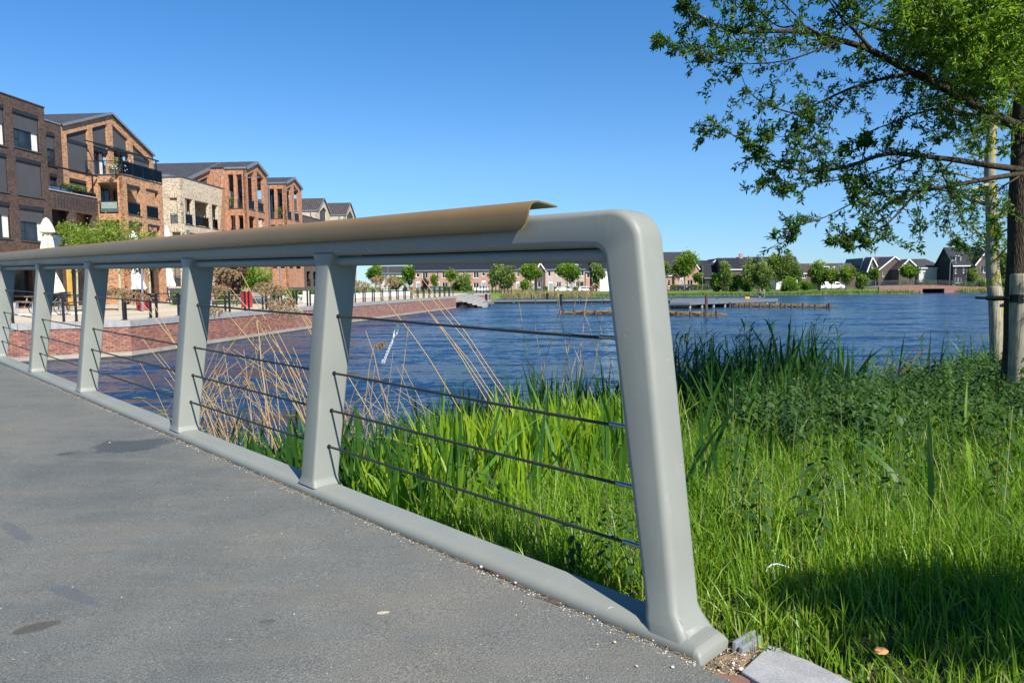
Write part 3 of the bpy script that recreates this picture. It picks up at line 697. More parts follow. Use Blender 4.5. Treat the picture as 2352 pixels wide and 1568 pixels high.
def mk_dry():
    protos = [dry_stalk_mesh('d', 1.0, l, c, None, 20 + i) for i, (l, c) in enumerate([(0.12, 0.0), (0.3, 0.05), (0.5, -0.06), (0.75, 0.1), (0.2, -0.12)])]
    # clump behind the bay left of the near post: pixel of the tip, depth, lean
    n = 0
    def place(px, py, Y, h, az, k, plume=None, sc=1.0):
        tip = aty(px, py, Y); st, pl = (protos[k] if plume is None else plume)
        lean = [0.12, 0.3, 0.5, 0.75, 0.2][k % 5]
        bx = tip[0] - math.cos(az) * lean * h; by = tip[1] - math.sin(az) * lean * h
        bay = 'second bay' if 430 < px < 720 else ('last bay' if px >= 720 else 'third bay'); ll = 'tall' if h > 1.55 else ('short' if h < 1.05 else 'medium height')
        tilt = 'leaning far left' if math.cos(az) < 0 and lean >= .5 else ('leaning left' if math.cos(az) < 0 and lean > .15 else ('leaning right' if lean > .15 else 'nearly upright'))
        where = ', left' if (px - 430) % 290 < 100 else (', middle' if (px - 430) % 290 < 190 else ', right')
        lb = lab if 'crossing' in lab else '%s dry reed %s, seen through the %s%s' % (ll, tilt, bay, where)
        root = thing('dry_reed', lb, 'dry reed', (bx, by, tip[2] - h), az, 'dry reed stalks behind the railing')
        a = bpy.data.objects.new('stem', st); COL.objects.link(a); a.parent = root; a.scale = (h, h, h)
        if pl is not None:
            a2 = bpy.data.objects.new('plume', pl); COL.objects.link(a2); a2.parent = root; a2.scale = (h, h, h)
        return root
    R2 = random.Random(5)
    lab = 'thin straw coloured dry reed stalk leaning behind the railing'
    # stalk tips by bay (pixels of the 2352 px picture)
    for i in range(118):
        px = R2.gauss(560, 90) if i < 92 else R2.uniform(800, 930)
        if i >= 92: py = R2.uniform(820, 960)
        else: py = R2.uniform(720, 960) + abs(px - 570) * 0.25
        if px < 430 and i < 92 and R2.random() < 0.6: px += 130
        Y = R2.uniform(6.8, 8.3) if i < 92 else R2.uniform(6.5, 8.5)
        tip = aty(px, py, Y); h = max(0.5, min(2.3, tip[2] - R2.uniform(-0.05, 0.15)))
        az = R2.choice([math.pi, math.pi, math.pi, 0, 0]) + R2.uniform(-0.6, 0.6)
        place(px, py, Y, h, az, R2.choice([0, 1, 1, 2, 3, 4]))
    for px, py, Y, az, k in ((310, 760, 9.6, math.pi, 2), (326, 820, 9.5, math.pi, 1), (352, 800, 9.4, math.pi, 2), (368, 856, 9.3, math.pi, 2), (338, 900, 9.3, math.pi, 3), (300, 930, 9.4, math.pi, 3)):
        h = aty(px, py, Y)[2] + .1; place(px, py, Y, h, az, k)
    for px, py, Y, az, k in ((828, 755, 7.3, math.pi, 4), (940, 745, 8.2, 0.2, 0), (905, 800, 8, 0.1, 0), (1190, 690, 9.5, math.pi, 0), (1226, 735, 9.4, math.pi, 0), (1276, 650, 9.6, 3.0, 0), (1296, 668, 9.5, 0, 4), (1330, 640, 9.6, 0, 0), (1342, 700, 9.4, math.pi, 4), (1364, 690, 9.8, math.pi, 4), (1385, 720, 9.5, 0, 0), (1352, 760, 9.4, 0.5, 1), (1318, 770, 9.4, 2.5, 1)):
        h = aty(px, py, Y)[2] + .1; place(px, py, Y, h, az, k)
    lab = 'long pale dry reed stalk crossing the last bay of the railing from upper left'
    for n_, (px, py, Y, k) in enumerate(((960, 612, 7.6, 2), (968, 640, 7.55, 2), (985, 700, 7.5, 2), (935, 640, 7.7, 2))):
        lab = 'long pale dry reed crossing the last bay, %s of four' % ('topmost', 'second', 'lowest', 'leftmost')[n_]; h = aty(px, py, Y)[2] + .1; place(px, py, Y, h, math.pi, k)
    # stalks with plumes
    pp = [dry_stalk_mesh('p', 1.0, 0.3, 0.03, 0.15, 60), dry_stalk_mesh('p', 1.0, 0.5, -0.03, 0.13, 61), dry_stalk_mesh('p', 1.0, 0.12, 0.05, 0.07, 62)]
    for i, (px, py, Y, az, k, where) in enumerate(((560, 612, 8.2, math.pi, 0, 'highest, above the picnic tables'), (505, 690, 8.0, math.pi, 1, 'second from the left post'), (612, 672, 8.0, 0.3, 1, 'before the red barrel'), (665, 648, 8.3, math.pi, 0, 'before the dark lamp post'), (690, 700, 7.8, math.pi + .3, 0, 'broad and rusty brown, touching the near post'), (640, 640, 8.4, math.pi, 1, 'left of the near post, pale'), (845, 628, 8.0, math.pi, 1, 'just right of the near post'), (915, 618, 8.2, math.pi, 1, 'before the young trees across the water'), (860, 790, 7.5, 0.3, 2, 'low and small, left of the white string'), (292, 648, 9.2, math.pi, 1, 'before the pale tree trunks'), (350, 668, 9.0, math.pi, 0, 'beside the dark fence posts at left'), (1362, 655, 9.8, 0.4, 2, 'thin, next to the end post'), (590, 872, 7.4, math.pi, 2, 'low, in the middle of the stalks'), (520, 640, 8.6, math.pi, 1, 'before the beige building'))):
        lab = 'dry reed with a feathery brown plume, ' + where; t = [0.3, 0.5, 0.12][k]
        h = aty(px, py, Y)[2] + .1; tip = aty(px, py, Y)
        root = thing('plumed_reed', lab, 'dry reed', (tip[0] - math.cos(az) * t * h, tip[1] - math.sin(az) * t * h, -0.1), az, 'dry reeds with plumes')
        a = bpy.data.objects.new('stem', pp[k][0]); COL.objects.link(a); a.parent = root; a.scale = (h, h, h)
        a2 = bpy.data.objects.new('plume', pp[k][1]); COL.objects.link(a2); a2.parent = root; a2.scale = (h, h, h)
mk_dry()

def nettle_parts(seed, h=0.55):
    """one nettle: square stem, pairs of toothed pointed leaves crossing at right angles"""
    rs = np.random.default_rng(seed); b = MB(); b.tube([(0, 0, 0), (.01, .005, h * .5), (0.0, .01, h)], [.0035, .003, .0015], 4)
    st = b.build('stem', plain('nettle_stem', (.13, .10, .05), .7)); sm = st.data; bpy.data.objects.remove(st)
    co = []; fa = []; ti = []
    nz_ = 11
    for k in range(nz_):
        f = (k + 0.6) / nz_; z = h * (0.15 + 0.85 * f); L = (0.060 * math.sin(math.pi * min(0.93, 0.2 + f * 0.78)) + 0.012) * (h / .55) ** 0.4
        for sgn in (0, math.pi):
            a = k * math.pi / 2 + sgn + rs.normal(0, .25) + seed; droop = 0.65 - 0.6 * f + rs.normal(0, .3)
            u = np.array([math.cos(a), math.sin(a), -droop]); u /= np.linalg.norm(u); v = np.cross(u, [0, 0, 1.0]); v /= np.linalg.norm(v); n = np.cross(v, u)
            p0 = np.array([0, 0, z]) + u * 0.015; off = len(co); M = 7
            # midrib and toothed edges
            for i in range(M):
                t = i / (M - 1); w = L * 0.25 * (math.sin(math.pi * min(1, t * 0.85 + 0.13)) ** 0.8) * (1 if i < M - 1 else 0.02); tooth = 0.80 if i % 2 else 1.12
                c = p0 + u * L * t + n * (-L * 0.28 * t * t); co += [c, c + v * w * tooth + n * w * .18, c - v * w * tooth + n * w * .18]
            for i in range(M - 1):
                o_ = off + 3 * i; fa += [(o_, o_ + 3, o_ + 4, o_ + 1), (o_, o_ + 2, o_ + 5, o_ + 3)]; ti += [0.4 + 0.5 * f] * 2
    t_ = np_mesh('leaves', np.array(co), np.array(fa), NETTLE, tint=np.clip(np.array(ti) + 0 * rs.random(len(ti)), 0, 1)); lm = t_.data; bpy.data.objects.remove(t_)
    return sm, lm, np.array(co), np.array(fa), np.array(ti)
def mk_nettles():
    ps = [nettle_parts(s, h) for s, h in ((1, .42), (2, .55), (3, .62), (4, .5))]
    # single plants that can be picked out
    spots = [(1700, 1200, 'left of a lighter clump, close to the end post'), (1745, 1260, 'low one nearest the end post'), (1845, 1230, 'with a reddish stem in the middle of the grass'), (1885, 1262, 'broad toothed leaves lit from the right'), (1950, 1200, 'behind the dark shaded grass'), (2060, 1180, 'tall, centre right of the grass'), (2290, 1190, 'at the right edge of the picture'), (2180, 1130, 'below the nettle thicket'), (1690, 1130, 'slim, near the reed leaves'), (1450, 1330, 'seen through the last bay, by the end post foot'), (1395, 1300, 'seen through the last bay, left of the others'), (1320, 1290, 'low, behind the kerb shadow'), (1240, 1235, 'behind the kerb in the middle of the last bay'), (1430, 1240, 'behind the lowest cable')]
    for i, (px, py, wh) in enumerate(spots):
        # find ground point on this sight line
        P = None
        for Y in np.arange(1.8, 9, 0.03):
            q = aty(px, py + 40, Y)
            if q[2] <= float(gz(q[0], q[1])): P = q; break
        if P is None: continue
        sm, lm, *_ = ps[i % 4]; root = thing('nettle', 'dull green nettle plant, ' + wh, 'nettle', (P[0], P[1], float(gz(P[0], P[1])) - .01), i * 1.3, 'nettles standing singly in the grass')
        for nm, me in (('stem', sm), ('leaves', lm)):
            a = bpy.data.objects.new(nm, me); COL.objects.link(a); a.parent = root; s = 0.62 if px < 1500 else 0.8; a.scale = (s * 1.15, s * 1.15, s)
    # the thicket under the trees
    def keep(x, y):
        d = shore_dist(x, y); lim = x > y * 0.31 + 0.35 * np.sin(y * 1.3); return (d > 0.5) & lim & (y > 3.6 + 0.9 * np.sin(x * 2.1)) & (x < y * .74 + .4)
    x, y = scatter(3400, 1.2, 11, 3.4, 14.5, keep); dens = pnoise(x, y, 1.5, 4) + (y > 5.2) * .35; m = NR.random(len(x)) < np.clip(dens * 1.4 - 0.25, 0, 1); x = x[m]; y = y[m]
    C = []; F = []; T = []; off = 0
    for i in range(len(x)):
        _, _, co, fa, ti = ps[i % 4]; a = NR.uniform(0, 6.28); s = NR.uniform(0.75, 1.35); ca, sa = math.cos(a), math.sin(a)
        R_ = np.array([[ca, -sa, 0], [sa, ca, 0], [0, 0, 1]]); q = (co * s) @ R_.T + np.array([NR.normal(0, .06), NR.normal(0, .06), 0]) * co[:, 2:3]
        C.append(q + np.array([x[i], y[i], float(gz(x[i], y[i]))])); F.append(fa + off); off += len(co); T.append(np.clip(ti * 0.8 + NR.uniform(-.35, .35), 0, 1))
    o = np_mesh('nettle_thicket', np.concatenate(C), np.concatenate(F), NETTLE, tint=np.concatenate(T)); tag(o, 'dense dark green nettles growing round the foot of the two trees', 'nettles', kind='stuff')
mk_nettles()
# ================================================================ THE FAR SIDE: quay, terrace, buildings
FR = math.atan2(104, 1640)                      # heading of the street fronts
HD = np.array([math.sin(FR), math.cos(FR), 0.0]); ND = np.array([math.cos(FR), -math.sin(FR), 0.0])   # along, and out of the fronts
F0 = np.array([-32.0, 46.6, 0.0])
class Pl:
    """vertical plane: origin, direction u; normal n points to the viewer side"""
    def __init__(s, P0, u, n): s.P0 = np.array(P0, float); s.u = np.array(u, float); s.n = np.array(n, float)
    def px(s, x, y):          # point of the 4096 px photograph -> (a, z)
        P = on_plane(x / K4, y / K4, s.P0, s.n); return float((P - s.P0) @ s.u), float(P[2])
    def w(s, a, z, d=0.0): return tuple(s.P0 + s.u * a + s.n * d + np.array([0, 0, z - s.P0[2]]))
def front(o): return Pl(F0 + ND * o, HD, ND)
def cross(o, a): return Pl(F0 + ND * o + HD * a, ND, -HD)      # wall facing the viewer at station a; its coordinate runs outward
def z1(x, y): return x / 3.267, 340 + y / 3.267
def z2(x, y): return x / 3.267, 700 + y / 3.267
def z3(x, y): return 560 + x / 2.613, 560 + y / 2.613
def z4(x, y): return 560 + x / 2.94, 960 + y / 2.94
def z5(x, y): return 1360 + x / 2.138, 980 + y / 2.138
def rect(pl, Z, xl, xr, yt, yb, xref=None):
    xref = xl if xref is None else xref
    a0 = pl.px(*Z(xl, yt))[0]; a1 = pl.px(*Z(xr, yt))[0]; zt = pl.px(*Z(xref, yt))[1]; zb = pl.px(*Z(xref, yb))[1]
    return (a0, a1, zb, zt)
def qpoly(pl, Z, pts): return [pl.px(*Z(*p)) for p in pts]

def wall(name, pl, outline, holes, mat, parent, depth=0.25, thick=0.3, label=None):
    """wall with true openings: front face, reveals and outer edges"""
    hp = [[(h[0], h[2]), (h[1], h[2]), (h[1], h[3]), (h[0], h[3])] if len(h) == 4 and not hasattr(h[0], '__len__') else list(h) for h in holes]
    vs = list(outline); es = [(i, (i + 1) % len(outline)) for i in range(len(outline))]
    for h in hp:
        b = len(vs); vs += h; es += [(b + i, b + (i + 1) % len(h)) for i in range(len(h))]
    out = delaunay_2d_cdt([Vector(v) for v in vs], es, [], 0, 1e-5)
    V, _, Fc = out[0], out[1], out[2]
    def inside(p, poly):
        c = False; n = len(poly)
        for i in range(n):
            x0, y0 = poly[i]; x1, y1 = poly[(i + 1) % n]
            if (y0 > p[1]) != (y1 > p[1]) and p[0] < (x1 - x0) * (p[1] - y0) / (y1 - y0) + x0: c = not c
        return c
    b = MB(); vb = [pl.w(v[0], v[1]) for v in V]; keep = []
    for f in Fc:
        c = (sum(V[i][0] for i in f) / len(f), sum(V[i][1] for i in f) / len(f))
        if inside(c, outline) and not any(inside(c, h) for h in hp): keep.append(tuple(f))
    b.add(vb, keep); b.add([pl.w(v[0], v[1], -thick) for v in V], [f[::-1] for f in keep])
    for poly, d in [(outline, thick)] + [(h, thick) for h in hp]:
        n = len(poly)
        for i in range(n):
            p, q = poly[i], poly[(i + 1) % n]
            b.add([pl.w(*p), pl.w(*q), pl.w(*q, -d), pl.w(*p, -d)], [(0, 1, 2, 3)])
    me = bpy.data.meshes.new(name); me.from_pydata(b.v, [], b.f); me.materials.append(mat)
    bm = bmesh.new(); bm.from_mesh(me); bmesh.ops.remove_doubles(bm, verts=bm.verts, dist=1e-4); bmesh.ops.recalc_face_normals(bm, faces=bm.faces); bm.to_mesh(me); bm.free(); add_uv(me)
    o = link_mesh(name, me, None, parent)
    if label: o['label'] = label
    return o
def pbox(b, pl, a0, a1, z0, z1_, d0, d1):
    """box in a wall's own frame"""
    vs = [pl.w(a, z, d) for d in (d0, d1) for a, z in ((a0, z0), (a1, z0), (a1, z1_), (a0, z1_))]
    b.add(vs, [(0, 3, 2, 1), (4, 5, 6, 7), (0, 1, 5, 4), (1, 2, 6, 5), (2, 3, 7, 6), (3, 0, 4, 7)])

# materials of the far side
def _far_mats():
    brick_mat('dark_brick', [(.085, .052, .040), (.12, .070, .050), (.060, .044, .040), (.15, .085, .058), (.10, .075, .066), (.045, .036, .036)], (.075, .062, .055))
    brick_mat('orange_brick', [(.52, .245, .105), (.58, .29, .13), (.46, .20, .09), (.55, .30, .155), (.30, .125, .07), (.60, .33, .16), (.18, .085, .06)], (.36, .24, .16))
    brick_mat('orange_brick_b', [(.47, .20, .10), (.52, .235, .12), (.40, .16, .085), (.50, .25, .14), (.27, .11, .07), (.54, .27, .14), (.17, .08, .065)], (.34, .22, .15))
    brick_mat('cream_brick', [(.56, .47, .34), (.62, .53, .39), (.50, .40, .27), (.60, .50, .36), (.36, .27, .19), (.64, .56, .43), (.22, .17, .14)], (.50, .43, .33))
    brick_mat('cream_brick_upright', [(.56, .47, .34), (.62, .53, .39), (.48, .38, .26), (.60, .50, .36), (.34, .26, .19), (.64, .56, .43), (.26, .20, .16)], (.46, .38, .28), vertical=True, bw=.2, bh=.065)
    brick_mat('red_brick_far', [(.42, .20, .14), (.48, .25, .18), (.36, .16, .12), (.45, .27, .20)], (.40, .30, .25))
    brick_mat('pink_brick_far', [(.48, .36, .30), (.44, .31, .25), (.52, .40, .34)], (.46, .38, .33))
    brick_mat('brown_brick_far', [(.11, .08, .07), (.13, .09, .075), (.085, .065, .06)], (.10, .085, .08))
    brick_mat('black_brick_far', [(.030, .030, .036), (.040, .038, .045), (.024, .024, .028)], (.03, .03, .034))
    brick_mat('white_brick_far', [(.55, .53, .50), (.60, .58, .55), (.48, .45, .42)], (.50, .48, .46))
    brick_mat('quay_brick', [(.36, .11, .07), (.42, .14, .085), (.30, .085, .06), (.38, .16, .11), (.22, .09, .07)], (.26, .20, .17), bw=.225, bh=.072, mort=.012)
    plain('frame_black', (.022, .024, .028), .45); plain('frame_white', (.72, .72, .70), .5, var=.04); plain('screen_fabric', (.062, .066, .072), .85, var=.1, scale=1.2, bump=.15, bscale=60)
    plain('zinc', (.20, .23, .27), .45, .3); plain('roof_tile_plain', (.045, .046, .05), .7); plain('stone_grey', (.30, .30, .29), .8, var=.2, scale=5)
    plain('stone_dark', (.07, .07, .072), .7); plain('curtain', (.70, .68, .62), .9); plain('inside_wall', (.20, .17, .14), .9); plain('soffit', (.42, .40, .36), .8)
    plain('solar_cell', (.012, .018, .045), .16, var=.1, spec=.6); plain('black_metal', (.018, .02, .024), .4, .3); plain('wood_table', (.26, .19, .12), .75, var=.25, scale=8)
    plain('parasol_cream', (.62, .58, .45), .9, var=.08); plain('parasol_white', (.62, .62, .63), .9, var=.06); plain('red_paint', (.42, .02, .02), .35, var=.15)
    plain('galvanised', (.42, .45, .48), .4, .6); plain('yellow_wood', (.55, .34, .07), .7)
    N = Nd('window_glass'); c = N.coord('Object'); m = N.set(N.ramp(N.noise(c, .8, 3), [(.35, (.008, .010, .014)), (.7, (.035, .045, .06))]), .05, 0, spec=.45, normal=N.bump(N.noise(c, .7, 2), .12, .04)); MATS['window_glass'] = m
    N = Nd('clear_glass'); tr = N.n('ShaderNodeBsdfTransparent'); tr.inputs[0].default_value = (.86, .91, .95, 1); gl = N.n('ShaderNodeBsdfGlossy'); gl.inputs['Roughness'].default_value = .03; gl.inputs[0].default_value = (.9, .95, 1, 1)
    fr = N.n('ShaderNodeFresnel'); fr.inputs[0].default_value = 1.22; ad = N.n('ShaderNodeMath', operation='ADD'); ad.inputs[1].default_value = .0; N.l(fr.outputs[0], ad.inputs[0]); mx = N.n('ShaderNodeMixShader'); N.l(ad.outputs[0], mx.inputs[0]); N.l(tr.outputs[0], mx.inputs[1]); N.l(gl.outputs[0], mx.inputs[2]); N.l(mx.outputs[0], N.o.inputs[0]); MATS['clear_glass'] = N.m
    # roof tiles: real colour variation, courses come from relief
    def tiles(name, c0, c1, su=3.3, sv=3.0):
        N = Nd(name); uv = N.coord('UV'); sp = N.n('ShaderNodeSeparateXYZ'); N.l(uv, sp.inputs[0])
        def wave(sock, k):
            m = N.n('ShaderNodeMath', operation='MULTIPLY'); m.inputs[1].default_value = k * 2 * math.pi; N.l(sock, m.inputs[0]); s_ = N.n('ShaderNodeMath', operation='SINE'); N.l(m.outputs[0], s_.inputs[0]); return s_.outputs[0]
        a = wave(sp.outputs[0], su); f = N.n('ShaderNodeMath', operation='FRACT'); m = N.n('ShaderNodeMath', operation='MULTIPLY'); m.inputs[1].default_value = sv; N.l(sp.outputs[1], m.inputs[0]); N.l(m.outputs[0], f.inputs[0])
        ad = N.n('ShaderNodeMath', operation='ADD'); N.l(a, ad.inputs[0]); N.l(f.outputs[0], ad.inputs[1])
        N.set(N.ramp(N.noise(uv, 1.5, 5), [(.3, c0), (.7, c1)]), .5, normal=N.bump(ad.outputs[0], .8, .05), spec=.4); MATS[name] = N.m
    tiles('roof_tiles', (.040, .040, .042), (.075, .072, .07)); tiles('roof_tiles_black', (.014, .015, .02), (.03, .031, .038)); tiles('roof_tiles_brown', (.055, .045, .043), (.09, .072, .066))
_far_mats()
M = MATS

def window(pl, r, parent, depth=0.14, screen=0.0, mull=(), bars=(), sill=True, curtain=0, fm='frame_black', box=True, fw=0.07, sillm='stone_dark'):
    """window in an opening: frame; children pane, sill, roller screen, curtain"""
    a0, a1, zb, zt = r; w_ = a1 - a0; h = zt - zb; b = MB(); d = -depth
    for q in ((a0, a0 + fw, zb, zt), (a1 - fw, a1, zb, zt), (a0 + fw, a1 - fw, zb, zb + fw), (a0 + fw, a1 - fw, zt - fw, zt)): pbox(b, pl, *q, d - .06, d)
    for m_ in mull: pbox(b, pl, a0 + w_ * m_ - fw * .45, a0 + w_ * m_ + fw * .45, zb + fw, zt - fw, d - .055, d - .004)
    for (m0, m1, z_) in bars: pbox(b, pl, a0 + w_ * m0, a0 + w_ * m1, zb + h * z_ - fw * .4, zb + h * z_ + fw * .4, d - .05, d - .008)
    fr = b.build('window', M[fm], parent)
    b = MB(); pbox(b, pl, a0 + .02, a1 - .02, zb + .02, zt - .02, d - .05, d - .03); b.build('pane', M['window_glass'], fr)
    if screen > 0:
        b = MB(); pbox(b, pl, a0 + .05, a1 - .05, zt - h * screen, zt - (.16 if box else .0), d + .035, d + .045); b.build('roller_screen', M['screen_fabric'], fr)
        if box:
            b = MB(); pbox(b, pl, a0 + .004, a1 - .004, zt - .22, zt - .003, d + .003, -0.01 if depth < .2 else d + .14); pbox(b, pl, a0 + .004, a0 + .05, zb + .03, zt - .22, d + .005, d + .06); pbox(b, pl, a1 - .05, a1 - .004, zb + .03, zt - .22, d + .005, d + .06); b.build('screen_box', M['frame_black'], fr)
    if curtain:
        b = MB(); n = 8; cw = w_ * curtain
        for k in range(n): pbox(b, pl, a1 - fw - cw + cw * k / n, a1 - fw - cw + cw * (k + .8) / n, zb + fw, zt - fw, d - .027 , d - .02 + .006 * (k % 2))
        b.build('curtain', M['curtain'], fr)
    if sill:
        b = MB(); pbox(b, pl, a0 - .06, a1 + .06, zb - .06, zb - .002, d, .06); b.build('sill', M[sillm], fr)
    return fr
def balustrade(pl, a0, a1, z, parent, h=1.0, d=0.03, bars=False, name='balustrade'):
    b = MB(); pbox(b, pl, a0, a1, z + h - .04, z + h, d, d + .05); n = max(1, round((a1 - a0) / 1.3))
    for k in range(n + 1):
        a = a0 + (a1 - a0) * k / n; pbox(b, pl, a - .02, a + .02, z, z + h - .04, d, d + .045)
    fr = b.build(name, M['black_metal'], parent); b = MB()
    if bars:
        for k in range(int((a1 - a0) / .11)): pbox(b, pl, a0 + .11 * k + .05, a0 + .11 * k + .065, z + .04, z + h - .04, d + .015, d + .03)
        b.build('balusters', M['black_metal'], fr)
    else:
        pbox(b, pl, a0 + .02, a1 - .02, z + .05, z + h - .05, d + .02, d + .03); b.build('glass_panel', M['clear_glass'], fr)
    return fr
def loggia(pl, r, parent, depth=2.0, mat='orange_brick', rail=True, win=True, screen=0, fill='inside'):
    """room behind an opening: floor, ceiling, side walls, back wall with glazing"""
    a0, a1, zb, zt = r; e = 0.5; f_ = .02; b = MB()
    b.add([pl.w(a0 - f_, zb - .01, -depth), pl.w(a1 + e, zb - .01, -depth), pl.w(a1 + e, zt + .1, -depth), pl.w(a0 - f_, zt + .1, -depth)], [(0, 1, 2, 3)])
    for a in (a0 - f_, a1 + e): b.add([pl.w(a, zb - .01, -.3), pl.w(a, zb - .01, -depth), pl.w(a, zt + .1, -depth), pl.w(a, zt + .1, -.3)], [(0, 1, 2, 3)])
    rm = b.build('recess_wall', M[mat], parent)
    b = MB()
    for z, dz in ((zb - .01, -.08), (zt + .1, .08)): pbox(b, pl, a0 - f_, a1 + e, min(z, z + dz), max(z, z + dz), -depth, -.302)
    b.build('slab', M['soffit'], rm)
    if win:
        w_ = window(pl, (a0 + .05, a1 + .2, zb + .02, zt - .25), rm, depth=depth - .07, mull=(.36, .7), sill=False, screen=screen, box=False)
    if rail: balustrade(pl, a0 + .01, a1 - .01, zb + .02, parent, h=.95, d=-.10)
    return rm

def gable_roof(name, pl, el, ap, er, back, parent, mat, over=0.15, th=0.10, trim='zinc', trimw=.12):
    """two slopes running back from a gable outline given by left eave, apex, right eave (a, z)"""
    b = MB()
    for p, q in ((el, ap), (ap, er)):
        dx, dz = q[0] - p[0], q[1] - p[1]; L = math.hypot(dx, dz); nx, nz = -dz / L, dx / L
        vs = []
        for d in (over, -back):
            vs += [pl.w(p[0] + nx * .02, p[1] + nz * .02, d), pl.w(q[0] + nx * .02, q[1] + nz * .02, d), pl.w(q[0] + nx * th, q[1] + nz * th, d), pl.w(p[0] + nx * th, p[1] + nz * th, d)]
        b.add(vs, [(0, 1, 2, 3), (7, 6, 5, 4), (0, 4, 5, 1), (1, 5, 6, 2), (2, 6, 7, 3), (3, 7, 4, 0)])
    rf = b.build(name, M[mat], parent)
    b = MB()
    for p, q in ((el, ap), (ap, er)):
        dx, dz = q[0] - p[0], q[1] - p[1]; L = math.hypot(dx, dz); nx, nz = -dz / L, dx / L
        vs = []
        for d in (over + .05, over + .003):
            vs += [pl.w(p[0] - nx * trimw * .3, p[1] - nz * trimw * .3, d), pl.w(q[0] - nx * trimw * .3, q[1] - nz * trimw * .3, d), pl.w(q[0] + nx * (th + .05), q[1] + nz * (th + .05), d), pl.w(p[0] + nx * (th + .05), p[1] + nz * (th + .05), d)]
        b.add(vs, [(0, 1, 2, 3), (7, 6, 5, 4), (0, 4, 5, 1), (1, 5, 6, 2), (2, 6, 7, 3), (3, 7, 4, 0)])
    b.build('verge_trim', M[trim], rf)
    return rf
def solid(name, pl, a0, a1, z0, z1_, d0, d1, mat, parent):
    b = MB(); pbox(b, pl, a0, a1, z0, z1_, d0, d1); return b.build(name, M[mat], parent)

TZ = 1.4      # level of the terrace
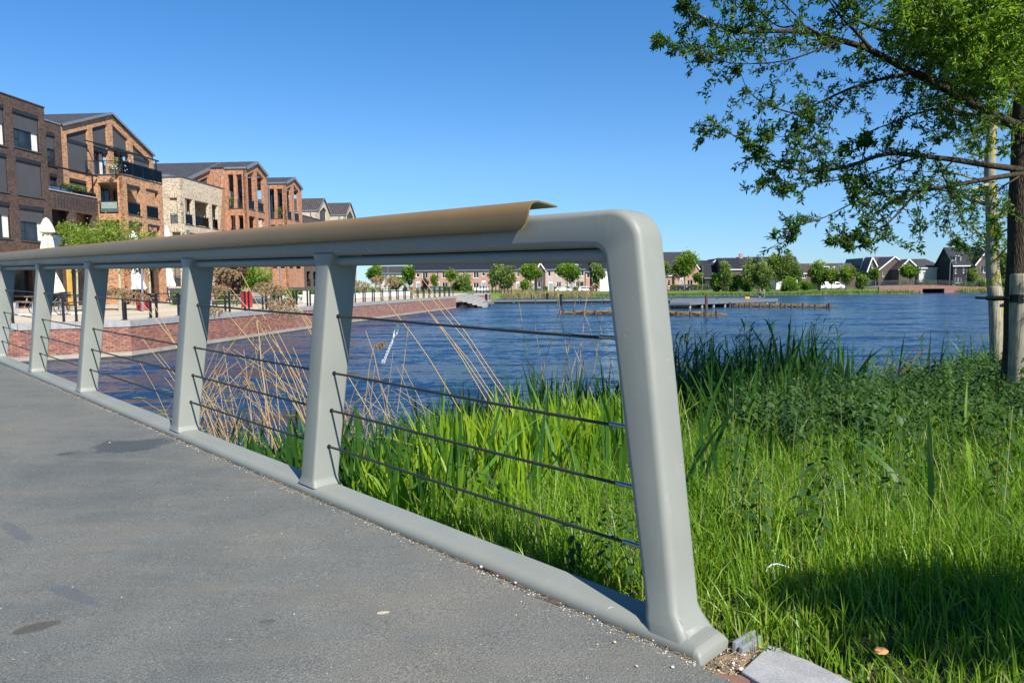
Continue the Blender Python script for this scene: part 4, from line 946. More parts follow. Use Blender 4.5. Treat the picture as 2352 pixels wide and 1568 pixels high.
# ---------------- dark brick apartment building
def dark_building():
    pl = front(0.0); root = thing('apartment_building', 'dark brown brick apartment block with grey roller screens, leftmost in the picture', 'building', pl.w(0, TZ))
    a_r, ztop = pl.px(*z1(573, 300)); _, zl = pl.px(*z1(0, 95)); a_end, zpar = pl.px(*z1(1275, 1490)); _, zpar2 = pl.px(*z1(650, 1370))
    zpar = zpar2; a_l = -12.0
    B = lambda d: d - 0
    root_loc = np.array(root.location)
    holes = []; R_ = []
    W = [(rect(pl, z1, 155, 495, 300, 795), .50, True), (rect(pl, z1, 200, 535, 930, 1420), 1.0, False), (rect(pl, z2, 250, 575, 385, 850), .45, True)]
    w1 = rect(pl, z1, 40, 50, 262, 790); w3 = rect(pl, z1, 80, 90, 900, 1400); w5 = rect(pl, z2, 120, 130, 360, 830)
    for w_, sc in ((w1, .46), (w3, 1.0), (w5, .36)): W.append(((w_[1] - 2.25, w_[1], w_[2], w_[3]), sc, sc < .9))
    for w_, sc, c_ in list(W[3:]): W.append(((w_[0] - 3.0, w_[1] - 3.0, w_[2], w_[3]), .5, True))
    lg = [rect(pl, z2, 675, 910, 440, 900), rect(pl, z2, 995, 1215, 490, 950)]
    lg = [(g[0], g[1], W[2][0][2] - .35, g[3]) for g in lg]
    gf = []   # ground floor shop fronts
    a = a_l + .4
    while a < a_end - 3: gf.append((a, a + 2.9, TZ + .12, 4.5)); a += 3.3
    zr = zpar
    holes = [w_ for w_, _, _ in W] + lg + gf
    outline = [(a_l, TZ - .4), (a_end, TZ - .4), (a_end, zpar), (a_r, zpar), (a_r, ztop), (a_l, ztop)]
    ww = wall('wall', pl, outline, holes, M['dark_brick'], root); 
    for w_, sc, c_ in W: window(pl, w_, root, screen=sc, mull=(.26,) if sc < .9 else (), bars=((0.04, .26, .5 * (1 - sc)),) if sc < .9 else (), curtain=.22 if c_ else 0)
    for g in lg: loggia(pl, g, root, mat='dark_brick', depth=1.8)
    for k, g in enumerate(gf):
        window(pl, g, root, depth=.25, mull=(.5,), sill=False)
        if k > 3: solid('timber_column', pl, g[1] + .03, g[1] + .37, TZ + .1, 4.4, .01, .16, 'yellow_wood', root)
    # yellow awning over the shop
    b = MB(); b.add([pl.w(-6, 4.75, .02), pl.w(2.2, 4.75, .02), pl.w(2.2, 4.25, 1.5), pl.w(-6, 4.25, 1.5), pl.w(-6, 4.05, 1.5), pl.w(2.2, 4.05, 1.5)], [(0, 1, 2, 3), (3, 2, 5, 4)]); b.build('awning', plain('awning_yellow', (.75, .48, .07), .85), root)
    # parapet coping, side return, roof
    solid('coping', pl, a_l, a_r + .04, ztop, ztop + .07, -.35, .05, 'stone_dark', root); solid('coping', pl, a_r + .002, a_end + .05, zpar, zpar + .08, -.35, .06, 'stone_grey', root)
    sd = Pl(pl.w(a_r, 0), -ND, HD); b = MB(); pbox(b, pl, a_r - .3, a_r - .002, zpar - .2, ztop - .002, -9, -.302); b.build('side_wall', M['dark_brick'], root)
    solid('flat_roof', pl, a_l, a_r - .3, ztop - .4, ztop - .3, -12, -.302, 'stone_dark', root)
    # recessed wing with the narrow window and door
    p2 = front(-1.0); aw0 = p2.px(*z1(573, 450))[0]; aw1, zw = p2.px(*z1(790, 530)); outl = [(aw0 - 1.2, TZ), (aw1, TZ), (aw1, zw), (aw0 - 1.2, zw + .02)]
    n1 = rect(p2, z1, 600, 715, 605, 1040); n2 = rect(p2, z1, 645, 750, 1150, 1400)
    wall('wing_wall', p2, outl, [n1, n2], M['dark_brick'], root)
    window(p2, n1, root, screen=.48, mull=(.6,), bars=((.05, .95, .26),)); window(p2, n2, root, screen=.2, mull=(), sill=False)
    solid('coping', p2, aw0 - 1.2, aw1, zw, zw + .1, -.4, .05, 'zinc', root)
    solid('balcony_floor', pl, a_r - 1, a_end, zpar - 1.15, zpar - 1.0, -1.0, -.302, 'stone_grey', root)
    # open brickwork in the parapet: thin black plates on its face stand in for the shaded niches
    b = MB(); n = 0; cols = 14
    for c_ in range(cols):
        ax = a_r + .55 + (a_end - a_r - 1.0) * c_ / (cols - 1)
        for r_ in range(7):
            z = zpar - .30 - r_ * .13 ; pbox(b, pl, ax - .07, ax + .07, z - .028, z + .028, .002, .008)
    b.build('niche_shade', M['black_metal'], root)['kind'] = 'stuff'
    # steel pergola over the balcony
    b = MB(); zg = pl.px(*z1(630, 1040))[1]; pe = a_end + .1
    pbox(b, pl, a_r, pe, zg - .08, zg + .04, -.06, .02); pbox(b, pl, pe - .6, pe - .52, zpar + .08, zg - .08, -.06, .02); b.build('pergola_frame', M['black_metal'], root)
    balustrade(pl, a_r + .05, a_end - .05, zpar + .08, root, h=.28, d=-.12)
    # hedge in a trough
    return a_end, zpar, a_r
DB = dark_building()

def leafball(name, label, cat, c, r, n, size, mat, loc=None, seed=0, group=None, trunk=None, squash=1.0, jag=.5, parent=None, trunkmat='bark_grey', flat=None, as_part=False, dropy=0):
    """plant: a crown made of many small leaf faces in uneven lobes, with a stem when asked"""
    rs = np.random.default_rng(seed + 100); c = np.array(c, float); r = np.array(r, float)
    lobes = [(rs.normal(size=3) * np.array([.42, .42, .38]) , rs.uniform(.24, .52)) for _ in range(15)]
    lobes = [(l / max(1, np.linalg.norm(l) / .84), q) for l, q in lobes] + [(np.zeros(3), .5)]
    k = rs.integers(0, len(lobes), n); L = np.array([l for l, _ in lobes])[k]; Q = np.array([q for _, q in lobes])[k]
    d = rs.normal(size=(n, 3)); d /= np.linalg.norm(d, axis=1)[:, None]; rad = Q * rs.uniform(.35, 1.0, n) ** .5 * (1 + rs.normal(0, jag * .5, n))
    P = L + d * rad[:, None]
    if flat is not None: P[:, 2] = np.maximum(P[:, 2], flat)
    D = d + rs.normal(size=(n, 3)) * .7; D[:, 2] -= dropy
    co, f = leaf_cloud(P * r[None, :], D, rs.uniform(.7, 1.4, n) * size, .55, rs=rs)
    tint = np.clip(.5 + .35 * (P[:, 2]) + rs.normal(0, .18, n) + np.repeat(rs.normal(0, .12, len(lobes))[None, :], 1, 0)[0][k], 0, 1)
    root = thing(name, label, cat, loc if loc is not None else (c[0], c[1], c[2] - r[2]), 0, group) if parent is None else parent
    base = np.array(root.location)
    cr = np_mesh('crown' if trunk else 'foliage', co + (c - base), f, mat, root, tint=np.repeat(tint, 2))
    if trunk:
        b = MB(); h = c[2] - base[2]
        b.tube([(0, 0, -.1), (.02 * h, 0, h * .45), (0, .02 * h, h * .8), (0, 0, h + r[2] * .5)], [trunk, trunk * .8, trunk * .6, trunk * .2], 7)
        for i in range(7):
            a = rs.uniform(0, 6.28); z0 = h * rs.uniform(.55, .95); e = np.array([math.cos(a) * r[0] * .6, math.sin(a) * r[1] * .6, z0 + r[2] * rs.uniform(.3, .8)])
            b.tube([(0, 0, z0), tuple(e * np.array([.5, .5, 1]) * .5 + np.array([0, 0, z0 * .5 + .05])), tuple(e)], [trunk * .4, trunk * .25, trunk * .08], 5)
        b.build('trunk', plain(trunkmat, {'bark_grey': (.16, .14, .11), 'bark_pale': (.36, .32, .22)}.get(trunkmat, (.16, .14, .11)), .9, var=.3, scale=12), root)
    return root
LEAF_L = leaf_mat('leaf_light', [(.05, .10, .012), (.11, .19, .02), (.20, .29, .035), (.30, .36, .07)], trans=.4, rough=.5, scale=.8)
LEAF_M = leaf_mat('leaf_mid', [(.032, .085, .012), (.075, .165, .016), (.15, .26, .022), (.25, .36, .04)], trans=.35, rough=.5, scale=.5)
LEAF_D = leaf_mat('leaf_dark', [(.012, .035, .012), (.025, .06, .016), (.045, .095, .02)], trans=.25, rough=.5, scale=.5)
LEAF_P = leaf_mat('leaf_purple', [(.018, .008, .010), (.04, .016, .02), (.07, .028, .034)], trans=.2, rough=.5, scale=1)
LEAF_G = leaf_mat('leaf_grey_green', [(.065, .12, .03), (.12, .19, .045), (.19, .26, .065), (.27, .33, .10)], trans=.35, rough=.55, scale=.5)
MATS.update(leaf_l=LEAF_L)

# ---------------- orange gable building (first)
def orange_one():
    pl = front(-1.0); root = thing('gabled_building', 'orange brick gabled building with a glazed balcony where a man leans, left', 'building', pl.w(5, TZ))
    el = pl.px(*z1(790, 530)); ap = pl.px(*z1(1440, 380)); er = pl.px(*z1(2000, 935)); ez = (el[1] + er[1]) / 2
    pl2 = front(1.9); fl = pl2.px(*z1(1600, 1172))[1]       # top of the projecting block = balcony floor
    def sl(a):   # gable line
        return el[1] + (ap[1] - el[1]) * (a - el[0]) / (ap[0] - el[0]) if a < ap[0] else ap[1] + (er[1] - ap[1]) * (a - ap[0]) / (er[0] - ap[0])
    def bay(xl, xr, yb=None, zb=None, top=None):
        a0 = pl.px(*z1(xl, 700))[0]; a1 = pl.px(*z1(xr, 700))[0]; g = .72; return a0, a1, [(a0, zb), (a1, zb), (a1, sl(a1) - g), (a0, sl(a0) - g)]
    zb1 = pl.px(*z1(900, 1105))[1]
    bays = [bay(870, 1150, zb=zb1), bay(1212, 1408, zb=fl), bay(1475, 1665, zb=fl), bay(1730, 1945, zb=fl)]
    low = rect(pl, z1, 905, 1185, 1210, 1560); bays_p = [b_[2] for b_ in bays]
    gfl = [(el[0] + .5 + k * 2.8, el[0] + 2.7 + k * 2.8, TZ + .3, TZ + 3.0) for k in range(4)]
    wall('wall', pl, [(el[0], TZ), (er[0], TZ), (er[0], er[1]), ap, el], bays_p + [low] + gfl, M['orange_brick'], root, label='orange brick gable wall with four tall openings')
    for g in gfl: window(pl, g, root, sill=False, mull=(.5,))
    window(pl, low, root, screen=1.0)
    for i, (a0, a1, P) in enumerate(bays):
        zt0, zt1 = P[3][1], P[2][1]; d = -.16
        # upper part always screened; frame follows the slope
        zmid = min(zt0, zt1) - (.15 if i in (0, 3) else .1); zs = [pl.px(*z1(870, 690))[1], pl.px(*z1(1212, 790))[1], pl.px(*z1(1475, 820))[1], pl.px(*z1(1730, 925))[1]][i]
        b = MB(); b.add([pl.w(a0 + .03, zs, d), pl.w(a1 - .03, zs, d), pl.w(a1 - .03, zt1 - .03, d), pl.w(a0 + .03, zt0 - .03, d)], [(0, 1, 2, 3)])
        s_ = b.build('upper_screen', M['screen_fabric'], root)
        b = MB(); pbox(b, pl, a0 + .003, a1 - .003, zs - .26, zs, d - .1, d + .10); b.build('screen_box', M['frame_black'], s_)
        if i == 0 or i == 3: window(pl, (a0 + .003, a1 - .003, P[0][1] + .003, zs - .26), root, screen=1.0, sill=(i == 0), box=False)
        else: window(pl, (a0 + .003, a1 - .003, P[0][1] + .003, zs - .26), root, depth=.5, mull=(.35, .62), sill=False, curtain=.2 if i == 1 else 0)
    gable_roof('roof', pl, el, ap, er, 15, root, 'roof_tiles')
    # solar panels on the left slope
    dx, dz = ap[0] - el[0], ap[1] - el[1]; L = math.hypot(dx, dz); u = np.array([dx / L, dz / L]); n_ = np.array([-u[1], u[0]])
    def slope_pt(t, h, d): q = np.array(el) + u * t + n_ * h; return pl.w(q[0], q[1], -d)
    for k in range(6):
        for j in range(2):
            t0 = L - .35 - (j + 1) * 1.62; d0 = 5.2 + k * 1.05; b = MB(); vs = [slope_pt(t, h, d) for h in (.24, .28) for t, d in ((t0, d0), (t0 + 1.58, d0), (t0 + 1.58, d0 + 1.0), (t0, d0 + 1.0))]
            b.add(vs, [(0, 3, 2, 1), (4, 5, 6, 7), (0, 1, 5, 4), (1, 2, 6, 5), (2, 3, 7, 6), (3, 0, 4, 7)]); b.build('solar_panel', M['solar_cell'], root)
    # projecting block of loggias
    c0 = pl2.px(*z1(1600, 1172))[0]; c1 = pl2.px(*z1(2118, 1312))[0]; fp = Pl(pl2.w(c0, 0), HD, ND); 
    H = [rect(pl2, z2, 1655, 1830, 115, 505), rect(pl2, z2, 1905, 2065, 175, 545), rect(pl2, z2, 1680, 1865, 600, 1000), rect(pl2, z2, 1930, 2090, 640, 1030)]
    H = [(h[0], h[1], H[0][2] if i < 2 else H[0][2] - 3.05, h[3]) for i, h in enumerate(H)]
    H += [(H[0][0], H[0][1], TZ + .2, TZ + 2.9), (H[1][0], H[1][1], TZ + .2, TZ + 2.9)]
    wall('loggia_wall', pl2, [(c0, TZ), (c1, TZ), (c1, fl), (c0, fl)], H, M['orange_brick'], root)
    cr = cross(1.9, c0); S_ = rect(cr, z2, 1275, 1528, 100, 490); S_ = (S_[0], S_[1], H[0][2], S_[3]); S2 = rect(cr, z2, 1300, 1556, 592, 1000); S2 = (S2[0], S2[1], H[2][2], S2[3])
    wall('loggia_wall', cr, [(-2.9, TZ), (-.302, TZ), (-.302, fl), (-2.9, fl)] if False else [(-2.9, TZ), (-.001, TZ), (-.001, fl - .001), (-2.9, fl - .001)], [(S_[0], min(S_[1], -.42), S_[2], S_[3]), (S2[0], min(S2[1], -.42), S2[2], S2[3])], M['orange_brick'], root)
    for h in H[:4]: balustrade(pl2, h[0] + .02, h[1] - .02, h[2], root, h=.95, d=-.12); 
    for s_ in (S_, S2): balustrade(cr, s_[0] + .02, min(s_[1], -.42) - .02, s_[2], root, h=1.0, d=-.12)
    for h in H[:2]: solid('sill', pl2, h[0] - .05, h[1] + .05, h[2] - .07, h[2] - .002, -.25, .05, 'stone_dark', root)
    for h in H[:4]: solid('screen_box', pl2, h[0] + .005, h[1] - .005, h[3] - .2, h[3] - .004, -.2, -.02, 'frame_black', root)
    # floors and back glazing of the loggias
    for z in (fl - .45, H[0][2] - .32, H[2][2] - .32): solid('slab', pl2, c0 + .31, c1, z, z + .28, -2.89, -.302, 'soffit', root)
    for z0, z1_ in ((H[0][2], fl - .47), (H[2][2], H[0][2] - .33)):
        window(pl, (c0 + .5, c0 + 2.7, z0 + .03, z1_ - .25), root, depth=-.12, mull=(.33, .66), sill=False); window(pl, (c0 + 3.3, c0 + 4.9, z0 + .03, z1_ - .25), root, depth=-.12, screen=.55, sill=False)
    # balcony on top: coping, glass balustrade, steel frame
    solid('coping', pl2, c0 - .04, c1 + .04, fl, fl + .07, -.4, .05, 'stone_dark', root); solid('balcony_floor', pl2, c0, c1, fl - .12, fl - .04, -2.89, -.302, 'stone_grey', root)
    solid('coping', cr, -2.9, -.06, fl, fl + .07, -.35, .05, 'stone_dark', root)
    balustrade(pl2, c0 + .02, c1, fl + .07, root, h=1.02, d=-.03); balustrade(cr, -2.85, -.05, fl + .07, root, h=1.02, d=-.03)
    b = MB(); zb = pl.px(*z1(1205, 757))[1] - .12; p3 = front(1.7); a_s = p3.px(*z1(1545, 850))[0]; a_e = p3.px(*z1(2075, 1000))[0]; zz = p3.px(*z1(2030, 990))[1]
    a_b = pl.px(*z1(1215, 760))[0]
    pbox(b, pl, a_b, a_e, zb + .04, zb + .16, .02, .10)
    pbox(b, p3, a_s - .05, a_e, zz - .03, zz + .09, -.06, .02)
    for a in (a_s, a_e - .45): pbox(b, p3, a, a + .09, fl + .07, zz - .03, -.06, .02)
    cr3 = cross(1.7, a_s); 
    for a in (a_s, a_e - .45): c_ = cross(1.7, a); b.add([c_.w(-2.6, zb + .06, 0), c_.w(0, zz, 0), c_.w(0, zz + .08, 0), c_.w(-2.6, zb + .16, 0), c_.w(-2.6, zb + .06, -.08), c_.w(0, zz, -.08), c_.w(0, zz + .08, -.08), c_.w(-2.6, zb + .16, -.08)], [(0, 1, 2, 3), (7, 6, 5, 4), (0, 4, 5, 1), (1, 5, 6, 2), (2, 6, 7, 3), (3, 7, 4, 0)])
    b.build('balcony_frame', M['black_metal'], root)
    return fl, c0, c1, pl2, pl, H, cr
O1 = orange_one()

# ---------------- cream building with upright brick bands
def cream_block():
    pl = front(0.0); root = thing('apartment_building', 'cream brick apartment block with recessed balconies between two orange gabled buildings', 'building', pl.w(20, TZ))
    c0, zt = pl.px(*z3(440, 390)); c1 = pl.px(*z3(990, 549))[0]
    Hs = [rect(pl, z3, 462, 545, 605, 875), rect(pl, z3, 570, 715, 630, 890), rect(pl, z3, 750, 810, 675, 922), rect(pl, z3, 840, 965, 700, 938)]
    zb = Hs[0][2]; ztp = Hs[0][3]; Hs = [(h[0], h[1], zb, ztp) for h in Hs]
    H1 = [(h[0], h[1], zb - 3.05, ztp - 3.05) for h in (Hs[0], Hs[1], Hs[2], Hs[3])]; H1[0] = (Hs[0][0] + .2, Hs[1][0] + .4, zb - 3.05, ztp - 3.05); H1[1] = (Hs[1][0] + .9, Hs[1][1], zb - 3.05, ztp - 3.05)
    H0 = [(h[0] + .05, h[1] - .05, 2.75, 5.1) for h in Hs]
    # three wall zones: plain brick, bands of upright bricks above the openings
    band = [(zb - .75, zb - .02), (ztp + .02, ztp + .72)]
    wall('wall', pl, [(c0, TZ), (c1, TZ), (c1, zt), (c0, zt)], Hs + H1 + H0, M['cream_brick'], root)
    for z0, z1_ in band: solid('upright_brick_band', pl, c0 - .012, c1 - .003, z0, z1_, -.1 + .103, .012, 'cream_brick_upright', root)
    cr = cross(0.0, c0); al = -3.6
    n1 = rect(cr, z3, 305, 385, 600, 865); n1 = (n1[0], n1[1], zb, ztp); n2 = (n1[0] + .1, n1[1] + .2, zb - 3.05, ztp - 3.05); n3 = (n1[0], n1[1], 2.75, 5.1)
    wall('end_wall', cr, [(al, TZ), (-.001, TZ), (-.001, zt - .001), (al, zt - .001)], [n1, n2, n3], M['cream_brick'], root)
    for z0, z1_ in band: solid('upright_brick_band', cr, al, -.0, z0, z1_, .003, .012, 'cream_brick_upright', root)
    for i, h in enumerate(Hs + H1): loggia(pl, h, root, mat='cream_brick', depth=2.2, rail=True)
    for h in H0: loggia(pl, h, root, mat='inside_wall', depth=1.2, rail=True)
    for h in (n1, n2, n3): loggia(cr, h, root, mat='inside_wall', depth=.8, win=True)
    for h in Hs: solid('sill', pl, h[0] - .06, h[1] + .06, zb - .07, zb - .003, -.2, .06, 'stone_dark', root)
    solid('coping', pl, c0 - .05, c1, zt, zt + .08, -.4, .06, 'stone_dark', root); solid('coping', cr, al, -.4, zt, zt + .08, -.4, .05, 'stone_dark', root)
    solid('plinth', pl, c0 - .03, c1 - .003, TZ, 2.6, .003, .06, 'stone_dark', root); solid('plinth', cr, al, 0.03, TZ, 2.6, .003, .06, 'stone_dark', root)
    solid('roof_light', pl, c0 + .2, c1 - .6, zt + .09, zt + .34, -2.2, -1.4, 'zinc', root)
    solid('flat_roof', pl, c0 + .3, c1, zt - .35, zt - .25, -9, -.302, 'stone_dark', root)
    return c0, c1, zt, zb, ztp
CB = cream_block()

def big_roof_part(pl, root, line, back, mat='roof_tiles'):
    """roof following an open chain of gable points (a, z), running back"""
    b = MB(); th = .16; n = len(line)
    for p, q in zip(line[:-1], line[1:]):
        dx, dz = q[0] - p[0], q[1] - p[1]; L = math.hypot(dx, dz) or 1; nx, nz = -dz / L, dx / L; vs = []
        for d in (.15, -back): vs += [pl.w(*p, d), pl.w(*q, d), pl.w(q[0] + nx * th, q[1] + nz * th, d), pl.w(p[0] + nx * th, p[1] + nz * th, d)]
        b.add(vs, [(0, 1, 2, 3), (7, 6, 5, 4), (0, 4, 5, 1), (1, 5, 6, 2), (2, 6, 7, 3), (3, 7, 4, 0)])
    rf = b.build('roof', M[mat], root); b = MB()
    for p, q in zip(line[:-1], line[1:]):
        dx, dz = q[0] - p[0], q[1] - p[1]; L = math.hypot(dx, dz) or 1; nx, nz = -dz / L, dx / L; vs = []
        for d in (.22, .153): vs += [pl.w(p[0] - nx * .1, p[1] - nz * .1, d), pl.w(q[0] - nx * .1, q[1] - nz * .1, d), pl.w(q[0] + nx * (th + .05), q[1] + nz * (th + .05), d), pl.w(p[0] + nx * (th + .05), p[1] + nz * (th + .05), d)]
        b.add(vs, [(0, 1, 2, 3), (7, 6, 5, 4), (0, 4, 5, 1), (1, 5, 6, 2), (2, 6, 7, 3), (3, 7, 4, 0)])
    b.build('verge_trim', M['zinc'], rf); return rf

def orange_tower(name_label, o_f, corner, apex, right, side_left, side_open, opens, lows, rec=None, panels=False, loc_a=30, low_side=None, windows_back=True):
    """gabled brick building whose upper floors are an open loggia standing forward"""
    pl = front(o_f); root = thing('gabled_building', name_label, 'building', pl.w(loc_a, TZ))
    a0, ze = pl.px(*corner); aa, za = pl.px(*apex); a1, zr = pl.px(*right); ze2 = ze
    def sl(a): return ze + (za - ze) * (a - a0) / (aa - a0) if a < aa else za + (zr - za) * (a - aa) / (a1 - aa)
    holes = []; zb = None
    for (xl, xr, yb) in opens:
        h0 = pl.px(*z3(xl, yb))[0]; h1 = pl.px(*z3(xr, yb))[0]; zb = pl.px(*z3(xl, yb))[1] if zb is None else zb
        holes.append([(h0, zb), (h1, zb), (h1, sl(h1) - .75), (h0, sl(h0) - .75)])
    L1 = [(h[0][0], h[1][0], zb - 3.0, zb - .75) for h in holes]; L0 = [(h[0][0], h[1][0], max(2.6, zb - 6.0), zb - 3.75) for h in holes]
    wall('wall', pl, [(a0, TZ), (a1, TZ), (a1, zr), (aa, za), (a0, ze)], holes + L1 + L0, M['orange_brick_b'], root, label='brick front of the loggia with two tall openings under the gable')
    cr = cross(o_f, a0); s0 = cr.px(*side_left)[0]; q = [cr.px(*p) for p in side_open]; so = (q[0][0], min(q[1][0], -.45), zb, q[0][1])
    s1 = (so[0] + .1, so[1], zb - 3.0, zb - .75); s2 = (so[0] + .1, so[1], max(2.6, zb - 6.0), zb - 3.75)
    sb = s0 - (1.7 if rec else 0)
    wall('side_wall', cr, [(sb, TZ), (-.001, TZ), (-.001, ze - .001), (sb, ze - .001)], [so, s1, s2], M['orange_brick_b'], root)
    wall('side_wall', cross(o_f, a1 - .002), [(s0, TZ), (-.302, TZ), (-.302, zr - .1), (s0, zr - .1)], [(so[0] + .3, -.6, so[2], min(so[3], zr - .6)), (s1[0] + .3, -.6, s1[2], s1[3])], M['orange_brick_b'], root)
    for h_ in (so, s1, s2): solid('pillar', cr, (h_[0] + h_[1]) / 2 - .16, (h_[0] + h_[1]) / 2 + .16, h_[2] + .003, h_[3] - .003, -.297, -.004, 'orange_brick_b', root)
    # back wall of the loggia with glazing, floors
    dp = -s0 if s0 < 0 else 2.4; dp = max(2.2, dp)
    bw = Pl(pl.w(0, 0, -dp), HD, ND); wall('back_wall', bw, [(a0 - 3.2, TZ), (a1, TZ), (a1, zr), (aa, za), (a0, ze + (0))], [(a0 + .4, a0 + 2.1, zb + .02, ze - .3), (a0 + 2.7, a1 - .5, zb + .02, ze - .6), (a0 + .4, a0 + 2.1, zb - 3.0, zb - .6), (a0 + 2.7, a1 - .5, zb - 3, zb - .6), (a0 + .4, a0 + 2.1, 2.6, 5.0), (a0 + 2.7, a1 - .5, 2.6, 5.0)], M['orange_brick_b'], root)
    for r_ in ((a0 + .4, a0 + 2.1, zb + .02, ze - .3), (a0 + 2.7, a1 - .5, zb + .02, ze - .6)): window(bw, r_, root, mull=(.5,), bars=((.02, .98, .55),), sill=False, screen=.4 if panels else 0, box=False)
    for r_ in ((a0 + .4, a0 + 2.1, zb - 3.0, zb - .6), (a0 + 2.7, a1 - .5, zb - 3, zb - .6), (a0 + .4, a0 + 2.1, 2.6, 5.0), (a0 + 2.7, a1 - .5, 2.6, 5.0)): window(bw, r_, root, mull=(.5,), sill=False)
    for z in (zb, zb - 3.0, max(2.6, zb - 6)): solid('slab', pl, a0 + .302, a1, z - .3, z - .01, -dp + .01, -.302, 'soffit', root)
    b = MB()
    for p, q_ in (((a0, ze), (aa, za)), ((aa, za), (a1, zr))): b.add([pl.w(p[0], p[1] - .05, -.302), pl.w(q_[0], q_[1] - .05, -.302), pl.w(q_[0], q_[1] - .05, -dp), pl.w(p[0], p[1] - .05, -dp)], [(0, 1, 2, 3)])
    b.build('soffit', M['soffit'], root)
    for h in holes: balustrade(pl, h[0][0] + .01, h[1][0] - .01, zb, root, h=.95, d=-.12); solid('sill', pl, h[0][0] - .05, h[1][0] + .05, zb - .07, zb - .003, -.2, .05, 'stone_dark', root)
    for h in L1 + L0: balustrade(pl, h[0] + .01, h[1] - .01, h[2], root, h=.95, d=-.12)
    for h in (so, s1, s2): balustrade(cr, h[0] + .01, h[1] - .01, h[2], root, h=.95, d=-.12, bars=(h is so and not panels))
    solid('sill', cr, so[0] - .05, so[1] + .05, so[2] - .07, so[2] - .003, -.2, .05, 'stone_dark', root)
    # roof: main slopes and the part over the loggia
    sl_l = (za - ze) / (aa - a0)
    if rec:      # recessed front and lower eave of the main roof to the left
        e0 = a0 - rec; line = [(e0, ze - sl_l * rec), (aa, za), (a1, zr)]; bp = Pl(pl.w(0, 0, -dp - 1.7), HD, ND)
        wall('recessed_wall', bp, [(e0, TZ), (a1, TZ), (a1, zr - .1), (aa, za - .08), (e0, ze - sl_l * rec)], [[(a0 - 2.2, zb), (a0 - .2, zb), (a0 - .2, ze - .8), (a0 - 2.2, ze - sl_l * 2.2 - .7)]], M['orange_brick_b'], root)
        b = MB(); b.add([bp.w(a0 - 2.2, zb, -.15), bp.w(a0 - .2, zb, -.15), bp.w(a0 - .2, ze - .8, -.15), bp.w(a0 - 2.2, ze - sl_l * 2.2 - .7, -.15)], [(0, 1, 2, 3)]); b.build('roller_screen', M['screen_fabric'], root)
        big_roof_part(bp, root, line, 16); big_roof_part(pl, root, [(a0 - .02, ze + .0), (aa, za), (a1, zr)], dp + 1.5)
        solid('eave_gutter', cr, -dp, .1, ze - .02, ze + .16, .003, .12, 'zinc', root)
        if panels:
            u = np.array([1, sl_l]); u /= np.hypot(*u); n_ = np.array([-u[1], u[0]]); top = np.array([aa, za])
            for k in range(7):
                b = MB(); t0 = 2.0; d0 = 9.5 + k * 1.05; vs = [bp.w(*(top - u * t + n_ * h), -(d - dp)) for h in (.24, .28) for t, d in ((t0, d0), (t0 - 1.6, d0), (t0 - 1.6, d0 + 1), (t0, d0 + 1))]
                b.add(vs, [(0, 3, 2, 1), (4, 5, 6, 7), (0, 1, 5, 4), (1, 2, 6, 5), (2, 3, 7, 6), (3, 0, 4, 7)]); b.build('solar_panel', M['solar_cell'], root)
    else: big_roof_part(pl, root, [(a0 - .05, ze), (aa, za), (a1 + .05, zr)], 14); solid('eave_gutter', cr, -dp, .1, ze - .02, ze + .16, .003, .12, 'zinc', root)
    solid('plinth', pl, a0 - .03, a1, TZ, 2.55, .003, .05, 'stone_dark', root)
    solid('downpipe', cr, s0 - .2 if rec else s0 + .1, s0 - .1 if rec else s0 + .2, TZ, ze - .2, .02, .12, 'zinc', root)
    return pl, a0, a1, zb, root
T2 = orange_tower('orange brick gabled building with an open corner loggia, behind the cream block', 2.35, z3(1103, 298), z3(1212, 240), z3(1325, 382), z3(880, 300), [z3(915, 362), z3(1075, 362)], [(1137, 1203, 716), (1235, 1300, 741)], None, rec=6.0, panels=True, loc_a=33)
T3 = orange_tower('narrow orange brick gabled building with green plants on its balcony, farthest of the orange ones', 2.35, z3(1520, 455), z3(1602, 402), z3(1687, 520), z3(1336, 455), [z3(1342, 512), z3(1485, 512)], [(1541, 1590, 820), (1618, 1668, 848)], None, loc_a=44)

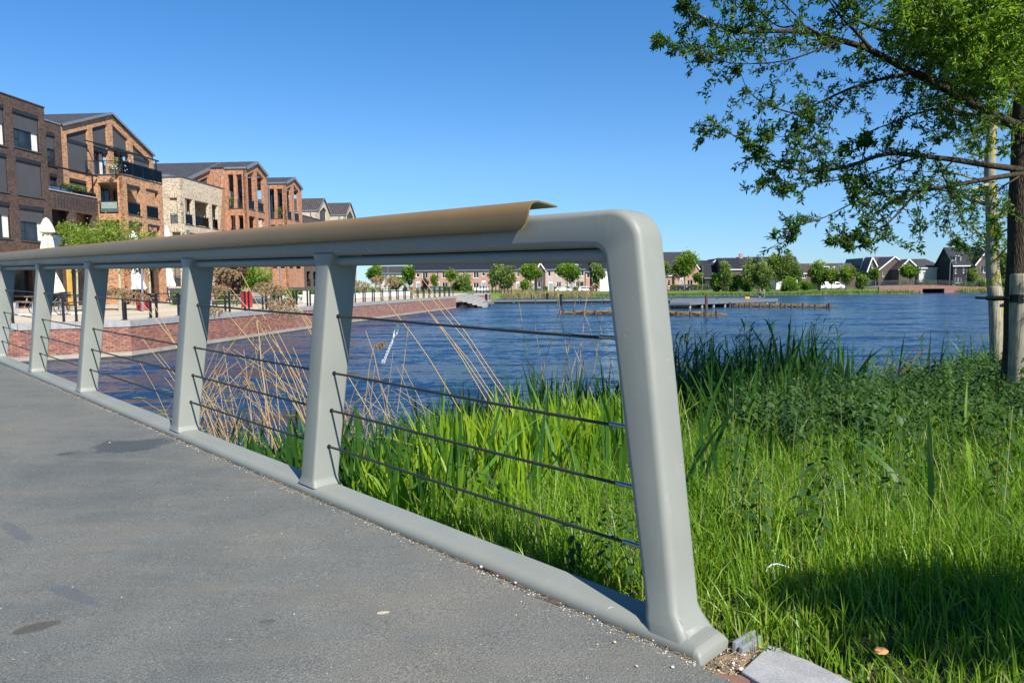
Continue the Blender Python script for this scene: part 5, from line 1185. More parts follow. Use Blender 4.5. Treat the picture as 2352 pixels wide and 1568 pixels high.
def cream_gable(label, x_eave, y_eave, x_ap, y_ap, x_r, y_r, x_left, holes, loc_a, trunk_w=6):
    pl = front(0.0); root = thing('gabled_house', label, 'house', pl.w(loc_a, TZ)); e = pl.px(*z3(x_eave, y_eave)); ap = pl.px(*z3(x_ap, y_ap)); r = pl.px(*z3(x_r, y_r)); r = (2 * ap[0] - e[0], e[1])
    g = .8; a0 = pl.px(*z3(holes[0], 700))[0]; a1 = pl.px(*z3(holes[1], 700))[0]
    def sl(a): return e[1] + (ap[1] - e[1]) * (a - e[0]) / (ap[0] - e[0]) if a < ap[0] else ap[1] + (r[1] - ap[1]) * (a - ap[0]) / (r[0] - ap[0])
    P = [(a0, e[1] - 3.2), (a1, e[1] - 3.2), (a1, sl(a1) - g), (ap[0], ap[1] - 1.25), (a0, sl(a0) - g)]
    H = [(e[0] + .8 + k * 2.2, e[0] + 2.2 + k * 2.2, z, z + 2.2) for k in range(int((r[0] - e[0] - 1) / 2.2)) for z in (2.6, 5.6)]
    wall('wall', pl, [(e[0], TZ), (r[0], TZ), r, ap, e], [P] + H, M['cream_brick'], root)
    b = MB(); b.add([pl.w(*p, -.2) for p in P], [tuple(range(5))]); b.build('roller_screen', M['screen_fabric'], root)
    for h in H: window(pl, h, root)
    cr = cross(0.0, e[0]); wall('side_wall', cr, [(-14, TZ), (-.001, TZ), (-.001, e[1] - .001), (-14, e[1] - .001)], [(-3.4, -.8, e[1] - 3.1, e[1] - .8)], M['cream_brick'], root); window(cr, (-3.4, -.8, e[1] - 3.1, e[1] - .8), root, mull=(.5,))
    gable_roof('roof', pl, e, ap, r, 15, root, 'roof_tiles_brown'); solid('gutter', cr, -14, .1, e[1] - .02, e[1] + .16, .003, .12, 'zinc', root); solid('downpipe', cr, -1.0 , -.9, TZ, e[1] - .1, .02, .12, 'zinc', root)
cream_gable('cream brick house with a dark steep roof and triangular screened window, nearer of the two', 1853, 742, 1917, 614, 1990, 842, 1625, (1876, 1946), 62)
cream_gable('cream brick house with a dark steep roof, half hidden behind the first cream house', 2143, 788, 2193, 660, 2245, 820, 1955, (2160, 2225), 78)
def low_dark():
    pl = front(1.2); a0, zt = pl.px(*z3(1700, 790)); a1 = a0 + 12; root = thing('low_building', 'low dark brick building in front of the cream houses', 'building', pl.w(a0, TZ))
    cr = cross(1.2, a0); zt2 = cross(1.2, a0).px(*z3(1800, 793))[1]
    H = [(a0 + .8 + 2.6 * k, a0 + 2.4 + 2.6 * k, z, z + 2.0) for k in range(4) for z in (2.7, 5.6)]
    H = [h for h in H if h[3] < zt - .4]
    wall('wall', pl, [(a0, TZ), (a1, TZ), (a1, zt), (a0, zt)], H, M['brown_brick_far'], root)
    for h in H: loggia(pl, h, root, mat='brown_brick_far', depth=1.2)
    wall('side_wall', cr, [(-3.5, TZ), (-.001, TZ), (-.001, zt - .001), (-3.5, zt - .001)], [], M['brown_brick_far'], root)
    solid('coping', pl, a0, a1, zt, zt + .1, -.4, .05, 'stone_dark', root); solid('coping', cr, -3.5, -.4, zt, zt + .1, -.4, .05, 'stone_dark', root)
    solid('plinth', pl, a0, a1, TZ, 2.55, .003, .05, 'stone_dark', root)
low_dark()

for _o in list(S.objects):
    if _o.parent is None and _o.get('category') in ('building', 'house'): settle(_o)
# ================================================================ TERRACE, QUAY AND EVERYTHING ON IT
def hz4(x): return (654 + (1176 - x / K4) * 0.01) * K4
# quay edge (top of coping) in plan
QP = [np.array(p) for p in ((-30.0, 21.5), (-17.6, 25.4), (-14.55, 27.2), (-12.75, 41.8), (-11.35, 51.5), (-6.3, 81.0))]
def tpoint(x, y, z=TZ): return atz(x / K4, y / K4, z)
def mk_terrace():
    N = Nd('fine_gravel'); c = N.coord('Object'); f = N.noise(c, 14, 6, .8); g = N.noise(c, .35, 5)
    m = N.set(N.mix(.6, N.ramp(g, [(.3, (.42, .35, .25)), (.7, (.54, .46, .34))]), N.ramp(f, [(.3, .7), (.7, 1.25)]), 'MULTIPLY'), .95, normal=N.bump(f, .4, .01)); MATS['fine_gravel'] = m
    b = MB(); e = [(q[0] - .25, q[1] + .12) for q in QP]; e = [(-70, 18)] + e + [(-6.6, 81.0), (-6.9, 112), (-70, 112)]
    n = len(e); b.add([(*p, TZ - .01) for p in e] + [(*p, TZ - 2.4) for p in e], [tuple(range(n - 1, -1, -1))] + [(i, (i + 1) % n, n + (i + 1) % n, n + i) for i in range(n)])
    tag(b.build('terrace', m), 'pale gravel terrace between the quay and the buildings', kind='structure')
    # quay wall: a thing with coping stones and bricks
    root = thing('quay_wall', 'long red brick quay wall with grey coping along the terrace', 'quay wall', (*QP[2], 0))
    mort = plain('quay_mortar', (.30, .26, .23), .95, var=.25, scale=4)
    bm1 = [plain('quay_red', (.29, .13, .10), .85, var=.2, scale=9), plain('quay_orange', (.36, .175, .12), .85, var=.2, scale=9), plain('quay_purple', (.20, .11, .095), .85, var=.2, scale=9)]
    ntot = 0
    for i in range(len(QP) - 1):
        p, q = QP[i], QP[i + 1]; L = float(np.linalg.norm(q - p)); u = (q - p) / L; n = np.array([u[1], -u[0]])
        P = Pl((*p, 0), (*u, 0), (*n, 0))
        b = MB(); pbox(b, P, 0, L, -1.2, TZ - .27, -.5, -.075); b.build('wall_core', mort, root)
        # concrete foot just above the water, with a dark wet line
        b = MB(); pbox(b, P, 0, L, .05, .20, -.3, .012); b.build('foot_course', plain('quay_foot', (.33, .30, .25), .9, var=.2, scale=2), root)
        b = MB(); pbox(b, P, 0, L, -1.2, .049, -.3, .006); b.build('wet_line', plain('quay_wet', (.07, .06, .035), .5, var=.3, scale=3), root)
        # coping stones
        k = max(1, round(L / 1.9)); st = None
        for j in range(k):
            b = MB(); pbox(b, P, .004, L / k - .008, TZ - .25, TZ - .0, -.42, .03)
            if st is None: st = b.build('coping_stone', M['stone_grey'], root, bevel=0.008); st0 = st
            else: st0 = st.copy(); COL.objects.link(st0)
            st0.location = (u[0] * L / k * j, u[1] * L / k * j, 0)
        # bricks: real pieces; single objects where they show largest, one joined piece beyond
        rows = 12; bh = (TZ - .27 - .20) / rows; bl = .225; cols_ = int(L / bl) + 1; rest = MB()
        restm = M['quay_brick']
        single = i in (1, 2)
        for r_ in range(rows):
            z0 = .205 + r_ * bh
            for c_ in range(-1, cols_):
                a0 = c_ * bl + (bl / 2 if r_ % 2 else 0); a1 = a0 + bl - .012; a0c, a1c = max(0, a0), min(L, a1)
                if a1c - a0c < .03: continue
                jit = rng.uniform(-.005, .003)
                wx = P.w(a0c, z0, 0); 
                vis = (i == 1 and a0c > L - 1.9) or (i == 2 and a0c < 3.4)
                if vis and ntot < 296:
                    bb = MB(); pbox(bb, P, a0c, a1c, z0, z0 + bh - .013, -.08, 0 + jit); bb.build('brick', bm1[rng.choices([0, 1, 2], [6, 5, 1.4])[0]], root); ntot += 1
                elif i < 5: pbox(rest, P, a0c, a1c, z0, z0 + bh - .013, -.08, 0 + jit)
        if rest.f:
            # joined bricks keep individual colours through three materials
            rest2 = MB(); o = None
            nb = len(rest.f) // 6; rest.mi = []
            for k_ in range(nb): rest.mi += [rng.choices([0, 1, 2], [6, 4, 1.6])[0]] * 6
            far_m = [plain('quay_red_far', (.32, .165, .13), .85, var=.25, scale=3), plain('quay_orange_far', (.36, .20, .155), .85, var=.25, scale=3), plain('quay_purple_far', (.24, .145, .12), .85, var=.2, scale=3)]
            o = rest.build('bricks', far_m if i > 2 else bm1, root); o['kind'] = 'stuff'
    settle(root)
mk_terrace()

def posn(x, y, z=TZ):
    p = tpoint(x, y, z); return np.array([p[0], p[1], z])
# ---- steel fences along the quay: frames of two flat posts with a top rail and wires
def mk_fences():
    def unit(L, thin=False):
        root = thing('fence_panel', '', 'fence', (0, 0, 0)); pw = .045
        for s_ in (0, L):
            b = MB(); b.box((s_ - pw, -.035, 0), (s_ + pw, .035, .96)); b.build('post', M['black_metal'], root)
        b = MB(); b.box((-pw, -.03, .96), (L + pw, .03, 1.0)); b.build('top_rail', M['black_metal'], root)
        for z in (.2, .38, .56, .74):
            b = MB(); b.tube([(0, 0, z), (L, 0, z)], .0045, 4); b.build('wire', M['galvanised'], root)
        return root
    line = QP[1:]; proto = unit(1.55); used = False; k = 0
    # walk along the quay and set the panels a little inside the coping
    seglen = [np.linalg.norm(b - a) for a, b in zip(line[:-1], line[1:])]; tot = sum(seglen)
    s = -6.0; idx = 0
    while s < tot - .3:
        t = s; i = 0
        while i < len(seglen) - 1 and t > seglen[i]: t -= seglen[i]; i += 1
        p, q = line[i], line[i + 1]; u = (q - p) / seglen[i]; n = np.array([u[1], -u[0]]); c = p + u * t - n * .32
        o = proto if not used else copy_tree(proto); used = True
        o.location = (c[0], c[1], TZ); o.rotation_euler = (0, 0, math.atan2(u[1], u[0])); idx += 1
        side = 'left of the brick corner' if s < seglen[0] - 1 else ('near the brick corner' if s < 9 else ('before the picnic tables' if s < 17 else ('midway along the quay' if s < 34 else 'toward the far end of the quay')))
        side += [', leaning a little in the line', ''][0] if False else ''
        side += ', before the %s' % ('bike racks' if s < 3 else 'cream parasol' if s < 6 else 'pale tree trunks' if s < 9 else 'lamp post' if s < 12 else 'red barrel' if s < 15 else 'park bench' if s < 18 else 'concrete blocks' if s < 26 else 'retaining wall' if s < 40 else 'willow bush')
        tag(o, 'black steel fence panel ' + side, 'fence', 'black fence panels along the quay edge')
        s += 1.95
    # second quay piece beyond the steps
mk_fences()

# ---- closed parasols
def parasol(label, x, ytop, ybase, mat, seed, fat=1.0, Y=None, base=True):
    """x, ytop in photo pixels; stands on the terrace"""
    g = posn(x, ybase); Y = g[1]; top = aty(x / K4, ytop / K4, Y); H = top[2] - TZ; root = thing('closed_parasol', label, 'parasol', g, 0, 'folded parasols on the terrace')
    rs = random.Random(seed); b = MB(); seg = 20; rings = []
    prof = [(.02, 1.0), (.10, .985), (.20, .93), (.27, .87), (.30, .845), (.15, .835), (.19, .76), (.23, .66), (.26, .60), (.20, .57), (.22, .50), (.18, .46), (.24, .40), (.36, .30), (.46, .22), (.42, .20), (.20, .21)]
    for r, f in prof:
        ring = []
        for k in range(seg):
            a = 2 * math.pi * k / seg; w_ = 1 + (.24 if k % 2 else -.2) * (1.0 if f < .8 else .35) + rs.uniform(-.05, .05); ring.append((r * fat * w_ * math.cos(a) + .03 * math.sin(f * 9), r * fat * w_ * math.sin(a), H * (f + rs.uniform(-.006, .006) * (f < .8))))
        rings.append(ring)
    b.loft(rings); b.build('canopy', mat, root, smooth=True, auto=60)
    b = MB(); b.tube([(0, 0, 0), (0, 0, H * .98)], .035, 8); b.build('pole', M['frame_white'] if mat is not M['parasol_cream'] else M['wood_table'], root)
    b = MB(); b.box((-.4, -.4, 0), (.4, .4, .08)); b.build('foot', M['stone_grey'], root)
    b = MB(); b.tube([(.23 * fat * math.cos(t), .23 * fat * math.sin(t), H * .53 + .01) for t in [i * 2 * math.pi / 16 for i in range(17)]], .012, 5); b.build('strap', mat, root)
    return root
parasol('large cream folded parasol before the dark building', 205, 870, 1245, M['parasol_cream'], 1, 1.25)
parasol('white folded parasol behind the tree trunks, left of two', 448, 925, 1215, M['parasol_white'], 2, 1.0)
parasol('white folded parasol with small red print, behind the feathery tree', 545, 923, 1215, M['parasol_white'], 3, 1.35)
parasol('narrow white folded parasol before the cream building', 678, 902, 1205, M['parasol_white'], 4, 1.0)

# ---- picnic tables
def picnic_proto():
    r = thing('picnic_table', '', 'picnic table', (0, 0, 0)); m = M['wood_table']
    for k in range(5):
        b = MB(); b.box((-.9, -.36 + k * .146, .72), (.9, -.36 + k * .146 + .135, .76)); b.build('plank', m, r)
    for y in (-.75, .75):
        for j in (0, 1):
            b = MB(); yy = y - .14 + j * .145; b.box((-.9, yy, .42), (.9, yy + .135, .46)); b.build('seat_plank', m, r)
    for x in (-.62, .62):
        for s in (-1, 1):
            b = MB(); b.tube([(x, s * .22, .72), (x, s * .66, 0)], .045, 4); b.build('leg', m, r)
        b = MB(); b.box((x - .04 + .05, -.86, .34), (x + .0 + .05, .86, .42)); b.build('crossbar', m, r)
    return r
pt = picnic_proto(); used = False
for x, y, rz, lab in ((300, 1240, .2, 'wooden picnic table left of the large cream parasol, nearest the left edge'), (330, 1212, .1, 'dark wooden picnic table laid with bottles behind the cream parasol'), (430, 1216, .1, 'wooden picnic table beside the pale tree trunks'), (640, 1212, .25, 'wooden picnic table beside the red barrel of plants'), (795, 1222, .15, 'grey wooden picnic table where a child stands, before the cream building'), (900, 1226, .2, 'grey wooden picnic table with crossed legs left of the red barrel and yellow pole'), (80, 1232, .1, 'wooden picnic table by the far left railing bay')):
    o = pt if not used else copy_tree(pt); used = True; g = posn(x, y); o.location = g; o.rotation_euler = (0, 0, rz); tag(o, lab, 'picnic table', 'wooden picnic tables on the terrace')
# things on the tables
def on_table(name, label, cat, x, y, build, group=None):
    g = posn(x, y); r = thing(name, label, cat, (g[0], g[1], TZ + .76), 0, group); build(r); return r
def bottles(r):
    for k, (dx, c) in enumerate(((-.12, 'parasol_white'), (0, 'red_paint'), (.1, 'yellow_wood'), (.22, 'frame_black'))):
        b = MB(); b.lathe([(.035, 0), (.035, .14), (.012, .19), (.012, .24)], (dx, 0, .05), 8); b.build('bottle', M[c], r)
    b = MB(); b.box((-.2, -.12, 0), (.3, .12, .05)); b.build('tray', M['yellow_wood'], r)
on_table('condiment_tray', 'tray of sauce bottles on the dark picnic table right of the cream parasol', 'tray', 330, 1210, bottles, 'trays of bottles')
on_table('condiment_tray', 'tray of sauce bottles on the table near the pale tree trunks', 'tray', 437, 1214, bottles, 'trays of bottles')
on_table('condiment_tray', 'small tray of bottles on the table before the cream building', 'tray', 782, 1221, bottles, 'trays of bottles')

def barrel(label, x, y, pole_to=None, plant=True, h=.95):
    g = posn(x, y); r = thing('red_barrel', label, 'barrel', g, 0, 'red barrels used as planters')
    b = MB(); b.lathe([(.31, 0), (.33, .02), (.32, .04), (.32, h * .33), (.34, h * .345), (.32, h * .36), (.32, h * .66), (.34, h * .675), (.32, h * .69), (.32, h * .97), (.335, h), (.28, h), (.28, h - .06)], (0, 0, 0), 20); b.build('drum', M['red_paint'], r, smooth=True, auto=40)
    if plant:
        rs = np.random.default_rng(int(x)); n = 90; base = np.stack([rs.normal(0, .12, n), rs.normal(0, .12, n), np.full(n, h - .05)], 1)
        co, q = blades(base, rs.uniform(.2, .5, n), np.full(n, .02), rs.uniform(.1, .9, n), rs.uniform(0, 6.28, n), rs.uniform(0, 1, n), seg=3, rs=rs); np_mesh('plant', co, q, STRAW if x > 950 else LEAF_G, r, tint=np.repeat(rs.random(n), 3))
    return g
g = barrel('shiny red steel barrel with a yellow wooden pole, before the green shrub', 988, 1229)
barrel('red steel barrel with a tuft of grass, seen between the two left railing bays', 572, 1240)
barrel('red barrel planter half hidden behind the third railing post', 752, 1216, plant=False)
def pole(name, label, cat, x0, y0, x1, y1, r, mat, grp=None):
    g = posn(x0, y0); t = aty(x1 / K4, y1 / K4, g[1]); o = thing(name, label, cat, g, 0, grp); b = MB(); b.tube([(0, 0, 0), tuple(t - g)], r, 8); b.build('shaft', mat, o); return o, t - g
pole('yellow_pole', 'yellow wooden pole leaning up out of the red barrel', 'pole', 990, 1195, 973, 1015, .055, M['yellow_wood'])
pole('yellow_pole', 'thin yellow wooden pole before the cream building, half hidden by the railing post', 'pole', 742, 1235, 738, 1015, .05, M['yellow_wood'])
for x0, y0, x1, y1, lab in ((828, 1212, 823, 990, 'pale blue grey lamp post beside the seated man'), (1125, 1212, 1117, 985, 'dark lamp post before the orange loggia'), (571, 1245, 566, 1010, 'blue grey lamp post among the feathery branches')):
    o, t = pole('lamp_post', lab, 'lamp post', x0, y0, x1, y1, .06, M['zinc'], 'lamp posts on the terrace')
    b = MB(); h = t[2]; b.box((t[0] - .2, -.1, h + .002), (t[0] + .3, .1, h + .08)); b.build('lantern', M['zinc'], o)

# ---- trees and shrubs of the terrace
def tree_px(label, x, ybase, xc, yc, rx, ry, n, size, mat, seed, name='young_tree', trunk=.06, group=None, tm='bark_grey', jag=.25, depth=1.0):
    g = posn(x, ybase); c = aty(xc / K4, yc / K4, g[1]); sc = g[1] / 2856.0
    leafball(name, label, 'tree' if trunk else 'shrub', c, (rx * sc, rx * sc * depth, ry * sc), n, size, mat, loc=g, seed=seed, trunk=trunk, group=group, trunkmat=tm, jag=jag)
tree_px('feathery yellow green tree with pale trunks beside the cream parasol, left', 480, 1243, 440, 985, 150, 108, 9000, .12, LEAF_L, 1, 'feathery_tree', .10, 'feathery trees on the terrace', 'bark_pale', depth=.8, jag=.7)
tree_px('feathery yellow green tree, its top just showing over the handrail at the left', 310, 1235, 300, 950, 60, 75, 2600, .13, LEAF_L, 2, 'feathery_tree', .07, 'feathery trees on the terrace', 'bark_pale')
tree_px('feathery tree with a low crown crossing the white parasols', 600, 1243, 590, 1000, 75, 75, 1800, .12, LEAF_L, 3, 'feathery_tree', .07, 'feathery trees on the terrace', 'bark_pale', jag=.5)
tree_px('purple leaved shrub before the cream building', 920, 1218, 912, 1105, 62, 85, 3600, .16, LEAF_P, 4, 'purple_shrub', .06)
tree_px('bright green maple before the orange building', 1010, 1214, 1015, 1130, 62, 62, 3600, .17, LEAF_M, 5, 'green_shrub', .06)
tree_px('low green bush at the foot of the orange loggia', 1095, 1213, 1095, 1180, 26, 28, 900, .12, LEAF_M, 6, 'green_bush', None)
tree_px('flat green bush right of the dark lamp post', 1170, 1213, 1175, 1185, 30, 20, 900, .12, LEAF_M, 7, 'green_bush', None)
g = tpoint(420, 1200)
def hedge(label, P0, P1, w_, h, mat=LEAF_M, z=None, n=None, seed=0, size=.12, name='hedge'):
    P0 = np.array(P0, float); P1 = np.array(P1, float); L = np.linalg.norm(P1 - P0); u = (P1 - P0) / L; v = np.array([-u[1], u[0]]); rs = np.random.default_rng(seed); n = n or int(L * (w_ + 2 * h) * 130)
    a = rs.uniform(0, L, n); f = rs.integers(0, 3, n); y = np.where(f == 0, rs.uniform(-w_ / 2, w_ / 2, n), np.where(f == 1, -w_ / 2, w_ / 2)) + rs.normal(0, .03, n); zz = np.where(f == 0, h, rs.uniform(0, h, n)) + rs.normal(0, .03, n)
    P = np.stack([u[0] * a + v[0] * y, u[1] * a + v[1] * y, zz], 1); D = rs.normal(size=(n, 3)); D[:, 2] += .3
    co, fc = leaf_cloud(P, D, rs.uniform(.6, 1.3, n) * size, .6, rs=rs); zb = TZ if z is None else z
    r = thing(name, label, 'hedge', (P0[0], P0[1], zb)); np_mesh('foliage', co, fc, mat, r, tint=np.repeat(rs.random(n), 2))
    b = MB(); q = [u * 0 - v * w_ * .42, u * L - v * w_ * .42, u * L + v * w_ * .42, v * w_ * .42]; b.add([(*p, 0) for p in q] + [(*p, h - .06) for p in q], [(0, 3, 2, 1), (4, 5, 6, 7), (0, 1, 5, 4), (1, 2, 6, 5), (2, 3, 7, 6), (3, 0, 4, 7)]); b.build('inner_twigs', plain('twig_dark', (.02, .03, .012), .9), r)
    return r
# clipped hedge in a trough on the dark building's balcony
_pl = front(-.45); a0_ = _pl.px(*z1(830, 1385))[0]; a1_ = _pl.px(*z1(1105, 1440))[0]; w0_ = _pl.w(a0_, 0); w1_ = _pl.w(a1_, 0)
hedge('clipped green hedge on the balcony of the dark building', w0_[:2], w1_[:2], .5, .75, z=DB[1] - .1, name='balcony_hedge', seed=3)
# lawn strips, white kerb wall, bench
def flat(name, label, pts, z, mat, th=.12):
    b = MB(); n = len(pts); b.add([(*p, z) for p in pts] + [(*p, z - th) for p in pts], [tuple(range(n - 1, -1, -1))] + [(i, (i + 1) % n, n + (i + 1) % n, n + i) for i in range(n)]); o = b.build(name, mat); tag(o, label, kind='structure'); return o
lawn = plain('lawn', (.10, .20, .035), .95, var=.35, scale=2.5, bump=.6, bscale=30)
A = tpoint(760, 1203); B_ = tpoint(1240, 1208); 
flat('lawn', 'strip of bright lawn before the cream and orange buildings', [(-24.5, 50), (-22.3, 50), (-18.0, 84), (-25.0, 84)], TZ + .004, lawn)
hedge('low loose green planting at the foot of the cream and orange buildings', (-24.3, 52), (-19.2, 88), .9, .75, seed=12, size=.16, name='planting_strip', mat=LEAF_M)
def low_wall(name, label, p, q, h, w_, mat, cat='wall'):
    p = np.array(p, float); q = np.array(q, float); L = np.linalg.norm(q - p); u = (q - p) / L; n = np.array([-u[1], u[0]]); r = thing(name, label, cat, (*p, TZ)); k = max(1, round(L / 2.4))
    for j in range(k):
        b = MB(); b.obox(u * (L / k * (j + .5)), u, n, L / k / 2 - .008, w_ / 2, 0, h); b.build('block', mat, r, bevel=.01)
low_wall('retaining_wall', 'low white concrete retaining wall in front of the lawn and hedges', (-19.6, 54.0), (-13.2, 92.0), .5, .5, M['frame_white'])
def bench():
    g = posn(1020, 1216); r = thing('park_bench', 'grey park bench with a slatted back right of the yellow pole', 'bench', g, .15)
    for k in range(4):
        b = MB(); b.box((-1.2, -.25 + k * .13, .43), (1.2, -.25 + k * .13 + .11, .48)); b.build('slat', plain('bench_wood', (.30, .29, .27), .8), r)
    for k in range(3):
        b = MB(); b.box((-1.2, .30 + k * .02, .55 + k * .14), (1.0, .34 + k * .02, .66 + k * .14)); b.build('back_slat', plain('bench_wood', (.30, .29, .27), .8), r)
    for x in (-.9, .9): b = MB(); b.box((x - .2, -.25, 0), (x + .2, .3, .429)); b.build('foot', M['stone_dark'], r)
bench()
for x, y, lab in ((1228, 1204, 'taller pale concrete block standing by the lawn near the railing post'), (1245, 1206, 'shorter pale concrete block near the railing post')):
    g = posn(x, y + 8); o = thing('concrete_block', lab, 'block', g, .1, 'pale concrete blocks by the lawn'); b = MB(); b.box((-.25, -.25, 0), (.25, .25, .9 if x == 1228 else .6)); b.build('block', plain('concrete_pale', (.5, .48, .44), .9), o, bevel=.03)
# bike racks and a bicycle
def rack(label, x, y, rz):
    g = posn(x, y); r = thing('bike_rack', label, 'bike rack', g, rz, 'bike racks behind the fence')
    b = MB(); b.tube([(-1.3, 0, .04), (1.3, 0, .04)], .02, 6); b.tube([(-1.3, .35, .04), (1.3, .35, .04)], .02, 6); b.build('rail', M['galvanised'], r)
    for k in range(5):
        x_ = -1.1 + k * .55; h = .38 if k % 2 else .55; b = MB()
        for s in (-.035, .035): b.tube([(x_ + s, 0, .04), (x_ + s, .05, h), (x_ + s, .2, h + .03), (x_ + s, .35, .04)], .011, 5)
        b.build('hoop', M['galvanised'], r)
rack('galvanised bike rack behind the fence at the far left', 70, 1262, .55); rack('galvanised bike rack holding a bicycle', 245, 1258, .5)
def bicycle():
    g = posn(200, 1262); r = thing('bicycle', 'black bicycle with a front crate leaning in the rack by the cream parasol', 'bicycle', g, 1.0); m = M['black_metal']
    for x in (-.52, .52):
        b = MB(); b.tube([(x + .34 * math.cos(t), 0, .35 + .34 * math.sin(t)) for t in [i * 2 * math.pi / 24 for i in range(25)]], .018, 6, cap=False); w_ = b.build('wheel', m, r)
        b = MB(); [b.tube([(x, 0, .35), (x + .33 * math.cos(t), 0, .35 + .33 * math.sin(t))], .003, 3) for t in [i * math.pi / 7 for i in range(14)]]; b.build('spokes', M['galvanised'], w_)
    b = MB(); A_ = (-.52, 0, .35); B2 = (-.1, 0, .32); C_ = (-.22, 0, .85); D_ = (.38, 0, .82); E_ = (.52, 0, .35); b.tube([A_, B2], .014, 6); b.tube([A_, C_], .012, 6); b.tube([B2, C_], .018, 6); b.tube([B2, D_], .018, 6); b.tube([C_, D_], .016, 6); b.tube([(.34, 0, .98), D_, E_], .015, 6); b.build('frame', m, r)
    b = MB(); b.tube([(.2, -.3, .98), (.34, -.12, 1.02), (.34, .12, 1.02), (.2, .3, .98)], .012, 6); b.build('handlebar', M['galvanised'], r)
    b = MB(); b.box((-.38, -.08, .90), (-.1, .08, .95)); b.build('saddle', m, r, bevel=.02)
    b = MB(); b.box((.45, -.22, .80), (.85, .22, .84)); [b.box((.45, -.22, z), (.85, -.20, z + .05)) or b.box((.45, .20, z), (.85, .22, z + .05)) or b.box((.45, -.2, z), (.47, .2, z + .05)) or b.box((.83, -.2, z), (.85, .2, z + .05)) for z in (.86, .94, 1.02)]; b.build('crate', m, r)
bicycle()
o = thing('planter_pot', 'white conical pot behind the fence at far left', 'pot', posn(38, 1262)); b = MB(); b.lathe([(.2, 0), (.3, .55), (.32, .6), (.26, .6), (.26, .5)], (0, 0, 0), 16); b.build('pot', M['frame_white'], o, smooth=True, auto=40)
# sofa, flowers on the balcony
fl, c0_, c1_, pl2_, pl_, H_, cr_ = O1
def sofa():
    p = Pl(cr_.w(0, 0, -.9), ND, -HD); r = thing('garden_sofa', 'pale green grey sofa on the open corner balcony', 'sofa', p.w(-1.4, H_[0][2])); z = H_[0][2]
    for nm, a in (('seat', (-2.3, -.55, z + .12, z + .42, 0, .75)), ('backrest', (-2.3, -.55, z + .42, z + .95, -.0, .22)), ('armrest', (-2.45, -2.31, z + .12, z + .65, 0, .75)), ('armrest', (-.54, -.4, z + .12, z + .65, 0, .75))):
        b = MB(); pbox(b, p, *a); b.build(nm, plain('sofa_fabric', (.36, .40, .33), .9), r, bevel=.05)
    settle(r)
sofa()
def flowers(label, P, h, n, seed, flower=(.8, .75, .7), w_=.3):
    r = thing('potted_flowers', label, 'potted plant', P, 0, 'potted plants on the balconies'); b = MB(); b.lathe([(.13, 0), (.17, .28), (.14, .28)], (0, 0, 0), 12); b.build('pot', plain('pot_dark', (.08, .07, .06), .7), r)
    rs = np.random.default_rng(seed); P_ = np.stack([rs.normal(0, w_ * .5, n), rs.normal(0, w_ * .5, n), .25 + rs.random(n) * h], 1); co, f = leaf_cloud(P_, rs.normal(size=(n, 3)) + np.array([0, 0, .5]), rs.uniform(.06, .13, n), .5, rs=rs); np_mesh('leaves', co, f, LEAF_M, r, tint=np.repeat(rs.random(n), 2))
    P_ = np.stack([rs.normal(0, w_ * .55, 40), rs.normal(0, w_ * .55, 40), .3 + rs.random(40) * h], 1); b = MB(); [b.blob(p, (.035, .035, .03), seed=i, seg=5, rg=3) for i, p in enumerate(P_)]; b.build('blossoms', plain('petal%d' % seed, flower, .8), r)
p3 = front(1.55)
for x, y, lab, h, fc_ in ((1530, 1160, 'tall rose in a pot on the balcony left of the man', 1.0, (.7, .35, .3)), (1460, 1165, 'white flowers in a pot at the left end of the glass balcony', .3, (.85, .85, .8)), (1595, 1160, 'white daisies in a pot beside the balcony post', .5, (.85, .85, .8)), (1915, 1245, 'white hydrangea in a pot at the right end of the balcony', .6, (.85, .85, .85))):
    a = p3.px(*z1(x, y))[0]; flowers(lab, p3.w(a, fl + .0), h, 160, int(x), fc_)
flowers('tall green plant in a trough on the cream building roof side', front(1.2).w(T2[1] + 0, T2[3]), .0001, 4, 5) if False else None
_p = cross(2.0, T2[1] - 0.0); flowers('bushy green plant on the corner balcony of the second orange building', cross(2.35, T2[1] + .35).w(-1.9, T2[3]), 1.0, 500, 81, (.1, .2, .05), .5)
flowers('bushy green plant on the corner balcony of the farthest orange building', cross(2.35, T3[1] + .35).w(-1.0, T3[3]), 1.1, 600, 82, (.1, .2, .05), .6)

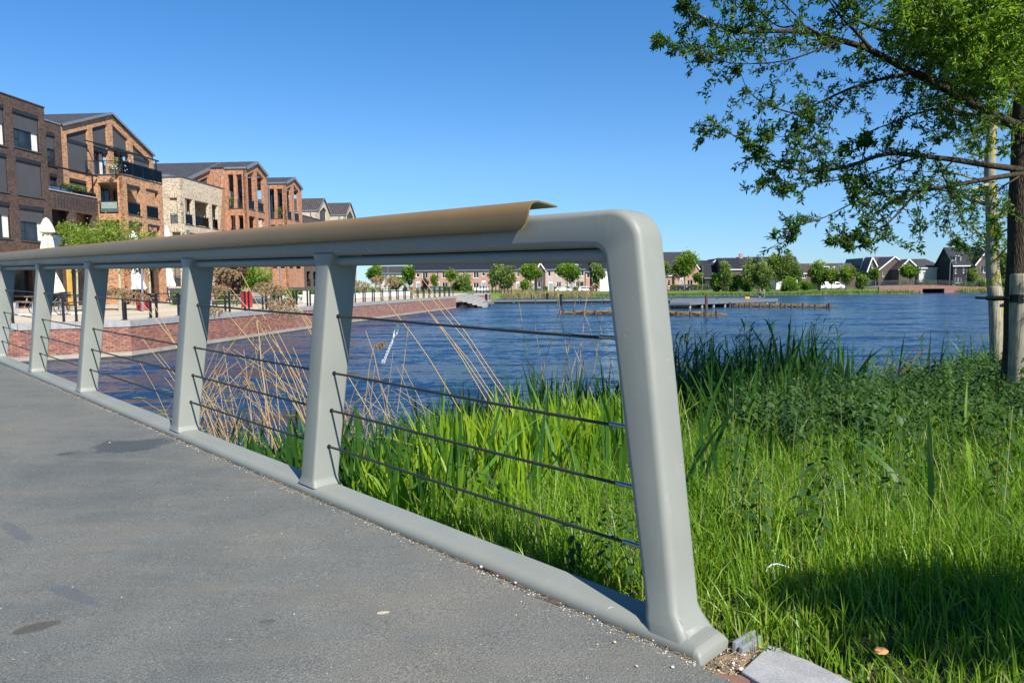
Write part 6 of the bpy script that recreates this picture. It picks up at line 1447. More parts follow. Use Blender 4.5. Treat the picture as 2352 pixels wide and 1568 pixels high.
# ---- people: one continuous skinned body, clothing as children
SKIN = plain('skin', (.52, .31, .22), .6, var=.05)
def person(label, loc, rz, joints, mats, hair, scale=1.0, hat=None, group=None, extra=None):
    """joints: dict name -> (x, y, z); body grown with a Skin modifier, then frozen"""
    root = thing('person', label, 'person', loc, rz, group)
    J = {k: Vector(v) * scale for k, v in joints.items()}
    def grow(chains, rad, name, mat, sub=1):
        vs = []; es = []; rs_ = []; idx = {}
        for ch in chains:
            prev = None
            for k in ch:
                if k not in idx: idx[k] = len(vs); vs.append(tuple(J[k])); rs_.append(rad[k] * scale)
                if prev is not None: es.append((prev, idx[k]))
                prev = idx[k]
        me = bpy.data.meshes.new(name); me.from_pydata(vs, es, []); o = bpy.data.objects.new(name, me); COL.objects.link(o)
        sk = o.modifiers.new('skin', 'SKIN'); sk.use_smooth_shade = True
        for i, r in enumerate(rs_): me.skin_vertices[0].data[i].radius = (r, r)
        me.skin_vertices[0].data[0].use_root = True
        if sub: ss = o.modifiers.new('sub', 'SUBSURF'); ss.levels = sub
        dg = bpy.context.evaluated_depsgraph_get(); m2 = bpy.data.meshes.new_from_object(o.evaluated_get(dg)); bpy.data.objects.remove(o)
        m2.materials.clear(); m2.materials.append(mat); link_mesh(name, m2, None, root)
    full = [('pel', 'spine', 'chest', 'neck', 'headlow', 'head')] + [(('pel'), 'hip' + s, 'kn' + s, 'an' + s, 'toe' + s) for s in 'LR'] + [('chest', 'sh' + s, 'el' + s, 'wr' + s, 'hand' + s, 'fing' + s) for s in 'LR'] + [('wr' + s, 'th' + s) for s in 'LR']
    rad = dict(pel=.12, spine=.115, chest=.14, neck=.05, headlow=.07, head=.088)
    for s in 'LR': rad.update({'hip' + s: .09, 'kn' + s: .055, 'an' + s: .036, 'toe' + s: .03, 'sh' + s: .055, 'el' + s: .038, 'wr' + s: .026, 'hand' + s: .032, 'fing' + s: .014, 'th' + s: .012})
    for s in 'LR':
        h = J['hand' + s]; w_ = J['wr' + s]; J['fing' + s] = h + (h - w_).normalized() * .07 * scale; J['th' + s] = w_ + (h - w_).normalized() * .06 * scale + Vector((.03 if s == 'L' else -.03, .02, 0)) * scale
    grow(full, rad, 'body', SKIN)
    g = 1.13
    r2 = {k: v * g + .004 for k, v in rad.items()}; r2['neck'] = .056; r2['wrL'] = r2['wrR'] = .036
    slv = ('wr' if mats.get('sleeve', 'long') == 'long' else 'el')
    top = [('pel', 'spine', 'chest', 'neck')] + [('chest', 'sh' + s, 'el' + s) + (('wr' + s,) if slv == 'wr' else ()) for s in 'LR']
    grow(top, r2, 'shirt', mats['top'])
    low = [('pel', 'hip' + s, 'kn' + s) + (('an' + s,) if mats.get('leg', 'long') == 'long' else ()) for s in 'LR']; r2['anL'] = r2['anR'] = .05; r2['pel'] = .14
    grow(low, r2, 'trousers' if mats.get('leg', 'long') == 'long' else 'shorts', mats['low'])
    for s in 'LR':
        a, t = J['an' + s], J['toe' + s]; d = (t - a); b = MB(); b.loft([[tuple(a + Vector((0, 0, -.03)) * scale + d * f + Vector((w_ * math.cos(t_), 0, 0)) * scale + Vector((0, 0, (h if math.sin(t_) > 0 else -.03) * math.sin(t_) * (1 if math.sin(t_) > 0 else -1))) * scale) for t_ in [k * math.pi / 4 for k in range(8)]] for f, w_, h in ((-.45, .035, .05), (-.2, .04, .08), (.5, .045, .05), (1.1, .045, .03), (1.35, .02, .02))]); b.build('shoe', mats['shoe'], root, smooth=True)
    hd = J['head']; b = MB(); b.blob((0, -.012 * scale, .035 * scale) + (hd * 0)[:0] if False else (hd.x, hd.y - .015 * scale, hd.z + .03 * scale), (.098 * scale, .105 * scale, .085 * scale), .05, 3, 10, 6); b.build('hair', hair, root, smooth=True)
    b = MB(); b.blob((hd.x, hd.y + .098 * scale, hd.z - .005 * scale), (.014 * scale, .022 * scale, .022 * scale), 0, 1, 6, 4); [b.blob((hd.x + sx * .09 * scale, hd.y, hd.z - .01 * scale), (.012 * scale, .02 * scale, .03 * scale), 0, 1, 6, 4) for sx in (-1, 1)]; b.build('nose_and_ears', SKIN, root, smooth=True)
    b = MB(); [b.blob((hd.x + sx * .032 * scale, hd.y + .084 * scale, hd.z + .012 * scale), (.010 * scale, .008 * scale, .007 * scale), 0, 1, 6, 4) for sx in (-1, 1)]; b.box((hd.x - .022 * scale, hd.y + .080 * scale, hd.z - .048 * scale), (hd.x + .022 * scale, hd.y + .090 * scale, hd.z - .040 * scale)); b.build('eyes_and_mouth', plain('face_dark', (.10, .04, .035), .6), root)
    if hat:
        b = MB(); b.blob((hd.x, hd.y, hd.z + .055 * scale), (.108 * scale, .115 * scale, .07 * scale), 0, 2, 10, 6); b.box((hd.x - .06 * scale, hd.y + .05 * scale, hd.z + .04 * scale), (hd.x + .06 * scale, hd.y + .19 * scale, hd.z + .05 * scale)); b.build('cap', hat, root, smooth=False)
    if extra: extra(root, J, scale)
    return root
STAND = dict(pel=(0, 0, .95), spine=(0, 0, 1.12), chest=(0, 0, 1.36), neck=(0, 0, 1.50), headlow=(0, .01, 1.60), head=(0, .02, 1.68),
    hipL=(.10, 0, .90), knL=(.11, .02, .50), anL=(.11, 0, .09), toeL=(.12, .14, .04), hipR=(-.10, 0, .90), knR=(-.11, .02, .50), anR=(-.12, 0, .09), toeR=(-.13, .14, .04),
    shL=(.19, 0, 1.42), elL=(.24, .02, 1.14), wrL=(.24, .12, .92), handL=(.24, .16, .85), shR=(-.19, 0, 1.42), elR=(-.24, .02, 1.14), wrR=(-.24, .12, .92), handR=(-.24, .16, .85))
def pose(**k): d = dict(STAND); d.update(k); return d
cl = lambda n, c: plain('cloth_' + n, c, .9, var=.1, scale=10)
LEAN_ = pose(pel=(0, -.18, .94), spine=(0, -.12, 1.10), chest=(0, .05, 1.32), neck=(0, .14, 1.43), headlow=(0, .20, 1.50), head=(0, .26, 1.56), hipL=(.10, -.17, .90), hipR=(-.10, -.17, .90), knL=(.11, -.10, .50), knR=(-.11, -.10, .50), anL=(.11, -.14, .09), anR=(-.12, -.14, .09), toeL=(.12, 0, .04), toeR=(-.13, 0, .04), shL=(.19, .05, 1.36), elL=(.22, .22, 1.10), wrL=(.08, .42, 1.10), handL=(.03, .48, 1.11), shR=(-.19, .05, 1.36), elR=(-.22, .22, 1.10), wrR=(-.08, .42, 1.10), handR=(-.03, .48, 1.11))
a = p3.px(*z1(1712, 1180))[0]
person('grey haired man in a salmon sweater leaning on the glass balcony rail', p3.w(a + .2, fl + .0, -.25), -math.pi / 2 - FR + .25, LEAN_, dict(top=cl('salmon', (.55, .20, .15)), low=cl('slate', (.10, .13, .16)), shoe=cl('shoe', (.05, .05, .05))), cl('hair_grey', (.45, .43, .40)))
SIT = pose(pel=(0, 0, .52), spine=(0, 0, .70), chest=(0, .03, .95), neck=(0, .04, 1.08), headlow=(0, .05, 1.18), head=(0, .06, 1.26), hipL=(.10, .02, .50), hipR=(-.10, .02, .50), knL=(.12, .42, .50), knR=(-.12, .42, .50), anL=(.12, .42, .10), anR=(-.12, .42, .10), toeL=(.12, .56, .04), toeR=(-.12, .56, .04), shL=(.19, .03, 1.0), elL=(.24, .12, .78), wrL=(.18, .34, .78), handL=(.14, .42, .78), shR=(-.19, .03, 1.0), elR=(-.24, .12, .78), wrR=(-.18, .34, .78), handR=(-.14, .42, .78))
def standp(label, x, y, h, rz, ps, m_, hair, **k):
    g = posn(x, y); person(label, (g[0], g[1], TZ), rz, ps, m_, hair, scale=h, **k)
gp = posn(812, 1217); tp = aty(812 / K4, 1113 / K4, gp[1])
person('man in a grey sweater seen from behind at the picnic table, before the cream building', (gp[0], gp[1], TZ), .2, pose(), dict(top=cl('grey', (.22, .23, .25)), low=cl('jeans', (.10, .15, .26)), shoe=cl('shoe', (.05, .05, .05))), cl('hair_brown', (.07, .045, .03)), scale=max(.8, min(1.05, (tp[2] - TZ) / 1.78)))
gp = posn(848, 1222); tp = aty(850 / K4, 1152 / K4, gp[1])
person('small child in a pink jacket and jeans by the picnic table', (gp[0], gp[1], TZ), 2.6, pose(), dict(top=cl('pink', (.55, .20, .20)), low=cl('jeans_pale', (.28, .38, .55)), shoe=cl('shoe_white', (.7, .7, .7))), cl('hair_blond', (.40, .26, .12)), scale=max(.5, min(.8, (tp[2] - TZ) / 1.78)))
for x, y, rz, lab, tc in ((510, 1217, 3.0, 'woman in a white top sitting at the table behind the pale trunks', (.7, .7, .68)), (490, 1214, 2.6, 'person with red hair sitting at the table behind the pale trunks', (.5, .45, .42))):
    g = posn(x, y); person(lab, (g[0], g[1], TZ), rz, SIT, dict(top=cl('w%d' % x, tc), low=cl('dark', (.04, .04, .06)), shoe=cl('shoe', (.05, .05, .05))), cl('hair_d%d' % x, (.05, .03, .02) if x == 510 else (.3, .1, .04)), scale=1.0)
# ================================================================ FAR SHORE
def z6(x, y): return 2600 + x / 2.94, 960 + y / 2.94
def z7(x, y): return 3300 + x / 2.955, 940 + y / 2.955
def shoreY(X): return np.where(X < -3.0, 104.0, np.where(X < 2.0, 137.0, 137 + np.clip((X - 2) / 98, 0, 1.3) * 10))
def zfar(X, Y):
    X = np.asarray(X, float); Y = np.asarray(Y, float)
    hi = .45 + .85 * np.clip((10 - X) / 33, 0, 1); d = Y - shoreY(X); d = np.where(X < -6.9, 20, d)
    d = np.where((X > 84.2) & (X < 92.5) & (Y < 168), -1, d)
    return np.where(d < 0, -0.8, .1 + (hi - .1) * np.clip(d / 26, 0, 1) ** .8)
def dp(x, y):       # 4096 px point at depth Y
    return x / K4, y / K4
def on_far(x, Y):
    """ground point on the far side in the column of photo pixel x at depth Y"""
    X = aty(x / K4, 660, Y)[0]; return np.array([X, Y, float(zfar(X, Y))])
def mk_far_ground():
    N = Nd('far_grass'); c = N.coord('Object'); f = N.noise(c, .6, 6, .75); g = N.noise(c, 5, 4)
    m = N.set(N.mix(.5, N.ramp(f, [(.3, (.075, .125, .022)), (.55, (.12, .175, .03)), (.75, (.19, .20, .06))]), N.ramp(g, [(.3, .6), (.7, 1.4)]), 'MULTIPLY'), .95, normal=N.bump(g, .8, .1))
    xs = np.concatenate([np.arange(-900, -60, 60), np.arange(-60, -8, 4), np.arange(-7.2, 10, 1.0), np.arange(10, 80, 5), np.arange(80, 98, 1.0), np.arange(100, 160, 5), np.arange(160, 1300, 60)]); ys = np.concatenate([np.arange(81.2, 136, 4), np.arange(136, 162, 1.0), np.arange(162, 240, 5), np.arange(240, 1800, 80)])
    X, Y = np.meshgrid(xs, ys); Z = zfar(X, Y); Z = np.where(X < -6.9, np.where(Y < 111, TZ - .12, Z), Z)
    co = np.stack([X, Y, Z], -1).reshape(-1, 3); ny, nx = X.shape; i = np.arange(ny - 1)[:, None] * nx + np.arange(nx - 1)[None, :]; q = np.stack([i, i + 1, i + nx + 1, i + nx], -1).reshape(-1, 4)
    tag(np_mesh('far_bank_ground', co, q, m, smooth=True), 'flat grassy land on the far side of the lake', kind='structure')
    # left land behind the buildings
    b = MB(); b.add([(-900, 10, TZ - .15), (-69, 10, TZ - .15), (-69, 111, TZ - .15), (-900, 111, TZ - .15)], [(0, 1, 2, 3)]); tag(b.build('ground_left', m), 'flat ground behind the apartment buildings', kind='structure')
    road = plain('road_grey', (.16, .155, .15), .9, var=.1)
    pts = []
    for X0 in list(range(-60, 260, 10)): pts.append((X0, float(zfar(X0, 207))))
    b = MB()
    for (x0, a), (x1, c_) in zip(pts[:-1], pts[1:]): b.add([(x0, 204, float(zfar(x0, 204)) + .05), (x1, 204, float(zfar(x1, 204)) + .05), (x1, 209.5, float(zfar(x1, 209.5)) + .05), (x0, 209.5, float(zfar(x0, 209.5)) + .05)], [(0, 1, 2, 3)])
    tag(b.build('road', road), 'quiet grey road along the far houses', kind='structure')
mk_far_ground()
def fp(Y): return Pl((0, Y, 0), (1, 0, 0), (0, -1, 0))
WALLW = dict(red='red_brick_far', pink='pink_brick_far', brown='brown_brick_far', black='black_brick_far', white='white_brick_far', render='frame_white')
def openings(pl, Z, wins, doors):
    W = []; 
    for w_ in wins: W.append((rect(pl, Z, w_[0], w_[1], w_[2], w_[3]), 'w'))
    for d in doors: W.append((rect(pl, Z, d[0], d[1], d[2], d[3]), 'd'))
    return W
def fill_open(pl, W, root, doorcol='door_grey'):
    for r_, k in W:
        if k == 'w':
            wd = r_[1] - r_[0]; window(pl, r_, root, depth=.1, fm='frame_white', fw=.11, mull=(.5,) if wd > 1.1 else (), sill=True, sillm='frame_white')
        else:
            b = MB(); pbox(b, pl, r_[0], r_[0] + .1, r_[2], r_[3], -.12, -.05); pbox(b, pl, r_[1] - .1, r_[1], r_[2], r_[3], -.12, -.05); pbox(b, pl, r_[0] + .1, r_[1] - .1, r_[3] - .55, r_[3], -.12, -.05); d = b.build('door', M['frame_white'], root)
            b = MB(); pbox(b, pl, r_[0] + .1, r_[1] - .1, r_[2], r_[3] - .55, -.14, -.09); b.build('door_leaf', plain(doorcol, (.25, .28, .32), .5), d)
def eave_house(label, Z, xl, xr, yb, ye, yr, Y, wallm, roofm='roof_tiles_black', wins=(), doors=(), depth=9.0, hip=(0, 0), fascia=True, name='terraced_house', group=None, chim=(), dormers=(), skylights=()):
    pl = fp(Y); a0, zb = pl.px(*Z(xl, yb)); a1 = pl.px(*Z(xr, yb))[0]; ze = pl.px(*Z((xl + xr) / 2, ye))[1]; zr = fp(Y + depth / 2).px(*Z((xl + xr) / 2, yr))[1]; zb -= .4
    root = thing(name, label, 'house', ((a0 + a1) / 2, Y, zb), 0, group); W = openings(pl, Z, wins, doors)
    W = [((max(a0 + .2, r_[0]), min(a1 - .2, r_[1]), max(r_[2], zb + .45), min(r_[3], ze - .15)), k) for r_, k in W]
    wall('wall', pl, [(a0, zb), (a1, zb), (a1, ze), (a0, ze)], [r_ for r_, _ in W], M[WALLW[wallm]], root, thick=.25)
    fill_open(pl, W, root)
    h0, h1 = hip
    for a, h in ((a0, h0), (a1, h1)):
        b = MB()
        s = 1 if a == a0 else -1
        v = [(a, Y + .25, zb), (a, Y + depth, zb), (a, Y + depth, ze)] + ([(a, Y + depth / 2, zr)] if not h else []) + [(a, Y + .25, ze)]; v2 = [(p[0] + s * .2, p[1], p[2]) for p in v]; n = len(v)
        b.add(v + v2, [tuple(range(n)), tuple(range(2 * n - 1, n - 1, -1))] + [(i, (i + 1) % n, n + (i + 1) % n, n + i) for i in range(n)])
        b.build('side_wall', M[WALLW[wallm]], root)
    ov = .35; r0, r1 = a0 - ov + (h0 + ov if h0 else 0), a1 + ov - (h1 + ov if h1 else 0); b = MB(); t = .18
    F = [(a0 - ov, Y - ov, ze - .12), (a1 + ov, Y - ov, ze - .12), (r1, Y + depth / 2, zr), (r0, Y + depth / 2, zr), (a1 + ov, Y + depth + ov, ze - .12), (a0 - ov, Y + depth + ov, ze - .12)]
    G_ = [(p[0], p[1], p[2] + t) for p in F]
    b.add(F + G_, [(6, 7, 8, 9), (9, 8, 10, 11), (1, 0, 3, 2), (2, 3, 5, 4), (0, 1, 7, 6), (4, 5, 11, 10), (1, 2, 8, 7), (2, 4, 10, 8), (3, 0, 6, 9), (5, 3, 9, 11)] + ([(7, 10, 8), (6, 9, 11)] if h0 or h1 else []))
    rf = b.build('roof', M[roofm], root)
    if fascia: b = MB(); b.box((a0 - ov, Y - ov - .08, ze - .22), (a1 + ov, Y - ov - .003, ze + .06)); b.build('gutter', M['frame_white'] if fascia == 'w' else M['zinc'], rf)
    for x in chim:
        a = pl.px(*Z(x, yr))[0]; b = MB(); b.box((a - .55, Y + depth / 2 - .4, zr - .6), (a + .55, Y + depth / 2 + .4, zr + 1.1)); b.box((a - .6, Y + depth / 2 - .45, zr + 1.1), (a + .6, Y + depth / 2 + .45, zr + 1.2)); b.build('chimney', M['red_brick_far'], root)
    for (x0, x1, y0, y1) in dormers:
        p2 = fp(Y + .9); r_ = rect(p2, Z, x0, x1, y0, y1); b = MB(); b.box((r_[0], Y + .9, r_[2]), (r_[1], Y + depth / 2, r_[3])); d = b.build('dormer', M['frame_white'], root); window(Pl((0, Y + .87, 0), (1, 0, 0), (0, -1, 0)), (r_[0] + .15, r_[1] - .15, r_[2] + .2, r_[3] - .2), root, depth=-.02, fm='frame_black', mull=(.5,), sill=False)
    for (x0, x1, y0, y1) in skylights:
        f0 = .35; a = (pl.px(*Z(x0, y0))[0] + pl.px(*Z(x1, y0))[0]) / 2; yy = Y - ov + (depth / 2 + ov) * .45; zz = ze - .12 + (zr - ze + .12) * .45 + t; sl_ = (zr - ze + .12) / (depth / 2 + ov)
        b = MB(); b.add([(a - .5, yy, zz + .05), (a + .5, yy, zz + .05), (a + .5, yy + 1.0, zz + .05 + sl_), (a - .5, yy + 1.0, zz + .05 + sl_), (a - .5, yy, zz - .1), (a + .5, yy, zz - .1), (a + .5, yy + 1.0, zz - .1 + sl_), (a - .5, yy + 1.0, zz - .1 + sl_)], [(0, 1, 2, 3), (4, 7, 6, 5), (0, 4, 5, 1), (1, 5, 6, 2), (2, 6, 7, 3), (3, 7, 4, 0)]); b.build('skylight', plain('skylight_glass', (.45, .5, .55), .2), root)
    settle(root); return root
def gable_house(label, Z, el, ap, er, yb, Y, wallm, roofm='roof_tiles_black', wins=(), doors=(), depth=12, name='gabled_house', trim='frame_white', group=None):
    pl = fp(Y); e = pl.px(*Z(*el)); a = pl.px(*Z(*ap)); r = pl.px(*Z(*er)); zb = pl.px(*Z(el[0], yb))[1] - .4; ze = (e[1] + r[1]) / 2; e = (e[0], ze); r = (r[0], ze)
    root = thing(name, label, 'house', (a[0], Y, zb), 0, group); W = openings(pl, Z, wins, doors); W = [((max(e[0] + .2, q[0]), min(r[0] - .2, q[1]), max(q[2], zb + .45), q[3]), k) for q, k in W]
    wall('wall', pl, [(e[0], zb), (r[0], zb), r, a, e], [q for q, _ in W], M[WALLW[wallm]], root, thick=.25); fill_open(pl, W, root)
    b = MB(); b.box((e[0], Y + .25, zb), (e[0] + .2, Y + depth, ze)); b.build('side_wall', M[WALLW[wallm]], root); b = MB(); b.box((r[0] - .2, Y + .25, zb), (r[0], Y + depth, ze)); b.build('side_wall', M[WALLW[wallm]], root); b = MB(); b.add([(e[0], Y + depth, zb), (r[0], Y + depth, zb), (r[0], Y + depth, ze), (a[0], Y + depth, a[1]), (e[0], Y + depth, ze)], [(0, 1, 2, 3, 4)]); b.build('back_wall', M[WALLW[wallm]], root)
    ov = .3; sl_ = (a[1] - ze) / (a[0] - e[0]); sr = (a[1] - ze) / (r[0] - a[0])
    gable_roof('roof', pl, (e[0] - ov, ze - ov * sl_), a, (r[0] + ov, ze - ov * sr), depth, root, roofm, over=.25, th=.2, trim=trim, trimw=.3)
    settle(root); return root
# --- the terrace of houses seen under the rail
eave_house('long terrace of orange red brick houses with a black roof, seen below the handrail', z5, 622, 1745, 378, 213, 160, 215, 'red', wins=[(652, 680, 243, 274), (705, 750, 235, 286), (824, 841, 235, 276), (872, 918, 232, 283), (975, 1018, 232, 283), (1048, 1066, 235, 274), (1140, 1187, 230, 281), (1213, 1240, 236, 266), (1330, 1375, 230, 280), (1430, 1470, 230, 280), (1512, 1532, 232, 272), (1600, 1640, 230, 280), (705, 750, 325, 368), (873, 922, 322, 370), (975, 1018, 322, 370), (1140, 1187, 322, 368), (1408, 1475, 318, 360), (1560, 1600, 318, 360), (1680, 1718, 313, 364)], doors=[(652, 684, 308, 380), (820, 852, 305, 380), (1055, 1085, 303, 380), (1212, 1246, 303, 380), (1505, 1535, 312, 380), (1640, 1660, 312, 380)], skylights=[(1320, 1350, 185, 190)], name='terraced_houses')
gable_house('narrow grey brick house with a stepped pale gable edge between the terraces', z5, (1682, 215), (1712, 158), (1752, 215), 385, 214, 'brown', wins=[(1690, 1718, 313, 364)], name='gabled_house')
eave_house('pinkish brick terrace with white windows behind the two parked white cars', z5, 1757, 2092, 390, 207, 150, 214, 'pink', wins=[(1778, 1801, 222, 268), (1855, 1885, 222, 268), (2040, 2086, 220, 263), (1852, 1891, 316, 362), (2016, 2086, 314, 356)], doors=[(1783, 1822, 312, 392), (1957, 1996, 308, 392)], skylights=[(2010, 2050, 150, 158)], name='terraced_houses')
eave_house('narrow brick link house beside a grey chimney pipe, right of the pinkish terrace', z5, 2100, 2140, 390, 225, 150, 216, 'red', wins=[(2110, 2135, 240, 283)], name='terraced_houses')
eave_house('white rendered house partly hidden by the end post and a young tree', z5, 2158, 2330, 390, 205, 140, 215, 'render', wins=[(2175, 2200, 230, 270), (2240, 2270, 230, 270), (2180, 2215, 310, 360)], name='terraced_houses')
eave_house('low grey roofed houses at the far left of the shore, behind the green trees', z5, 350, 560, 380, 240, 185, 225, 'white', 'roof_tiles', wins=[(385, 400, 250, 290), (425, 440, 250, 290)], name='terraced_houses')
# --- right of the end post
eave_house('red brick house with a big black roof immediately right of the end post', z6, 60, 400, 570, 418, 148, 222, 'red', wins=[(205, 240, 470, 540)], fascia='w', name='brick_house')
gable_house('red brick gabled house with white verge boards and a maple in front', z6, (292, 335), (432, 140), (573, 335), 560, 221, 'red', wins=[(437, 505, 470, 535), (350, 400, 350, 420)], doors=[(352, 392, 440, 560)], name='brick_house')
eave_house('low black roofed house behind the brick gable', z6, 480, 560, 560, 260, 188, 236, 'brown', name='far_house')
eave_house('black roofed brown house, second behind the brick gable', z6, 556, 700, 570, 400, 246, 232, 'brown', wins=[(650, 672, 510, 545)], name='far_house')
gable_house('small brown gable with a white edge poking over the roofs', z6, (745, 262), (800, 221), (836, 262), 400, 245, 'brown', name='far_house')
eave_house('wide dark grey roof above the bushes, left of the birch', z6, 645, 838, 570, 445, 268, 227, 'black', name='far_house')
eave_house('black roofed house between the birch and the willows', z6, 842, 1070, 570, 345, 216, 224, 'brown', fascia='w', wins=[(905, 948, 480, 560)], name='far_house')
eave_house('long black roofed house with a brick chimney behind the tall willows', z6, 1072, 1760, 570, 400, 203, 228, 'brown', chim=(1122,), fascia=True, wins=[(1290, 1330, 450, 550)], name='far_house')
eave_house('white garage wall low behind the willows', z6, 1485, 1745, 570, 440, 425, 214, 'render', depth=5, fascia=False, name='garage')
eave_house('brown roofed terrace with white dormer above the white van', z6, 1780, 2420, 560, 388, 280, 232, 'brown', 'roof_tiles_brown', fascia='w', dormers=[(1985, 2110, 310, 375)], skylights=[(2200, 2230, 320, 350)], wins=[(1790, 1840, 410, 450)], name='terraced_houses')
eave_house('brown roofed house low behind the yellow green shrub, right of the van', z7, 180, 440, 600, 435, 345, 236, 'brown', 'roof_tiles_brown', fascia='w', name='far_house')
gable_house('narrow white gabled house left of the brown one', z7, (412, 415), (461, 273), (512, 415), 600, 234, 'render', 'roof_tiles_brown', wins=[(455, 472, 340, 395)], name='gabled_house')
gable_house('dark brown gabled side of the house with a skylight', z7, (508, 400), (560, 266), (632, 415), 600, 229, 'black', 'roof_tiles_brown', wins=[(552, 570, 330, 390)], doors=[(520, 610, 525, 600)], name='gabled_house')
eave_house('brown tiled roof with a pale skylight between two gables', z7, 565, 800, 600, 415, 264, 231, 'brown', 'roof_tiles_brown', skylights=[(622, 655, 320, 355)], name='far_house')
gable_house('large brown brick gabled house with white verge, left of the round tree', z7, (632, 415), (826, 258), (1020, 415), 600, 226, 'brown', 'roof_tiles_brown', wins=[(682, 704, 430, 490), (789, 815, 425, 490), (674, 700, 530, 578)], doors=[(775, 830, 515, 590)], name='gabled_house')
gable_house('grey gabled end of the white brick house, behind the round tree', z7, (876, 400), (991, 289), (1106, 400), 600, 221, 'brown', 'roof_tiles_brown', name='gabled_house')
eave_house('white brick house with a hipped dark roof and solar panels behind the footbridge', z7, 1108, 1397, 590, 388, 287, 220, 'white', 'roof_tiles', hip=(0, 3.2), fascia='w', wins=[(1150, 1190, 520, 545)], name='brick_house')
eave_house('low dark roofed outbuilding between the white brick house and the black one', z7, 1395, 1506, 590, 480, 385, 224, 'brown', name='outbuilding')
eave_house('black brick house with a tall dark roof and a white framed dormer, right', z7, 1508, 1800, 570, 362, 150, 212, 'black', fascia='w', wins=[(1540, 1557, 375, 455), (1634, 1650, 370, 450), (1735, 1752, 365, 440), (1537, 1617, 500, 570)], dormers=[(1545, 1610, 243, 328)], name='brick_house')
gable_house('brown brick gable with bold white verges and white windows, partly behind the lichened trunk', z7, (1785, 345), (1960, 125), (2140, 345), 570, 210, 'brown', wins=[(1840, 1912, 365, 445), (1880, 1930, 495, 560), (2045, 2100, 495, 560)], name='gabled_house')

